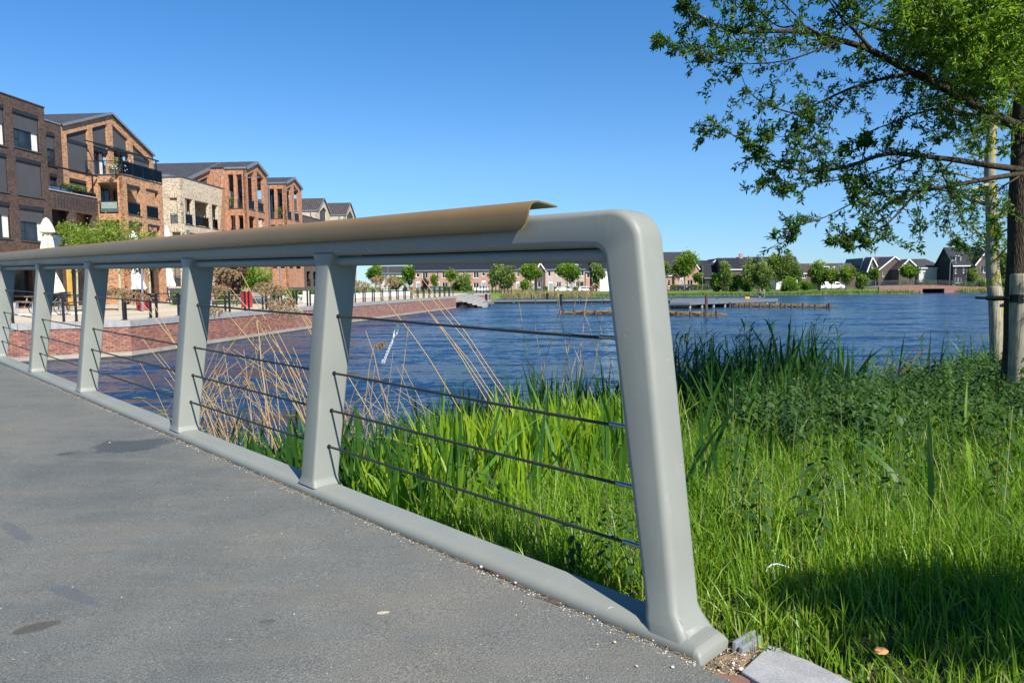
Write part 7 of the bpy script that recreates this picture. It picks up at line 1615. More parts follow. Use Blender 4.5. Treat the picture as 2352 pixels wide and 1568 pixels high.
# --- cars
def car(label, x0, x1, yb, Y, paint, kind='hatch', facing=1, Z=z5, group='cars parked on the far road', ink=None):
    g0 = on_far(Z(x0, 0)[0], Y); g1 = on_far(Z(x1, 0)[0], Y); L = g1[0] - g0[0]; z = aty(Z(x0, yb)[0] / K4, Z(x0, yb)[1] / K4, Y)[2]; gz_ = z
    root = thing('parked_van' if kind == 'van' else 'parked_car', label, 'van' if kind == 'van' else 'car', ((g0[0] + g1[0]) / 2, Y, gz_), 0 if facing > 0 else math.pi, group)
    P = dict(hatch=[(-.50, .30), (-.50, .75), (-.47, .95), (-.36, 1.36), (-.30, 1.44), (-.02, 1.46), (.10, 1.40), (.26, .98), (.44, .84), (.49, .68), (.50, .35)],
             suv=[(-.50, .35), (-.50, .95), (-.46, 1.12), (-.38, 1.50), (-.30, 1.58), (.02, 1.60), (.14, 1.52), (.27, 1.10), (.45, .98), (.495, .80), (.50, .38)],
             van=[(-.50, .35), (-.50, 1.9), (-.485, 2.02), (-.40, 2.06), (.16, 2.06), (.23, 1.98), (.36, 1.30), (.46, 1.10), (.495, .85), (.50, .40)])[kind]
    Wd = .9; b = MB(); rings = []
    for yy, k in ((-Wd, .90), (-Wd + .06, .97), (-Wd * .8, 1.0), (Wd * .8, 1.0), (Wd - .06, .97), (Wd, .90)):
        rings.append([(x * L * (1 if k == 1 else .995), yy * (1 if z_ < 1.0 or kind == 'van' else .82 + .0 * k), .33 + (z_ - .33) * (k if z_ > 1.0 else 1)) for x, z_ in P])
    b.loft(rings); b.build('body', paint, root, smooth=True, auto=35)
    r = .33 if kind != 'van' else .36
    for x in (-.31, .32):
        for yy in (-Wd - .01, Wd - .2):
            b = MB(); n = 16; b.loft([[(x * L + r * math.cos(2 * math.pi * k / n), yy + d, r + r * math.sin(2 * math.pi * k / n)) for k in range(n)] for d in (0, .21)]); w_ = b.build('wheel', plain('tyre', (.015, .015, .016), .8), root)
            b = MB(); q = r * .62; b.loft([[(x * L + q * math.cos(2 * math.pi * k / n), yy + d, r + q * math.sin(2 * math.pi * k / n)) for k in range(n)] for d in (-.008, .218)]); b.build('rim', plain('rim', (.35, .35, .36) if kind != 'suv' else (.05, .05, .05), .35, .7), w_)
    gl = plain('car_glass', (.012, .015, .02), .08, spec=.8); wz = dict(hatch=[((-.36, .98), (-.33, 1.30), (-.06, 1.36), (-.06, .98)), ((-.04, .98), (-.04, 1.36), (.08, 1.33), (.20, 1.0))], suv=[((-.38, 1.12), (-.34, 1.42), (-.06, 1.48), (-.06, 1.12)), ((-.04, 1.12), (-.04, 1.48), (.10, 1.44), (.22, 1.13))], van=[((.12, 1.25), (.12, 1.80), (.22, 1.80), (.33, 1.28))])[kind]
    for s in (-1, 1):
        for q in wz:
            b = MB(); o_ = s * (Wd * (.84 if kind != 'van' else 1.0) + .012); o2 = s * (Wd * (.9 if kind != 'van' else 1.0) + .014)
            b.add([(x * L, (o2 if i in (0, 3) else o_), z_) for i, (x, z_) in enumerate(q)] + [(x * L, (o2 if i in (0, 3) else o_) - s * .05, z_) for i, (x, z_) in enumerate(q)], [(0, 1, 2, 3), (7, 6, 5, 4), (0, 4, 5, 1), (1, 5, 6, 2), (2, 6, 7, 3), (3, 7, 4, 0)]); b.build('side_window', gl, root)
        b = MB(); b.box((.46 * L, s * .68 - .14, .66 if kind != 'van' else .85), (.50 * L, s * .68 + .14, .8 if kind != 'van' else 1.0)); b.build('headlight', plain('lamp_clear', (.6, .62, .65), .2), root)
        b = MB(); b.box((-.505 * L, s * .72 - .1, .8), (-.48 * L, s * .72 + .1, .98)); b.build('tail_light', plain('lamp_red', (.3, .01, .01), .3), root)
    if kind == 'van' and ink:
        for s, xs_ in ((-1, 1),):
            b = MB(); rr = random.Random(3)
            for k in range(9): x = (-.32 + k * .042) * L; b.box((x, -Wd * 1.0 - .012, 1.50 + rr.uniform(-.03, .03)), (x + .16, -Wd * 1.0 - .002, 1.66 + rr.uniform(-.03, .06)))
            b.build('side_lettering', ink, root)
            b = MB(); b.box((-.48 * L, -Wd - .012, .62), (.40 * L, -Wd - .002, .68)); b.build('side_trim', plain('trim_grey', (.12, .12, .13), .6), root)
wp = plain('paint_white', (.78, .79, .80), .25, var=.02, spec=.6); bp = plain('paint_black', (.012, .012, .015), .2, spec=.7); gp_ = plain('paint_silver', (.25, .27, .30), .3, .4)
car('white hatchback parked on the far road, left of two white cars', 1838, 1980, 402, 205, wp, 'hatch')
car('white sport utility car with black wheels, right of the white hatchback', 2038, 2182, 402, 205, wp, 'suv')
car('white car half hidden by the quay fence at the end of the terrace', 1148, 1276, 400, 206, wp, 'suv', -1)
car('silver grey car mostly hidden by hedges before the orange terrace', 750, 880, 395, 207, gp_, 'hatch')
car('black hatchback parked before the hedge, right of the end post', 310, 492, 597, 206, bp, 'hatch', 1, z6)
car('white delivery van with blue lettering on its side, parked by the far shore', 1995, 2276, 580, 198, wp, 'van', 1, z6, ink=plain('ink_cyan', (.03, .35, .5), .5))
car('dark blue car half hidden by shrubs behind the black hatchback', 655, 760, 560, 212, plain('paint_blue', (.02, .04, .10), .25), 'hatch', 1, z6)
# --- hedges, trees, shrubs of the far shore
def ftree(label, Z, x, yb, xc, yc, rx, ry, n, size, mat, Y, seed, trunk=.16, name='tree', group='young trees along the far road', jag=.55, tm='bark_grey'):
    g = on_far(Z(x, yb)[0], Y); c = aty(Z(xc, yc)[0] / K4, Z(xc, yc)[1] / K4, Y); k = {z5: 2.138, z6: 2.94, z7: 2.955}[Z]; sc = Y / 2856.0 / k
    leafball(name, label, 'tree' if trunk else 'shrub', c, (rx * sc, min(rx, 90) * sc, ry * sc), n, size, mat, loc=g, seed=seed, trunk=trunk, group=group, trunkmat=tm, jag=jag)
FT = [
 ('bright green tree left of the grey roofs', z5, 300, 385, 300, 245, 62, 62, 2600, .42, LEAF_M, 150, 1, .12),
 ('bright green tree beside the orange terrace, left end', z5, 590, 385, 590, 250, 55, 78, 2600, .5, LEAF_M, 200, 3, .14),
 ('small dark maple behind the quay fence', z5, 480, 390, 482, 322, 60, 60, 2200, .42, LEAF_M, 150, 2, .12),
 ('thin young tree before the second house of the terrace', z5, 800, 385, 805, 310, 32, 60, 700, .42, LEAF_M, 200, 4, .08),
 ('purple leaved small tree before the orange terrace', z5, 728, 385, 727, 332, 24, 42, 700, .42, LEAF_P, 200, 5, .08),
 ('airy pale green tree above the willow bush', z5, 945, 385, 945, 255, 52, 62, 1500, .45, LEAF_L, 195, 6, .12),
 ('broad grey green willow, tallest below the handrail', z5, 1300, 390, 1375, 262, 112, 105, 5200, .48, LEAF_G, 180, 8, .2),
 ('round maple right of the broad willow', z5, 1625, 392, 1625, 235, 100, 80, 4200, .48, LEAF_M, 190, 9, .16),
 ('round maple casting branches before the pinkish terrace', z5, 1940, 385, 1940, 235, 95, 82, 4200, .48, LEAF_M, 195, 10, .16),
 ('slim green tree before the white house, by the end post', z5, 2215, 390, 2215, 240, 58, 95, 2400, .48, LEAF_G, 190, 11, .14),
 ('large maple before the brick gable right of the end post', z6, 402, 590, 402, 300, 135, 145, 5200, .48, LEAF_M, 195, 12, .18),
 ('small green tree at the edge of the end post', z6, 205, 590, 200, 350, 36, 80, 700, .45, LEAF_M, 195, 13, .1),
 ('small round tree right of the large maple', z6, 560, 590, 560, 445, 52, 60, 1500, .42, LEAF_M, 190, 14, .1),
 ('yellow green birch among the shore bushes', z6, 882, 600, 885, 420, 62, 190, 3600, .42, LEAF_G, 170, 16, .12),
 ('tall yellow green ash rising over the willows', z6, 1475, 590, 1480, 310, 80, 160, 4400, .5, LEAF_L, 185, 19, .2),
 ('tall grey green willow, left of the ash', z6, 1190, 600, 1195, 400, 105, 190, 5200, .42, LEAF_G, 168, 17, .14),
 ('slender olive willow touching the tall ash', z6, 1350, 600, 1350, 410, 75, 180, 3600, .42, LEAF_G, 166, 18, .14),
 ('wide feathery willow right of the ash', z6, 1620, 600, 1630, 370, 115, 190, 5600, .45, LEAF_G, 172, 20, .16),
 ('pollard willow with a thick stem beside the white van', z6, 1990, 580, 1995, 390, 115, 120, 4200, .42, LEAF_L, 172, 22, .3),
 ('thin willow in front of the white van', z6, 2130, 585, 2130, 440, 70, 120, 1900, .40, LEAF_L, 170, 23, .07),
 ('yellow green tree right of the white van', z7, 245, 660, 290, 450, 95, 110, 3600, .40, LEAF_L, 168, 25, .12),
 ('small round topiary tree before the white gabled house', z7, 590, 600, 590, 460, 50, 62, 2200, .42, LEAF_M, 205, 26, .12),
 ('dense round tree before the white brick house', z7, 1012, 590, 1010, 430, 88, 88, 3600, .48, LEAF_M, 200, 27, .15),
 ('light green tree before the dark brown gable at right', z7, 1745, 590, 1742, 480, 50, 92, 2000, .42, LEAF_G, 180, 28, .1),
 ('airy tree between the lichened trunk and the near trunk', z7, 2110, 590, 2110, 330, 95, 160, 3600, .5, LEAF_G, 190, 29, .16),
]
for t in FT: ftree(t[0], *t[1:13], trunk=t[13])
FS = [
 ('rounded grey green willow bush at the end of the quay', z5, 1050, 395, 1050, 325, 88, 72, 3400, .42, LEAF_G, 165, 40),
 ('shrub below the round maple', z5, 1590, 392, 1590, 345, 46, 52, 1500, .4, LEAF_M, 175, 41),
 ('dark rounded bush left in the shore thicket', z6, 790, 600, 790, 500, 85, 100, 3600, .4, LEAF_M, 172, 42),
 ('dark bush in the middle of the shore thicket', z6, 1010, 600, 1010, 500, 80, 110, 3600, .4, LEAF_M, 171, 43),
 ('dark bush under the tall willow', z6, 1120, 600, 1120, 520, 70, 85, 2400, .4, LEAF_M, 169, 44),
 ('dark bush at the right end of the shore thicket', z6, 1640, 610, 1640, 530, 110, 80, 3600, .4, LEAF_M, 168, 45),
 ('low bush behind the two people on the jetty', z6, 1330, 600, 1340, 560, 80, 50, 1800, .4, LEAF_M, 167, 46),
 ('clipped bush before the garden fence left of the van', z6, 1820, 585, 1820, 525, 70, 55, 1800, .4, LEAF_M, 185, 47),
 ('dark green bush left of the brown roofed house', z7, 430, 640, 430, 560, 62, 70, 2200, .4, LEAF_M, 170, 48),
 ('blue grey conifer before the white gabled house', z7, 450, 600, 450, 500, 45, 70, 1500, .4, LEAF_D, 205, 49),
 ('low bush at the foot of the black house', z7, 1850, 600, 1850, 570, 60, 45, 1200, .4, LEAF_M, 185, 50),
 ('yellow green bush behind the near trunk', z7, 2140, 640, 2150, 560, 60, 60, 1400, .4, LEAF_L, 165, 51),
 ('small bush on the bank below the footbridge rail', z7, 930, 620, 930, 590, 50, 40, 900, .3, LEAF_L, 160, 52)]
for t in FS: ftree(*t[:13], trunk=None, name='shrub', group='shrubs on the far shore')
def fhedge(label, Z, x0, x1, Y, h, seed, mat=LEAF_M):
    a = on_far(Z(x0, 0)[0], Y); b_ = on_far(Z(x1, 0)[0], Y); hedge(label, a[:2], b_[:2], .9, h, mat=mat, z=float(a[2]), n=int(abs(b_[0] - a[0]) * 170), seed=seed, size=.3)
for a in (('dark hedge before the hatchback and the pinkish terrace', z5, 1735, 1775, 209.8, 1.4, 1), ('hedge behind the white hatchback', z5, 1830, 1960, 210, 1.3, 2), ('hedge between the door and the sport utility car', z5, 1995, 2200, 210, 1.2, 3), ('low hedge before the orange terrace', z5, 690, 1130, 210, 1.1, 4), ('tall clipped hedge behind the black hatchback', z6, 240, 680, 211, 1.5, 5), ('hedge at the foot of the white brick house', z7, 1090, 1310, 212, 1.6, 6), ('hedge before the dark brown gable at right', z7, 1560, 1900, 204, 1.2, 7), ('garden hedge behind the willows and van', z6, 1560, 1990, 205, 1.7, 8)): fhedge(*a)
for i, (x, lab) in enumerate(((1640, 'green wheeled bin, left of three by the hedge'), (1668, 'green wheeled bin, middle of three by the hedge'), (1692, 'green wheeled bin, right of three by the hedge'))):
    g = on_far(z5(x, 0)[0], 203); o = thing('wheeled_bin', lab, 'bin', g, 0, 'green wheeled bins'); b = MB(); b.loft([[(-.26, -.3, .05), (.26, -.3, .05), (.26, .3, .05), (-.26, .3, .05)], [(-.30, -.36, 1.0), (.30, -.36, 1.0), (.30, .36, 1.0), (-.30, .36, 1.0)]]); b.build('bin_body', plain('bin_green', (.03, .12, .05), .5), o); b = MB(); b.box((-.32, -.4, 1.0), (.32, .38, 1.07)); b.build('lid', plain('bin_lid', (.04, .16, .07), .5), o)
# lamp posts of the far road
def flamp(label, Z, x, yt, Y, arm=0):
    g = on_far(Z(x, 0)[0], Y); t = aty(Z(x, yt)[0] / K4, Z(x, yt)[1] / K4, Y); h = t[2] - g[2]; o = thing('street_lamp', label, 'street lamp', g, 0, 'street lamps on the far shore'); b = MB()
    if arm: b.tube([(0, 0, 0), (0, 0, h - .8), (.25, 0, h - .15), (.8, 0, h), (1.3, 0, h - .25), (1.4, 0, h - .6)], .09, 6)
    else: b.tube([(0, 0, 0), (0, 0, h)], .08, 6)
    b.build('shaft', M['zinc'], o); b = MB()
    if arm: b.box((1.15, -.15, h - .8), (1.65, .15, h - .6))
    else: b.lathe([(.1, 0), (.28, .35), (.3, .4), (.1, .5)], (0, 0, h - .2), 8)
    b.build('lantern', M['zinc'], o)
for a in (('street lamp before the left end of the orange terrace', z5, 638, 225, 200), ('street lamp left of the low grey roofs', z5, 413, 195, 200), ('street lamp in the middle of the orange terrace', z5, 930, 290, 200), ('street lamp beside the grey gabled house', z5, 1730, 292, 200), ('street lamp between the two brick houses right of the end post', z6, 617, 320, 205), ('street lamp before the white brick house', z7, 1165, 450, 205), ('street lamp before the black brick house', z7, 1662, 422, 200)): flamp(*a)
flamp('tall street lamp with a curved arm left of the black brick house', z7, 1470, 300, 190, 1); flamp('tall street lamp with a curved arm over the brown roofs', z7, 150, 322, 225, 1)

# --- second quay piece, steps, floating walkway, mooring posts
def shore_bits():
    pl = fp(103); a0 = pl.px(*z5(1145, 440))[0]; a1 = pl.px(*z5(1273, 440))[0]
    r = thing('quay_wall', 'short red brick quay wall beyond the steps, with a fence on top', 'quay wall', (a0, 103, 0)); solid('bricks', pl, a0, a1, -1, TZ - .25, -9, 0, 'quay_brick', r)['kind'] = 'stuff'; solid('coping_stone', pl, a0 - .05, a1 + .05, TZ - .25, TZ, -9, .05, 'stone_grey', r); settle(r)
    for k in range(3):
        g = (a0 + .4 + k * 1.75, 103.35, TZ); o = thing('fence_panel', 'black fence panel on the short quay wall, %s' % ('left', 'middle', 'right')[k], 'fence', g, 0, 'black fence panels on the short quay')
        for x in (0, .5, 1.0, 1.5): b = MB(); b.box((x - .06, -.04, 0), (x + .06, .04, 1.0)); b.build('post', M['black_metal'], o)
        b = MB(); b.box((-.06, -.03, 1.0), (1.56, .03, 1.05)); b.build('top_rail', M['black_metal'], o)
    st = thing('quay_steps', 'broad grey stone steps going down to the water at the end of the quay', 'steps', (-6.3, 84, 0)); n = 6
    for k in range(n):
        b = MB(); z = TZ - .05 - k * .18; b.box((-6.2 + k * .55, 82 + k * .3, z - .5), (-6.2 + (k + 1) * .55, 103, z)); b.build('step', M['stone_grey'], st)
    settle(st)
    def jetty(label, pts, z, th, posts, name='jetty'):
        r = thing(name, label, 'jetty', (*pts[0], z)); n = len(pts); b = MB(); b.add([(*p, z) for p in pts] + [(*p, z - th) for p in pts], [tuple(range(n - 1, -1, -1)), tuple(range(n, 2 * n))] + [(i, (i + 1) % n, n + (i + 1) % n, n + i) for i in range(n)]); b.build('deck', plain('jetty_grey', (.125, .14, .15), .7, var=.15, scale=3), r)
        for x, y in posts: b = MB(); b.tube([(x, y, -.8), (x, y, z - th)], .12, 6); b.build('post', M['stone_grey'], r)
        settle(r); return r
    jetty('small grey landing at the foot of the quay steps', [(-5.6, 84), (-2.2, 90), (-2.8, 92), (-6.2, 86)], .45, .22, [(-5.2, 85), (-3.9, 87.2), (-2.7, 89.7)])
    P = lambda x, y, z: tuple(atz(z6(x, y)[0] / K4, z6(x, y)[1] / K4, z)[:2])
    A_, B2, C_, D_ = P(465, 738, .6), P(1505, 700, .6), P(1500, 685, .6), P(235, 706, .6); E_ = P(235, 738, .6)
    u = np.array(B2) - np.array(A_); pts = [tuple(np.array(A_) + u * t + np.array([0, .25])) for t in np.linspace(.01, .99, 9)]
    jetty('long grey jetty with concrete posts where two people fish', [E_, A_, B2, C_, D_], .6, .2, pts)
    r = thing('floating_walkway', 'long narrow grey floating walkway across the lake', 'jetty', (-2.7, 97, 0)); L = 36; n = 12
    for k in range(n):
        x0 = -2.7 + L * k / n; x1 = -2.7 + L * (k + 1) / n - .06; b = MB(); b.box((x0, 97 - .25 * k / n * 12 * .9, .30), (x1, 99 - .25 * k / n * 12 * .9, .52)); d = b.build('deck_section', M['jetty_grey'] if 'jetty_grey' in M else M['stone_grey'], r); b = MB(); b.box((x0 + .1, 97.2 - 2.7 * k / n, -.2), (x1 - .1, 98.8 - 2.7 * k / n, .299)); b.build('float', M['stone_dark'], d)
    settle(r)
    for i, (Z, x, yt, yb_, Y, lab) in enumerate(((z5, 1250, 418, 500, 96.5, 'black mooring post at the left end of the floating walkway'), (z5, 1773, 410, 470, 101, 'black mooring post behind the floating walkway'), (z5, 1888, 420, 522, 90, 'tall black mooring post in front of the floating walkway'))):
        t = aty(Z(x, yt)[0] / K4, Z(x, yt)[1] / K4, Y); o = thing('mooring_post', lab, 'post', (t[0], Y, -1), 0, 'mooring posts by the walkway'); b = MB(); b.lathe([(.17, 0), (.17, t[2] + 1 - .05), (.12, t[2] + 1)], (0, 0, 0), 10); b.build('shaft', M['black_metal'], o)
    # two people on the jetty
    fish = lambda c: dict(top=cl('fish' + c, (.50, .36, .26) if c == 'a' else (.03, .45, .16)), low=cl('fishl' + c, (.02, .03, .06) if c == 'a' else (.22, .23, .25)), shoe=cl('shoe', (.05, .05, .05)), leg='short' if c == 'a' else 'long', sleeve='short')
    REACH = pose(elR=(-.22, .18, 1.20), wrR=(-.12, .38, 1.16), handR=(-.10, .46, 1.16), elL=(.22, .18, 1.20), wrL=(.12, .38, 1.16), handL=(.10, .46, 1.16))
    for x, c, lab, hat, h, rz in ((1290, 'a', 'person in beige shirt and dark shorts fishing, left on the jetty', cl('hat_red', (.35, .08, .05)), 1.0, -math.pi / 2), (1336, 'b', 'person in a green shirt and blue cap standing right on the jetty', cl('cap_blue', (.02, .14, .40)), .97, math.pi / 2 + .8)):
        g = atz(z6(x, 690)[0] / K4, z6(x, 692)[1] / K4, .6); ht = 125 / 2.94 / 2856 * g[1]; person(lab, (g[0], g[1], .6), rz, REACH if c == 'a' else pose(), fish(c), cl('hair_brown', (.07, .045, .03)), scale=ht / 1.78 * h, hat=hat)
        if c == 'a': o = thing('fishing_rod', 'thin dark fishing rod held out to the right over the jetty', 'fishing rod', (g[0] + .4, g[1], 1.7)); b = MB(); b.tube([(0, 0, 0), (1.6, .2, .5), (3.2, .3, .7)], [.02, .012, .006], 5); b.build('rod', M['black_metal'], o)
    g = atz(z6(1140, 690)[0] / K4, z6(1140, 695)[1] / K4, .6); o = thing('orange_bag', 'orange yellow tackle bag lying on the jetty', 'bag', (g[0], g[1], .6)); b = MB(); b.box((-.3, -.15, 0), (.3, .15, .28)); b.build('bag_body', plain('bag_orange', (.75, .32, .02), .6), o, bevel=.1); b = MB(); b.tube([(-.15, 0, .26), (-.08, 0, .36), (.08, 0, .36), (.15, 0, .26)], .02, 5); b.build('handle', M['black_metal'], o)
    # brushwood beds held by stakes
    def brush(label, segs, stakes, seed, Zs, yb):
        rs = random.Random(seed); x0, y0 = segs[0]; x1, y1 = segs[1]; A = atz(x0 / K4, y0 / K4, 0.0); B = atz(x1 / K4, y1 / K4, 0.0); r = thing('brushwood_bed', label, 'brushwood', A); b = MB(); n = 380; A = A; d = B - A; L = np.linalg.norm(d); u = d / L; v = np.array([-u[1], u[0], 0])
        for k in range(n):
            t = rs.random(); ln = rs.uniform(.8, 2.6); c = u * L * t + v * rs.uniform(-.4, .9) + np.array([0, 0, rs.uniform(0, .28) * math.sin(math.pi * min(.97, max(.03, t))) ** .3]); a = rs.gauss(0, .18); w_ = u * math.cos(a) + v * math.sin(a); b.tube([tuple(c - w_ * ln / 2), tuple(c + w_ * ln / 2 + np.array([0, 0, rs.uniform(-.05, .12)]))], .022, 3, cap=False)
        b.build('brush', plain('brush_wood', (.24, .17, .075), .9, var=.5, scale=3), r)['kind'] = 'stuff'
        for sx, top in stakes:
            q = atz(sx / K4, (y0 + (y1 - y0) * (sx - x0) / (x1 - x0)) / K4 + 1.2, 0); b = MB(); b.lathe([(.12, -.8), (.12, top), (.09, top + .03)], tuple(q + np.array([0, 0, 0]) - A), 7); b.build('stake', plain('stake_wood', (.09, .07, .055), .9, var=.3), r)
        rs2 = np.random.default_rng(seed); n = 500; P_ = np.stack([rs2.uniform(0, 1, n), rs2.normal(.3, .3, n), rs2.uniform(.1, .5, n)], 1); W_ = (u[None, :] * (P_[:, :1] * L) + v[None, :] * P_[:, 1:2] + np.array([0, 0, 1])[None, :] * P_[:, 2:3] * .6); co, f = leaf_cloud(W_, rs2.normal(size=(n, 3)), rs2.uniform(.08, .18, n), .4, rs=rs2); np_mesh('weeds', co, f, LEAF_G, r, tint=np.repeat(rs2.random(n), 2))
    zx5 = lambda x: z5(x, 0)[0]; zx6 = lambda x: z6(x, 0)[0]
    brush('brushwood bed with stakes just right of the end post, nearest of the beds', (z5(1930, 588), z6(770, 888)), [(zx5(1912), .5), (zx5(2005), .35), (zx5(2095), .35), (zx5(2185), .35), (zx6(320), .3), (zx6(475), .3), (zx6(645), .3), (zx6(661), 1.6), (zx6(785), .45)], 1, None, None)
    brush('long brushwood bed with many stakes behind, below the jetty', (z6(600, 778), z6(2110, 795)), [(zx6(x), .35 if i % 3 else .5) for i, x in enumerate((605, 718, 828, 940, 1052, 1118, 1173, 1290, 1415, 1540, 1592, 1665, 1800, 1943, 2082, 2110))], 2, None, None)
shore_bits()
# --- the low brick road bridge at right
def bridge():
    Y = 150; pl = fp(Y); P = lambda x, y: pl.px(*z7(x, y)); r = thing('road_bridge', 'low arched red brick bridge with a grey railing over the inlet at right', 'bridge', (*pl.w(P(1280, 600)[0], 0)[:2], 0))
    xs = list(range(640, 1960, 60)); top = [P(x, 590 + 22 * ((x - 1180) / 540) ** 2 if x < 1720 else 612) for x in xs]; bot = [P(x, 632 + 22 * abs((x - 1180) / 540) ** 2) for x in xs]
    a0, a1 = P(1155, 600)[0], P(1413, 600)[0]; zo = P(1280, 633)[1]
    outl = [(t[0], -1.0) for t in (top[0], top[-1])] + [tuple(t) for t in reversed(top)]
    wall('brick_face', pl, outl, [(a0, a1, -.99, zo)], plain('bridge_brick', (.24, .13, .105), .85, var=.2, scale=1.5), r, thick=.5)
    b = MB(); 
    for (p, q) in zip(top[:-1], top[1:]): b.add([pl.w(p[0], p[1] - .02, -.3), pl.w(q[0], q[1] - .02, -.3), pl.w(q[0], q[1] - .02, -8), pl.w(p[0], p[1] - .02, -8)], [(0, 1, 2, 3)])
    b.build('road_deck', M['road_grey'], r)
    b = MB(); pbox(b, pl, a0 - .3, a1 + .3, -.9, zo - .01, -8, -7.9); pbox(b, pl, a0 - .3, a0 - .01, -.9, zo + .3, -7.9, -.51); pbox(b, pl, a1 + .01, a1 + .3, -.9, zo + .3, -7.9, -.51); b.build('tunnel_wall', M['stone_dark'], r)
    def rail(off, nm):
        b = MB(); rt_ = [pl.w(*P(x, 590 + 22 * ((x - 1180) / 540) ** 2 if x < 1720 else 612), off) for x in xs]; rp = [(p[0], p[1], p[2] + 1.0) for p in rt_]; b.tube(rp, .035, 5); rb = b.build(nm, M['stone_dark'], r)
        for i in range(len(rt_) - 1):
            for t in (0, .5): q = [rt_[i][j] * (1 - t) + rt_[i + 1][j] * t for j in range(3)]; b = MB(); b.box((q[0] - .025, q[1] - .03, q[2] - .1), (q[0] + .025, q[1] + .03, q[2] + .98)); b.build('baluster', M['stone_dark'], rb)
        b = MB(); 
        for h in (.3, .55, .8): b.tube([(p[0], p[1], p[2] + h) for p in rt_], .012, 3)
        b.build('wires', M['stone_dark'], rb)
    rail(-.2, 'railing'); rail(-7.6, 'railing')
    settle(r)
bridge()
# --- rough reeds and tall grass along the far waterline
def far_reeds():
    P = []; specs = [((-2, 16), (136, 143), 2600, .9, 1.9, .9), ((16, 60), (138.5, 146), 5200, .3, .8, .35), ((60, 160), (143, 150), 7000, .4, 1.0, .40), ((86, 140), (146, 151), 2500, .8, 1.5, .75), ((22, 44), (108, 109), 10, .1, .2, .5)]
    for (x0, x1), (y0, y1), n, h0, h1, tm in specs:
        x = NR.uniform(x0, x1, n); y = NR.uniform(y0, y1, n); m = (y > shoreY(x) - .4) & ~((x > 83.5) & (x < 93) & (y < 170)); x = x[m]; y = y[m]; n = len(x); z = np.maximum(zfar(x, y), 0) - .03
        co, q = blades(np.stack([x, y, z], 1), NR.uniform(h0, h1, n), NR.uniform(.06, .13, n), NR.uniform(.1, .5, n), NR.uniform(0, 6.28, n), NR.uniform(0, .6, n), seg=2); P.append((co, q, np.repeat(np.clip(NR.normal(tm, .15, n), 0, 1), 2)))
    co, q, t = merge(P); FRM = leaf_mat('far_reed', [(.035, .075, .014), (.08, .15, .022), (.15, .21, .04), (.26, .24, .10), (.38, .31, .16)], trans=.3, rough=.7, scale=.2)
    tag(np_mesh('far_reeds', co, q, FRM, tint=t), 'tall grass and pale reeds along the far waterline', 'reeds', kind='stuff')
far_reeds()
# ================================================================ THE TWO NEAR TREES, STAKES, PAVED CORNER, SMALL THINGS
BARK = None
def bark_mat():
    N = Nd('bark_dark'); c = N.coord('Object'); mp = N.n('ShaderNodeMapping'); mp.inputs['Scale'].default_value = (1, 1, .22); N.l(c, mp.inputs[0]); v = N.n('ShaderNodeTexVoronoi'); v.feature = 'DISTANCE_TO_EDGE'; v.inputs['Scale'].default_value = 45; N.l(mp.outputs[0], v.inputs[0]); f = N.noise(mp.outputs[0], 25, 6, .7)
    N.set(N.mix(.6, N.ramp(f, [(.3, (.035, .027, .018)), (.7, (.085, .068, .046))]), N.ramp(v.outputs[0], [(0, .35), (.25, 1.1)]), 'MULTIPLY'), .9, normal=N.bump(v.outputs[0], .9, .02), spec=.15); MATS['bark_dark'] = N.m
    N = Nd('bark_lichen'); c = N.coord('Object'); f = N.noise(c, 9, 6, .7); g = N.noise(c, 4, 5, .75); h = N.noise(c, 60, 3)
    base = N.ramp(f, [(.35, (.20, .19, .15)), (.7, (.36, .34, .27))]); li = N.ramp(g, [(.50, 0.0), (.58, .9)]); N.set(N.mix(li, base, N.ramp(h, [(.3, (.30, .24, .03)), (.7, (.46, .38, .05))])), .9, normal=N.bump(f, .6, .01), spec=.15); MATS['bark_lichen'] = N.m
    N = Nd('stake_timber'); c = N.coord('Object'); mp = N.n('ShaderNodeMapping'); mp.inputs['Scale'].default_value = (1, 1, .08); N.l(c, mp.inputs[0]); f = N.noise(mp.outputs[0], 40, 6, .7); g = N.noise(c, 4, 4)
    N.set(N.mix(.5, N.ramp(f, [(.35, (.12, .10, .07)), (.5, (.30, .27, .19)), (.7, (.42, .38, .28))]), N.ramp(g, [(.3, .7), (.7, 1.2)]), 'MULTIPLY'), .85, normal=N.bump(f, .7, .006), spec=.15); MATS['stake_timber'] = N.m
    plain('rubber_strap', (.012, .012, .014), .6)
bark_mat()
WIL = leaf_mat('willow_leaf', [(.018, .055, .014), (.045, .115, .018), (.11, .20, .02), (.22, .34, .025), (.34, .44, .05)], trans=.52, rough=.42, scale=2, spec=.4)
def c4(x, y): return 1521.7 + x / 2.8327, y / 2.8327      # crop of the crown -> 2352 px picture
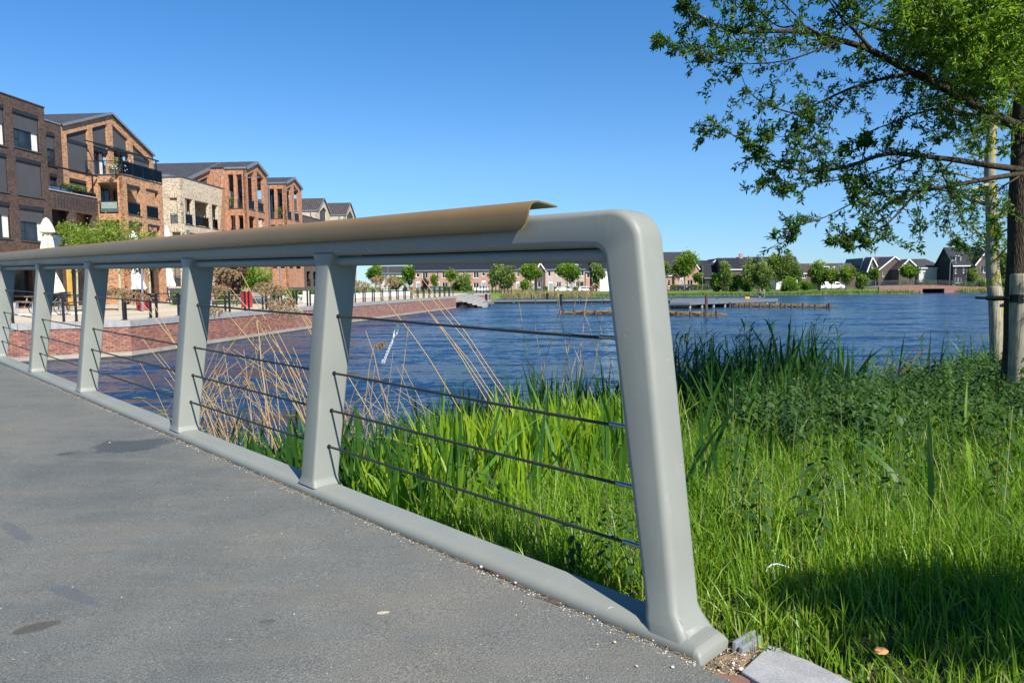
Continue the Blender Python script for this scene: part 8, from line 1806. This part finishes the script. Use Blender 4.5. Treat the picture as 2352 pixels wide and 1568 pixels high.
def near_tree():
    Y0 = 8.5; g = aty(2330, 950, Y0); gx, gy = g[0], g[1]; gzv = float(gz(gx, gy)); root = thing('near_tree', 'near willow like tree with rough dark bark and drooping leafy branches, at the right edge', 'tree', (gx, gy, gzv)); base = np.array([gx, gy, gzv])
    tr = [(2330, 958, 8.5), (2333, 800, 8.5), (2337, 640, 8.5), (2342, 480, 8.5), (2346, 340, 8.45), (2350, 200, 8.4), (2354, 60, 8.35), (2350, -160, 8.3), (2340, -420, 8.3)]
    pts = [aty(*p) - base for p in tr]; pts[0][2] = -.15; b = MB(); rad = [.17, .135, .12, .115, .105, .09, .075, .05, .015]
    # finer, slightly wandering trunk
    T = np.linspace(0, 1, 34); k_ = np.linspace(0, 1, len(pts)); P = np.stack([np.interp(T, k_, [p[i] for p in pts]) for i in range(3)], 1); Rr = np.interp(T, k_, rad) * (1 + .05 * np.sin(T * 37)); b.tube(P, Rr, 14); b.build('trunk', MATS['bark_dark'], root, smooth=True)
    limbs = []
    def limb(px, d0, d1, r0, r1, crop=True):
        """limb traced from the photograph; depth runs from d0 at the trunk to d1 at the tip"""
        q = [c4(*p) if crop else p for p in px]; n = len(q); out = []
        for i, (x, y) in enumerate(q):
            t = i / (n - 1); out.append(aty(x, y, d0 + (d1 - d0) * t) - base)
        m = 6 * (n - 1) + 1; TT = np.linspace(0, n - 1, m); A = np.array(out); Pp = np.stack([np.interp(TT, np.arange(n), A[:, i]) for i in range(3)], 1)
        # smooth
        for _ in range(6): Pp[1:-1] = (Pp[:-2] + 2 * Pp[1:-1] + Pp[2:]) / 4
        rr_ = r0 + (r1 - r0) * np.linspace(0, 1, m) ** .7; limbs.append((Pp, rr_)); return Pp
    limb([(2345, 835), (2200, 770), (1950, 640), (1740, 520), (1590, 455), (1350, 320), (1170, 265), (950, 215), (770, 200), (540, 215), (420, 200), (300, 140), (180, 60), (120, -10)], 8.4, 6.6, .062, .004)
    limb([(1350, 315), (1270, 220), (1190, 145), (1120, 60), (1060, -40)], 7.5, 7.2, .022, .006)
    limb([(1640, 290), (1510, 210), (1400, 185), (1290, 145), (1190, 100), (1110, 10), (1060, -80)], 7.9, 7.2, .026, .007)
    limb([(1600, 478), (1400, 520), (1230, 570), (1080, 640), (930, 710), (850, 740), (740, 705), (640, 665), (550, 590), (510, 480)], 7.7, 6.9, .020, .003)
    limb([(1180, 640), (1060, 760), (940, 830), (840, 880), (700, 900)], 7.4, 6.9, .010, .003)
    limb([(2335, 1105), (2100, 1075), (1900, 1040), (1680, 1015), (1500, 995), (1390, 1015), (1230, 1080), (1080, 1110), (930, 1115), (800, 1090), (700, 1040), (560, 940), (440, 870), (335, 795)], 8.4, 6.8, .040, .003)
    limb([(1680, 1018), (1500, 1080), (1300, 1150), (1100, 1180), (900, 1200), (700, 1160)], 7.9, 7.1, .014, .003)
    limb([(2340, 1130), (2100, 1165), (1880, 1210), (1700, 1240), (1640, 1265), (1550, 1370), (1430, 1490), (1290, 1520), (1150, 1560)], 8.4, 7.2, .034, .003)
    limb([(1700, 1238), (1450, 1250), (1300, 1290), (1180, 1350), (1050, 1420), (870, 1470), (760, 1512)], 7.9, 7.0, .014, .003)
    limb([(2340, 560), (2200, 535), (2090, 510), (1940, 440), (1770, 380), (1650, 300)], 8.4, 8.0, .06, .012)
    limb([(1040, 235), (900, 150), (770, 192), (640, 90), (560, -20)], 7.1, 6.8, .014, .005)
    limb([(950, 210), (880, 110), (740, -20)], 7.0, 6.8, .012, .005)
    limb([(1170, 268), (1000, 330), (830, 392), (680, 412), (500, 418), (340, 395), (180, 335), (12, 255)], 7.1, 6.5, .012, .002)
    limb([(2200, 770), (2000, 740), (1800, 700), (1650, 740), (1500, 800), (1350, 850), (1200, 960)], 8.2, 7.6, .022, .003)
    limb([(1900, 1040), (1800, 1130), (1900, 1240), (1850, 1400), (1880, 1520), (1900, 1580)], 8.0, 7.6, .012, .002)
    limb([(2320, 1150), (2150, 1250), (2120, 1400), (2200, 1500)], 8.3, 7.9, .014, .003)
    limb([(2090, 510), (2150, 350), (2050, 200), (1900, 60), (1850, -60)], 8.2, 7.9, .03, .01)
    limb([(2340, 250), (2200, 150), (2000, 60), (1850, -80)], 8.3, 7.8, .03, .01)
    rs = np.random.default_rng(3); BR = []; LP = []; LD = []; LS = []; tb = MB()
    for Pp, rr_ in limbs: tb.tube(Pp, list(rr_), 7 if rr_[0] > .03 else 5, cap=True)
    limb_ob = tb.build('limbs', MATS['bark_dark'], root, smooth=True)
    def twig(p, d, L, depth=0):
        n = 7; q = [np.array(p)]; dd = np.array(d) / np.linalg.norm(d)
        for i in range(n):
            dd = dd + rs.normal(0, .16, 3) + np.array([0, 0, -.07 if rs.random() < .8 else .05]); dd /= np.linalg.norm(dd); q.append(q[-1] + dd * L / n)
        r0 = .0045 if depth == 0 else .0025; wb.tube(q, [r0 * (1 - .7 * i / n) for i in range(n + 1)], 3, cap=False)
        for i in range(1, n + 1):
            k = rs.integers(1, 4) if i < n else 6
            for _ in range(k):
                v = dd * .6 + rs.normal(0, .75, 3); LP.append(q[i] + rs.normal(0, .008, 3)); LD.append(v); LS.append(rs.uniform(.032, .072))
            if depth == 0 and rs.random() < .42: twig(q[i], dd + rs.normal(0, .8, 3), L * .45, 1)
    wb = MB()
    for li, (Pp, rr_) in enumerate(limbs):
        m = len(Pp); seg = np.linalg.norm(np.diff(Pp, axis=0), axis=1); Lt = seg.sum(); cnt = int(Lt * (9.5 if rr_[0] > .03 else 10.5)); 
        for _ in range(cnt):
            t = rs.random() ** .75 if rr_[0] > .03 else rs.random(); i = min(m - 2, int(t * (m - 1)))
            if rr_[0] > .03 and t < .12: continue
            d = Pp[i + 1] - Pp[i]; d /= np.linalg.norm(d); side = np.cross(d, rs.normal(size=3)); side /= np.linalg.norm(side); twig(Pp[i], d * rs.uniform(.3, 1.1) + side * .9, rs.uniform(.14, .46) * (1 if t < .8 else .5))
        twig(Pp[-1], Pp[-1] - Pp[-3], .08)
    # the dense inner crown at upper right: twigs spread through its volume
    for _ in range(640):
        x = 1480 + 900 * rs.beta(1.6, .9); y = rs.uniform(-200, 1000) ; Yd = rs.uniform(7.4, 9.8)
        lim = 1480 + max(0, (y - 300) * .75)
        if x < lim + rs.normal(0, 90) or (y > 560 and rs.random() < .45) or (y > 760 and rs.random() < .7): continue
        xx, yy = c4(x, y); twig(aty(xx, yy, Yd) - base, rs.normal(size=3) + np.array([-.3, 0, -.1]), rs.uniform(.15, .36))
    for _ in range(230):
        x = rs.uniform(1620, 2400); y = rs.uniform(-160, 640) * (x - 1500) / 900; xx, yy = c4(x, y); n0 = len(LP); twig(aty(xx, yy, rs.uniform(6.5, 7.3)) - base, rs.normal(size=3) + np.array([-.3, 0, -.1]), rs.uniform(.15, .34)); BR.append((n0, len(LP)))
    # crown above and to the right of the picture, so that it shades as a whole tree
    for _ in range(520):
        p = np.array([rs.normal(.6, 1.3), rs.normal(0.3, 1.3), rs.uniform(3.4, 7.4)]); twig(p, rs.normal(size=3), rs.uniform(.25, .5))
    wb.build('twigs', MATS['bark_dark'], root)['kind'] = 'stuff'
    LP = np.array(LP); LD = np.array(LD); LS = np.array(LS); co, f = leaf_cloud(LP, LD, LS, .34, rs=rs, fold=.3)
    inner = np.clip((LP[:, 0] + 1.2) / 2.0, 0, 1); tint = np.clip(rs.normal(.26, .15, len(LP)) + .8 * inner * rs.random(len(LP)) + .25 * (LP[:, 2] > 2.8) * inner, 0, 1)  # paler to the right and high up: sunlight put into the leaf tint
    for n0, n1 in BR: tint[n0:n1] = np.clip(tint[n0:n1] + .35, 0, 1)  # nearest twigs at upper right tinted brighter still, as sunlit leaves
    cr = np_mesh('crown', co, f, WIL, root, tint=np.repeat(tint, 2)); cr['kind'] = 'stuff'
    return len(LP)
NL = near_tree()
def second_tree():
    Y0 = 15.0; g = aty(2292, 838, Y0); gzv = float(gz(g[0], g[1])); base = np.array([g[0], g[1], gzv]); root = thing('lichened_tree', 'slim tree with a pale trunk covered in yellow lichen, left of the near tree', 'tree', base)
    tr = [(2294, 845), (2288, 700), (2281, 600), (2276, 480), (2276, 380), (2279, 250), (2282, 120), (2284, -20), (2286, -160)]
    pts = [aty(x, y, Y0) - base for x, y in tr]; pts[0][2] = -.2; k_ = np.linspace(0, 1, len(pts)); T = np.linspace(0, 1, 30); P = np.stack([np.interp(T, k_, [p[i] for p in pts]) for i in range(3)], 1); P[:, 0] += .02 * np.sin(T * 22); b = MB(); b.tube(P, np.interp(T, k_, [.17, .14, .125, .115, .105, .09, .07, .05, .02]), 12); b.build('trunk', MATS['bark_lichen'], root, smooth=True)
    rs = np.random.default_rng(9); LP = []; LD = []; LS = []; wb = MB(); lb = MB()
    def twig(p, d, L):
        q = [np.array(p)]; dd = np.array(d) / np.linalg.norm(d)
        for i in range(5): dd = dd + rs.normal(0, .2, 3); dd /= np.linalg.norm(dd); q.append(q[-1] + dd * L / 5)
        wb.tube(q, .004, 3, cap=False)
        for i in range(1, 6):
            for _ in range(4): LP.append(q[i]); LD.append(dd * .5 + rs.normal(0, .8, 3)); LS.append(rs.uniform(.05, .10))
    for i in range(26):
        z = rs.uniform(2.3, 7.5); i0 = int(np.argmin(abs(P[:, 2] - z))); a = rs.uniform(0, 6.28); L = rs.uniform(1.0, 2.4) * (1 if z > 3 else .6); e = P[i0] + np.array([math.cos(a) * L, math.sin(a) * L, L * rs.uniform(.2, .8)]); pts_ = [P[i0], P[i0] * .6 + e * .4 + np.array([0, 0, .1]), e]; lb.tube(pts_, [.03, .018, .006], 5)
        for t in np.linspace(.2, 1, 9):
            for _ in range(2): twig(P[i0] * (1 - t) + e * t + rs.normal(0, .1, 3), (e - P[i0]) / L + rs.normal(0, .8, 3), rs.uniform(.3, .6))
    for x, y in ((2190, 545), (2230, 500), (2160, 440), (2120, 400), (2200, 420)): twig(aty(x, y, Y0) - base, rs.normal(size=3), .4)
    lb.tube([P[int(np.argmin(abs(P[:, 2] - 3.9)))], aty(2210, 445, 14.6) - base, aty(2150, 400, 14.3) - base], [.04, .02, .006], 6); lb.build('limbs', MATS['bark_lichen'], root, smooth=True); wb.build('twigs', MATS['bark_dark'], root)['kind'] = 'stuff'
    co, f = leaf_cloud(np.array(LP), np.array(LD), np.array(LS), .34, rs=rs); cr = np_mesh('crown', co, f, WIL, root, tint=np.repeat(np.clip(rs.normal(.55, .2, len(LP)), 0, 1), 2)); cr['kind'] = 'stuff'
second_tree()
# wooden stakes with rubber straps
def stake(label, xb, yb, xt, yt, Y, r, strapY, tip=None):
    t = aty(xt, yt, Y); g = aty(xb, yb, Y); zg = float(gz(g[0], g[1])); o = thing('tree_stake', label, 'stake', (g[0], g[1], zg), 0, 'round wooden stakes tied to the trees'); h = t[2] - zg; dx = t[0] - g[0]; b = MB(); n = 16; rings = []
    for f in (-.2 / h, 0, .3, .6, .9, .985, 1.0): rings.append([(dx * f + r * (1 if f < .99 else .86) * (1 + .03 * math.sin(k * 2.1)) * math.cos(2 * math.pi * k / n), r * (1 if f < .99 else .86) * math.sin(2 * math.pi * k / n), h * f) for k in range(n)])
    b.loft(rings); b.build('post', MATS['stake_timber'], o, smooth=True, auto=50)
    s = aty(xt, strapY, Y)[2] - zg; f = s / h; b = MB(); q = r + .008
    for z0 in (s,): b.loft([[(dx * f + rr * math.cos(2 * math.pi * k / n), rr * math.sin(2 * math.pi * k / n), z) for k in range(n)] for rr, z in ((q - .006, z0 - .045), (q, z0 - .043), (q, z0 + .043), (q - .006, z0 + .045))])
    b.tube([(dx * f - q, 0, s), (dx * f - q - .10, .12, s), (dx * f - q - .06, .30, s)], .03, 6)
    b.build('strap', MATS['rubber_strap'], o); b = MB(); [b.blob((dx * f + q * math.cos(a), q * math.sin(a), s), (.008, .008, .008), 0, 1, 6, 4) for a in (-1.2, -1.9)]; b.build('nail', M['galvanised'], o)
stake('wooden stake tied with a black strap to the near tree', 2338, 950, 2345, 628, 8.05, .105, 685)
stake('slimmer wooden stake tied to the lichened tree', 2292, 830, 2284, 657, 14.6, .115, 684)
o = thing('cross_brace', 'weathered wooden cross brace running from the near stake towards the far one', 'brace', aty(2345, 690, 8.3)); b = MB(); p0 = aty(2345, 690, 8.3); p1 = aty(2300, 702, 13.8); b.tube([(0, 0, 0), tuple(p1 - p0)], .035, 6); b.build('board', MATS['stake_timber'], o)

# tree behind the viewer's right shoulder, whose crown shades the grass at lower right
def shade_tree():
    # its shadow must fall near (2150, 1400) of the picture
    T = atz(2235, 1390, 1.6); L = 3.2; c = np.array(T) + np.array(sd) * L; g = np.array([c[0] + .3, c[1] - .2, 1.5])
    leafball('roadside_sapling', 'small leafy sapling standing just out of the picture to the right, shading the grass', 'tree', c, (.60, .23, .20), 4600, .06, LEAF_M, loc=(g[0], g[1], float(gz(g[0], g[1]))), seed=77, trunk=.02, jag=.15)
shade_tree()

# ---------------- paved corner at the foot of the end post
def corner():
    N = Nd('sandy_soil'); c = N.coord('Object'); f = N.noise(c, 120, 5, .8); g = N.noise(c, 14, 6, .8)
    soil = N.set(N.mix(.8, N.ramp(g, [(.3, (.16, .115, .07)), (.7, (.30, .235, .155))]), N.ramp(f, [(.35, .4), (.65, 1.6)]), 'MULTIPLY'), .95, normal=N.bump(f, .9, .006))
    a = lambda x, y, z=1.53: np.array(atz(x, y, z))
    poly = [a(1600, 1524), a(1640, 1495), a(1700, 1458), a(1745, 1462), a(1772, 1478), a(1870, 1512), a(2040, 1600), a(2050, 1700), a(1500, 1700), a(1380, 1620)]
    # fine grid with relief
    xs = np.arange(-.1, 1.6, .02); ys = np.arange(1.15, 2.35, .02); X, Y = np.meshgrid(xs, ys); s, o_ = rail_so(X, Y); Z = 1.517 + .006 * np.sin(X * 60) * np.cos(Y * 47) + .007 * np.sin(X * 23 + 1) * np.sin(Y * 31) + NR.normal(0, .0012, X.shape)
    ctr = np.hypot(X - .62, Y - 1.80); Z = Z + .012 * np.exp(-(ctr / .12) ** 2)
    PX, PY = np.array([p[0] for p in poly]), np.array([p[1] for p in poly])
    def ins(x, y):
        r = np.zeros(x.shape, bool); n = len(PX)
        for i in range(n):
            x0, y0, x1, y1 = PX[i], PY[i], PX[(i + 1) % n], PY[(i + 1) % n]; m = ((y0 > y) != (y1 > y)) & (x < (x1 - x0) * (y - y0) / (y1 - y0 + 1e-12) + x0); r ^= m
        return r
    ny, nx = X.shape; i = np.arange(ny - 1)[:, None] * nx + np.arange(nx - 1)[None, :]; cx = X[:-1, :-1] + .01; cy = Y[:-1, :-1] + .01; keep = ins(cx, cy)
    sc_, oc_ = rail_so(cx, cy); keep &= ~((oc_ < .16) & (sc_ > .02)); keep &= ~((oc_ < -.02) & (sc_ > -.10 - .10 * np.sin(oc_ * 9)))
    q = np.stack([i, i + 1, i + nx + 1, i + nx], -1)[keep]
    tag(np_mesh('sandy_soil', np.stack([X, Y, Z], -1).reshape(-1, 3), q, soil, smooth=True), 'patch of sandy soil at the foot of the end post', kind='structure')
    def slab(name, label, pts, z, th, mat, cat='paving slab', bev=.004):
        P = [np.array(atz(x, y, z)) for x, y in pts]; c = sum(P) / len(P); o = thing(name, label, cat, c); n = len(P); b = MB(); b.add([tuple(p - c) for p in P] + [tuple(p - c - np.array([0, 0, th])) for p in P], [tuple(range(n - 1, -1, -1)), tuple(range(n, 2 * n))] + [(i, (i + 1) % n, n + (i + 1) % n, n + i) for i in range(n)]); b.build('stone', mat, o, bevel=bev); return o
    N = Nd('slab_concrete'); c = N.coord('Object'); g = N.noise(c, 9, 7, .75); f = N.noise(c, 150, 2); conc = N.set(N.mix(.35, N.ramp(g, [(.35, (.23, .235, .235)), (.65, (.34, .34, .335))]), N.ramp(f, [(.35, .6), (.65, 1.3)]), 'MULTIPLY'), .85, normal=N.bump(f, .3, .002))
    slab('concrete_slab', 'pale grey concrete slab partly overgrown by grass, beside the end post', [(1766, 1480), (1702, 1540), (1800, 1600), (2080, 1640), (1960, 1566), (1857, 1515)], 1.545, .05, conc)
    slab('brown_paver', 'rounded red brown paving stone at the bottom edge', [(1630, 1552), (1652, 1548), (1700, 1547), (1722, 1560), (1730, 1590), (1640, 1640), (1570, 1600)], 1.538, .05, plain('paver_brown', (.20, .105, .075), .85, var=.15, scale=30, bump=.3))
    slab('dark_paver', 'dark grey paving stone chip between the brown paver and the slab', [(1722, 1556), (1745, 1553), (1764, 1566), (1790, 1600), (1734, 1610), (1732, 1572)], 1.532, .04, plain('paver_dark', (.05, .05, .05), .9, var=.2, scale=30))
    # galvanised strip standing on edge
    o = thing('metal_strip', 'galvanised metal strip half buried beside the end post foot', 'metal strip', a(1705, 1478)); p0 = a(1705, 1478); u = a(1735, 1466) - a(1680, 1500); u /= np.linalg.norm(u); v = np.array([-u[1], u[0], 0]); b = MB(); L = .055
    for d0, z1_ in ((0, .028), (.022, .02)): b.add([tuple(u * s + v * (d0 + dd) * -1 + np.array([0, 0, z])) for z in (-.02, z1_) for s, dd in ((-L, 0), (L, 0), (L, .012), (-L, .012))], [(0, 3, 2, 1), (4, 5, 6, 7), (0, 1, 5, 4), (1, 2, 6, 5), (2, 3, 7, 6), (3, 0, 4, 7)])
    b.build('strip', M['galvanised'], o, bevel=.003)
    # stones and pebbles: the ones that can be picked out
    pm = [plain('pebble_white', (.62, .59, .53), .8, var=.15, scale=60), plain('pebble_buff', (.48, .37, .25), .85, var=.2, scale=60), plain('pebble_grey', (.28, .25, .22), .85, var=.2, scale=60)]
    protos = []
    for k in range(4): b = MB(); b.blob((0, 0, 0), (1, .75 + .1 * k, .6), .18, k + 3, 8, 6); o = b.build('pebble', pm[0], smooth=True); protos.append(o.data); bpy.data.objects.remove(o)
    big = [(1107, 1303, .011, 0, 'largest white pebble lying in the twigs along the kerb'), (1111, 1318, .006, 1, 'small buff pebble below the largest white one'), (1143, 1322, .006, 0, 'white pebble before the kerb, right of the brown twig'), (1183, 1339, .0075, 0, 'oval white pebble below the kerb, alone'), (1365, 1416, .005, 1, 'small buff pebble in a line with the kerb, near the shadow'), (1500, 1471, .006, 1, 'buff pebble on the asphalt left of the post foot'), (1545, 1532, .0065, 0, 'off white pebble on the asphalt before the foot'), (1412, 1475, .0065, 1, 'buff pebble on the asphalt nearest the kerb shadow'), (1462, 1530, .006, 1, 'buff pebble near the bottom edge'), (1372, 1480, .004, 1, 'tiny buff pebble on the dark asphalt'), (1684, 1524, .006, 0, 'white pebble in the soil below the post foot'), (1702, 1538, .009, 0, 'large white pebble in the soil above the brown paver'), (1768, 1502, .006, 0, 'white pebble against the concrete slab'), (1762, 1490, .006, 0, 'white pebble at the top of the slab edge'), (1712, 1490, .005, 2, 'grey pebble beside the metal strip'), (1650, 1540, .006, 1, 'buff pebble at the edge of the soil'), (1302, 1385, .004, 1, 'tiny pebble by the kerb right of the twigs'), (1213, 1365, .004, 0, 'tiny white pebble on the asphalt'), (252, 1017, .008, 1, 'pale pebble on the wet patch'), (430, 1025, .008, 1, 'buff pebble near the second post')]
    for i, (x, y, r, m_, lab) in enumerate(big):
        z = 1.552 if x < 1650 else 1.535; z = z + (RG * max(0, float(rail_so(*atz(x, y, z)[:2])[0])) if x < 1600 else 0); P = atz(x, y, z)
        me = protos[i % 4].copy(); me.materials.clear(); me.materials.append(pm[m_]); o = bpy.data.objects.new('pebble', me); COL.objects.link(o); o.location = (P[0], P[1], P[2] + r * .35); o.scale = (r * .8, r * .8, r * .8); o.rotation_euler = (0, 0, i * 1.1); tag(o, lab, 'pebble', 'loose pebbles on the asphalt and soil')
    # fine grit along the kerb: nobody could count it
    co = []; fa = []; off = 0; oc = np.array([(1, 0, 0), (-1, 0, 0), (0, 1, 0), (0, -1, 0), (0, 0, .7), (0, 0, -.7)]); of = np.array([(0, 2, 4), (2, 1, 4), (1, 3, 4), (3, 0, 4), (2, 0, 5), (1, 2, 5), (3, 1, 5), (0, 3, 5)]); ti = []
    n = 2600
    for k in range(n):
        if k < 1500: s_ = NR.uniform(-.05, 9) ** 1.0; s_ = 9 * NR.random() ** 1.5; o_ = -abs(NR.normal(0, .02)) - .004; z = RG * s_ + 1.55; P = EN + RH * s_ + RO * o_; P[2] = z; r = NR.uniform(.0012, .0038)
        elif k < 2100: s_ = NR.uniform(-.6, 7); o_ = -NR.random() ** 1.6 * 2.2 - .02; P = EN + RH * s_ + RO * o_; P[2] = 1.55 + (RG * s_ if s_ > 0 else -.004); r = NR.uniform(.0012, .003)
        else:
            x = NR.uniform(1600, 1790); y = NR.uniform(1475, 1575); P = np.array(atz(x, y, 1.53)); s_, o_ = rail_so(P[0], P[1]); r = NR.uniform(.0015, .0045)
            if o_ < .16 and s_ > 0: continue
        co.append(oc * r * NR.uniform(.6, 1.3, (6, 1)) + P); fa.append(of + off); off += 6; ti.append(np.full(8, NR.random()))
    GR = leaf_mat('grit', [(.12, .09, .07), (.35, .27, .18), (.55, .50, .42), (.7, .68, .62)], trans=0.0, rough=.9)
    tag(np_mesh('grit', np.concatenate(co), np.concatenate(fa), GR, tint=np.concatenate(ti)), 'pale grit and fine gravel swept against the kerb beam', 'grit', kind='stuff')
    # twigs and stems lying in the joint
    tm = plain('twig_brown', (.12, .065, .035), .9)
    for i, (pts, lab) in enumerate((([(1090, 1293), (1130, 1312), (1160, 1328), (1180, 1338), (1212, 1360)], 'long reddish brown twig along the kerb'), ([(1060, 1278), (1085, 1290), (1110, 1300), (1120, 1306)], 'short dark twig left of the white pebble'), ([(1230, 1368), (1262, 1378), (1292, 1390)], 'flat brown stem by the kerb nearer the shadow'))):
        P = [np.array(atz(x, y, 1.556 + RG * max(0, float(rail_so(*atz(x, y, 1.555)[:2])[0])))) for x, y in pts]; o = thing('fallen_twig', lab, 'twig', P[0], 0, 'twigs lying along the kerb'); b = MB(); b.tube([tuple(p - P[0] + np.array([0, 0, .002 * (j % 2)])) for j, p in enumerate(P)], [.0016, .0026, .0022, .0018, .001][:len(P)], 5); b.build('stem', tm, o)
    b = MB(); 
    for k in range(420):
        s_ = 7 * NR.random() ** 1.4; o_ = -abs(NR.normal(0, .012)) - .003; P = EN + RH * s_ + RO * o_; z = 1.553 + RG * s_; a_ = NR.normal(math.atan2(RH[1], RH[0]), .5); L = NR.uniform(.008, .03); b.tube([(P[0], P[1], z), (P[0] + math.cos(a_) * L, P[1] + math.sin(a_) * L, z + NR.uniform(0, .004))], NR.uniform(.0005, .0012), 3, cap=False)
    for k in range(160):
        x = NR.uniform(1610, 1790); y = NR.uniform(1480, 1570); P = np.array(atz(x, y, 1.532)); s_, o_ = rail_so(P[0], P[1])
        if o_ < .16 and s_ > 0: continue
        a_ = NR.uniform(0, 6.28); L = NR.uniform(.01, .04); b.tube([tuple(P), (P[0] + math.cos(a_) * L, P[1] + math.sin(a_) * L, P[2] + .003)], .0009, 3, cap=False)
    tag(b.build('plant_litter', plain('litter_straw', (.34, .24, .13), .9, var=.4, scale=20)), 'dry bits of stem and litter in the joint along the kerb', 'litter', kind='stuff')
    # dry leaf and white tie in the grass
    P = atz(2020, 1552, 1.5); o = thing('dry_leaf', 'orange brown dry leaf or crust lying in the grass at the bottom edge', 'leaf', (P[0], P[1], float(gz(P[0], P[1])) + .06)); b = MB(); b.blob((0, 0, 0), (.022, .015, .009), .3, 5, 9, 5); b.build('blade', plain('leaf_dry', (.50, .26, .10), .8, var=.3, scale=60), o)
    P = atz(1790, 1300, 1.6); c0 = P; o = thing('white_tie', 'white plastic tie arching out of the grass, right of the end post', 'plastic tie', P); b = MB(); b.tube([tuple(np.array(on_plane(x, y, P, np.array([0, -1., 0]))) - P) for x, y in ((1756, 1320), (1762, 1304), (1772, 1296), (1786, 1294), (1800, 1298), (1812, 1302))], .0022, 5); b.build('strip', M['frame_white'], o)
    # floating branch in the lake
    P = atz(2068, 858, 0); o = thing('floating_branch', 'bare branch with reddish twigs sticking out of the water before the nettles', 'branch', P); b = MB(); rr = random.Random(4)
    for k, (dx, dz) in enumerate(((.5, .55), (.9, .9), (-.5, .35), (1.2, .1), (.8, .25), (-.9, -.0), (.3, .8))): b.tube([(0, 0, -.05), (dx * .5, rr.uniform(-.2, .2), dz * .5 + .08), (dx, rr.uniform(-.3, .3), dz)], [.03, .018, .005], 5)
    b.build('wood', plain('branch_red', (.22, .13, .09), .8), o)
    # duckweed and lily scraps
    co = []; fa = []; off = 0; ti = []
    for k in range(480):
        if k < 380: x, y = NR.normal(1, 0.0) * 0 + NR.uniform(5, 15), 0; P = SHORE[4] + (SHORE[7] - SHORE[4]) * NR.random(); P = np.array([P[0] - NR.uniform(.2, 4) * .6, P[1] + NR.uniform(.2, 4) * .8])
        else: P = np.array([NR.uniform(-9, -4), NR.uniform(11, 21)]); 
        r = NR.uniform(.02, .10); a_ = np.linspace(0, 2 * np.pi, 6)[:-1]; co.append(np.stack([P[0] + r * np.cos(a_) * 1.4, P[1] + r * np.sin(a_), np.full(5, .006)], 1)); fa.append(np.array([(0, 1, 2), (0, 2, 3), (0, 3, 4)]) + off); off += 5; ti.append(np.full(3, NR.uniform(.5, 1)))
    tag(np_mesh('water_plants', np.concatenate(co), np.concatenate(fa), LEAF_G, tint=np.concatenate(ti)), 'scraps of floating water plants near the banks', 'water plants', kind='stuff')
corner()
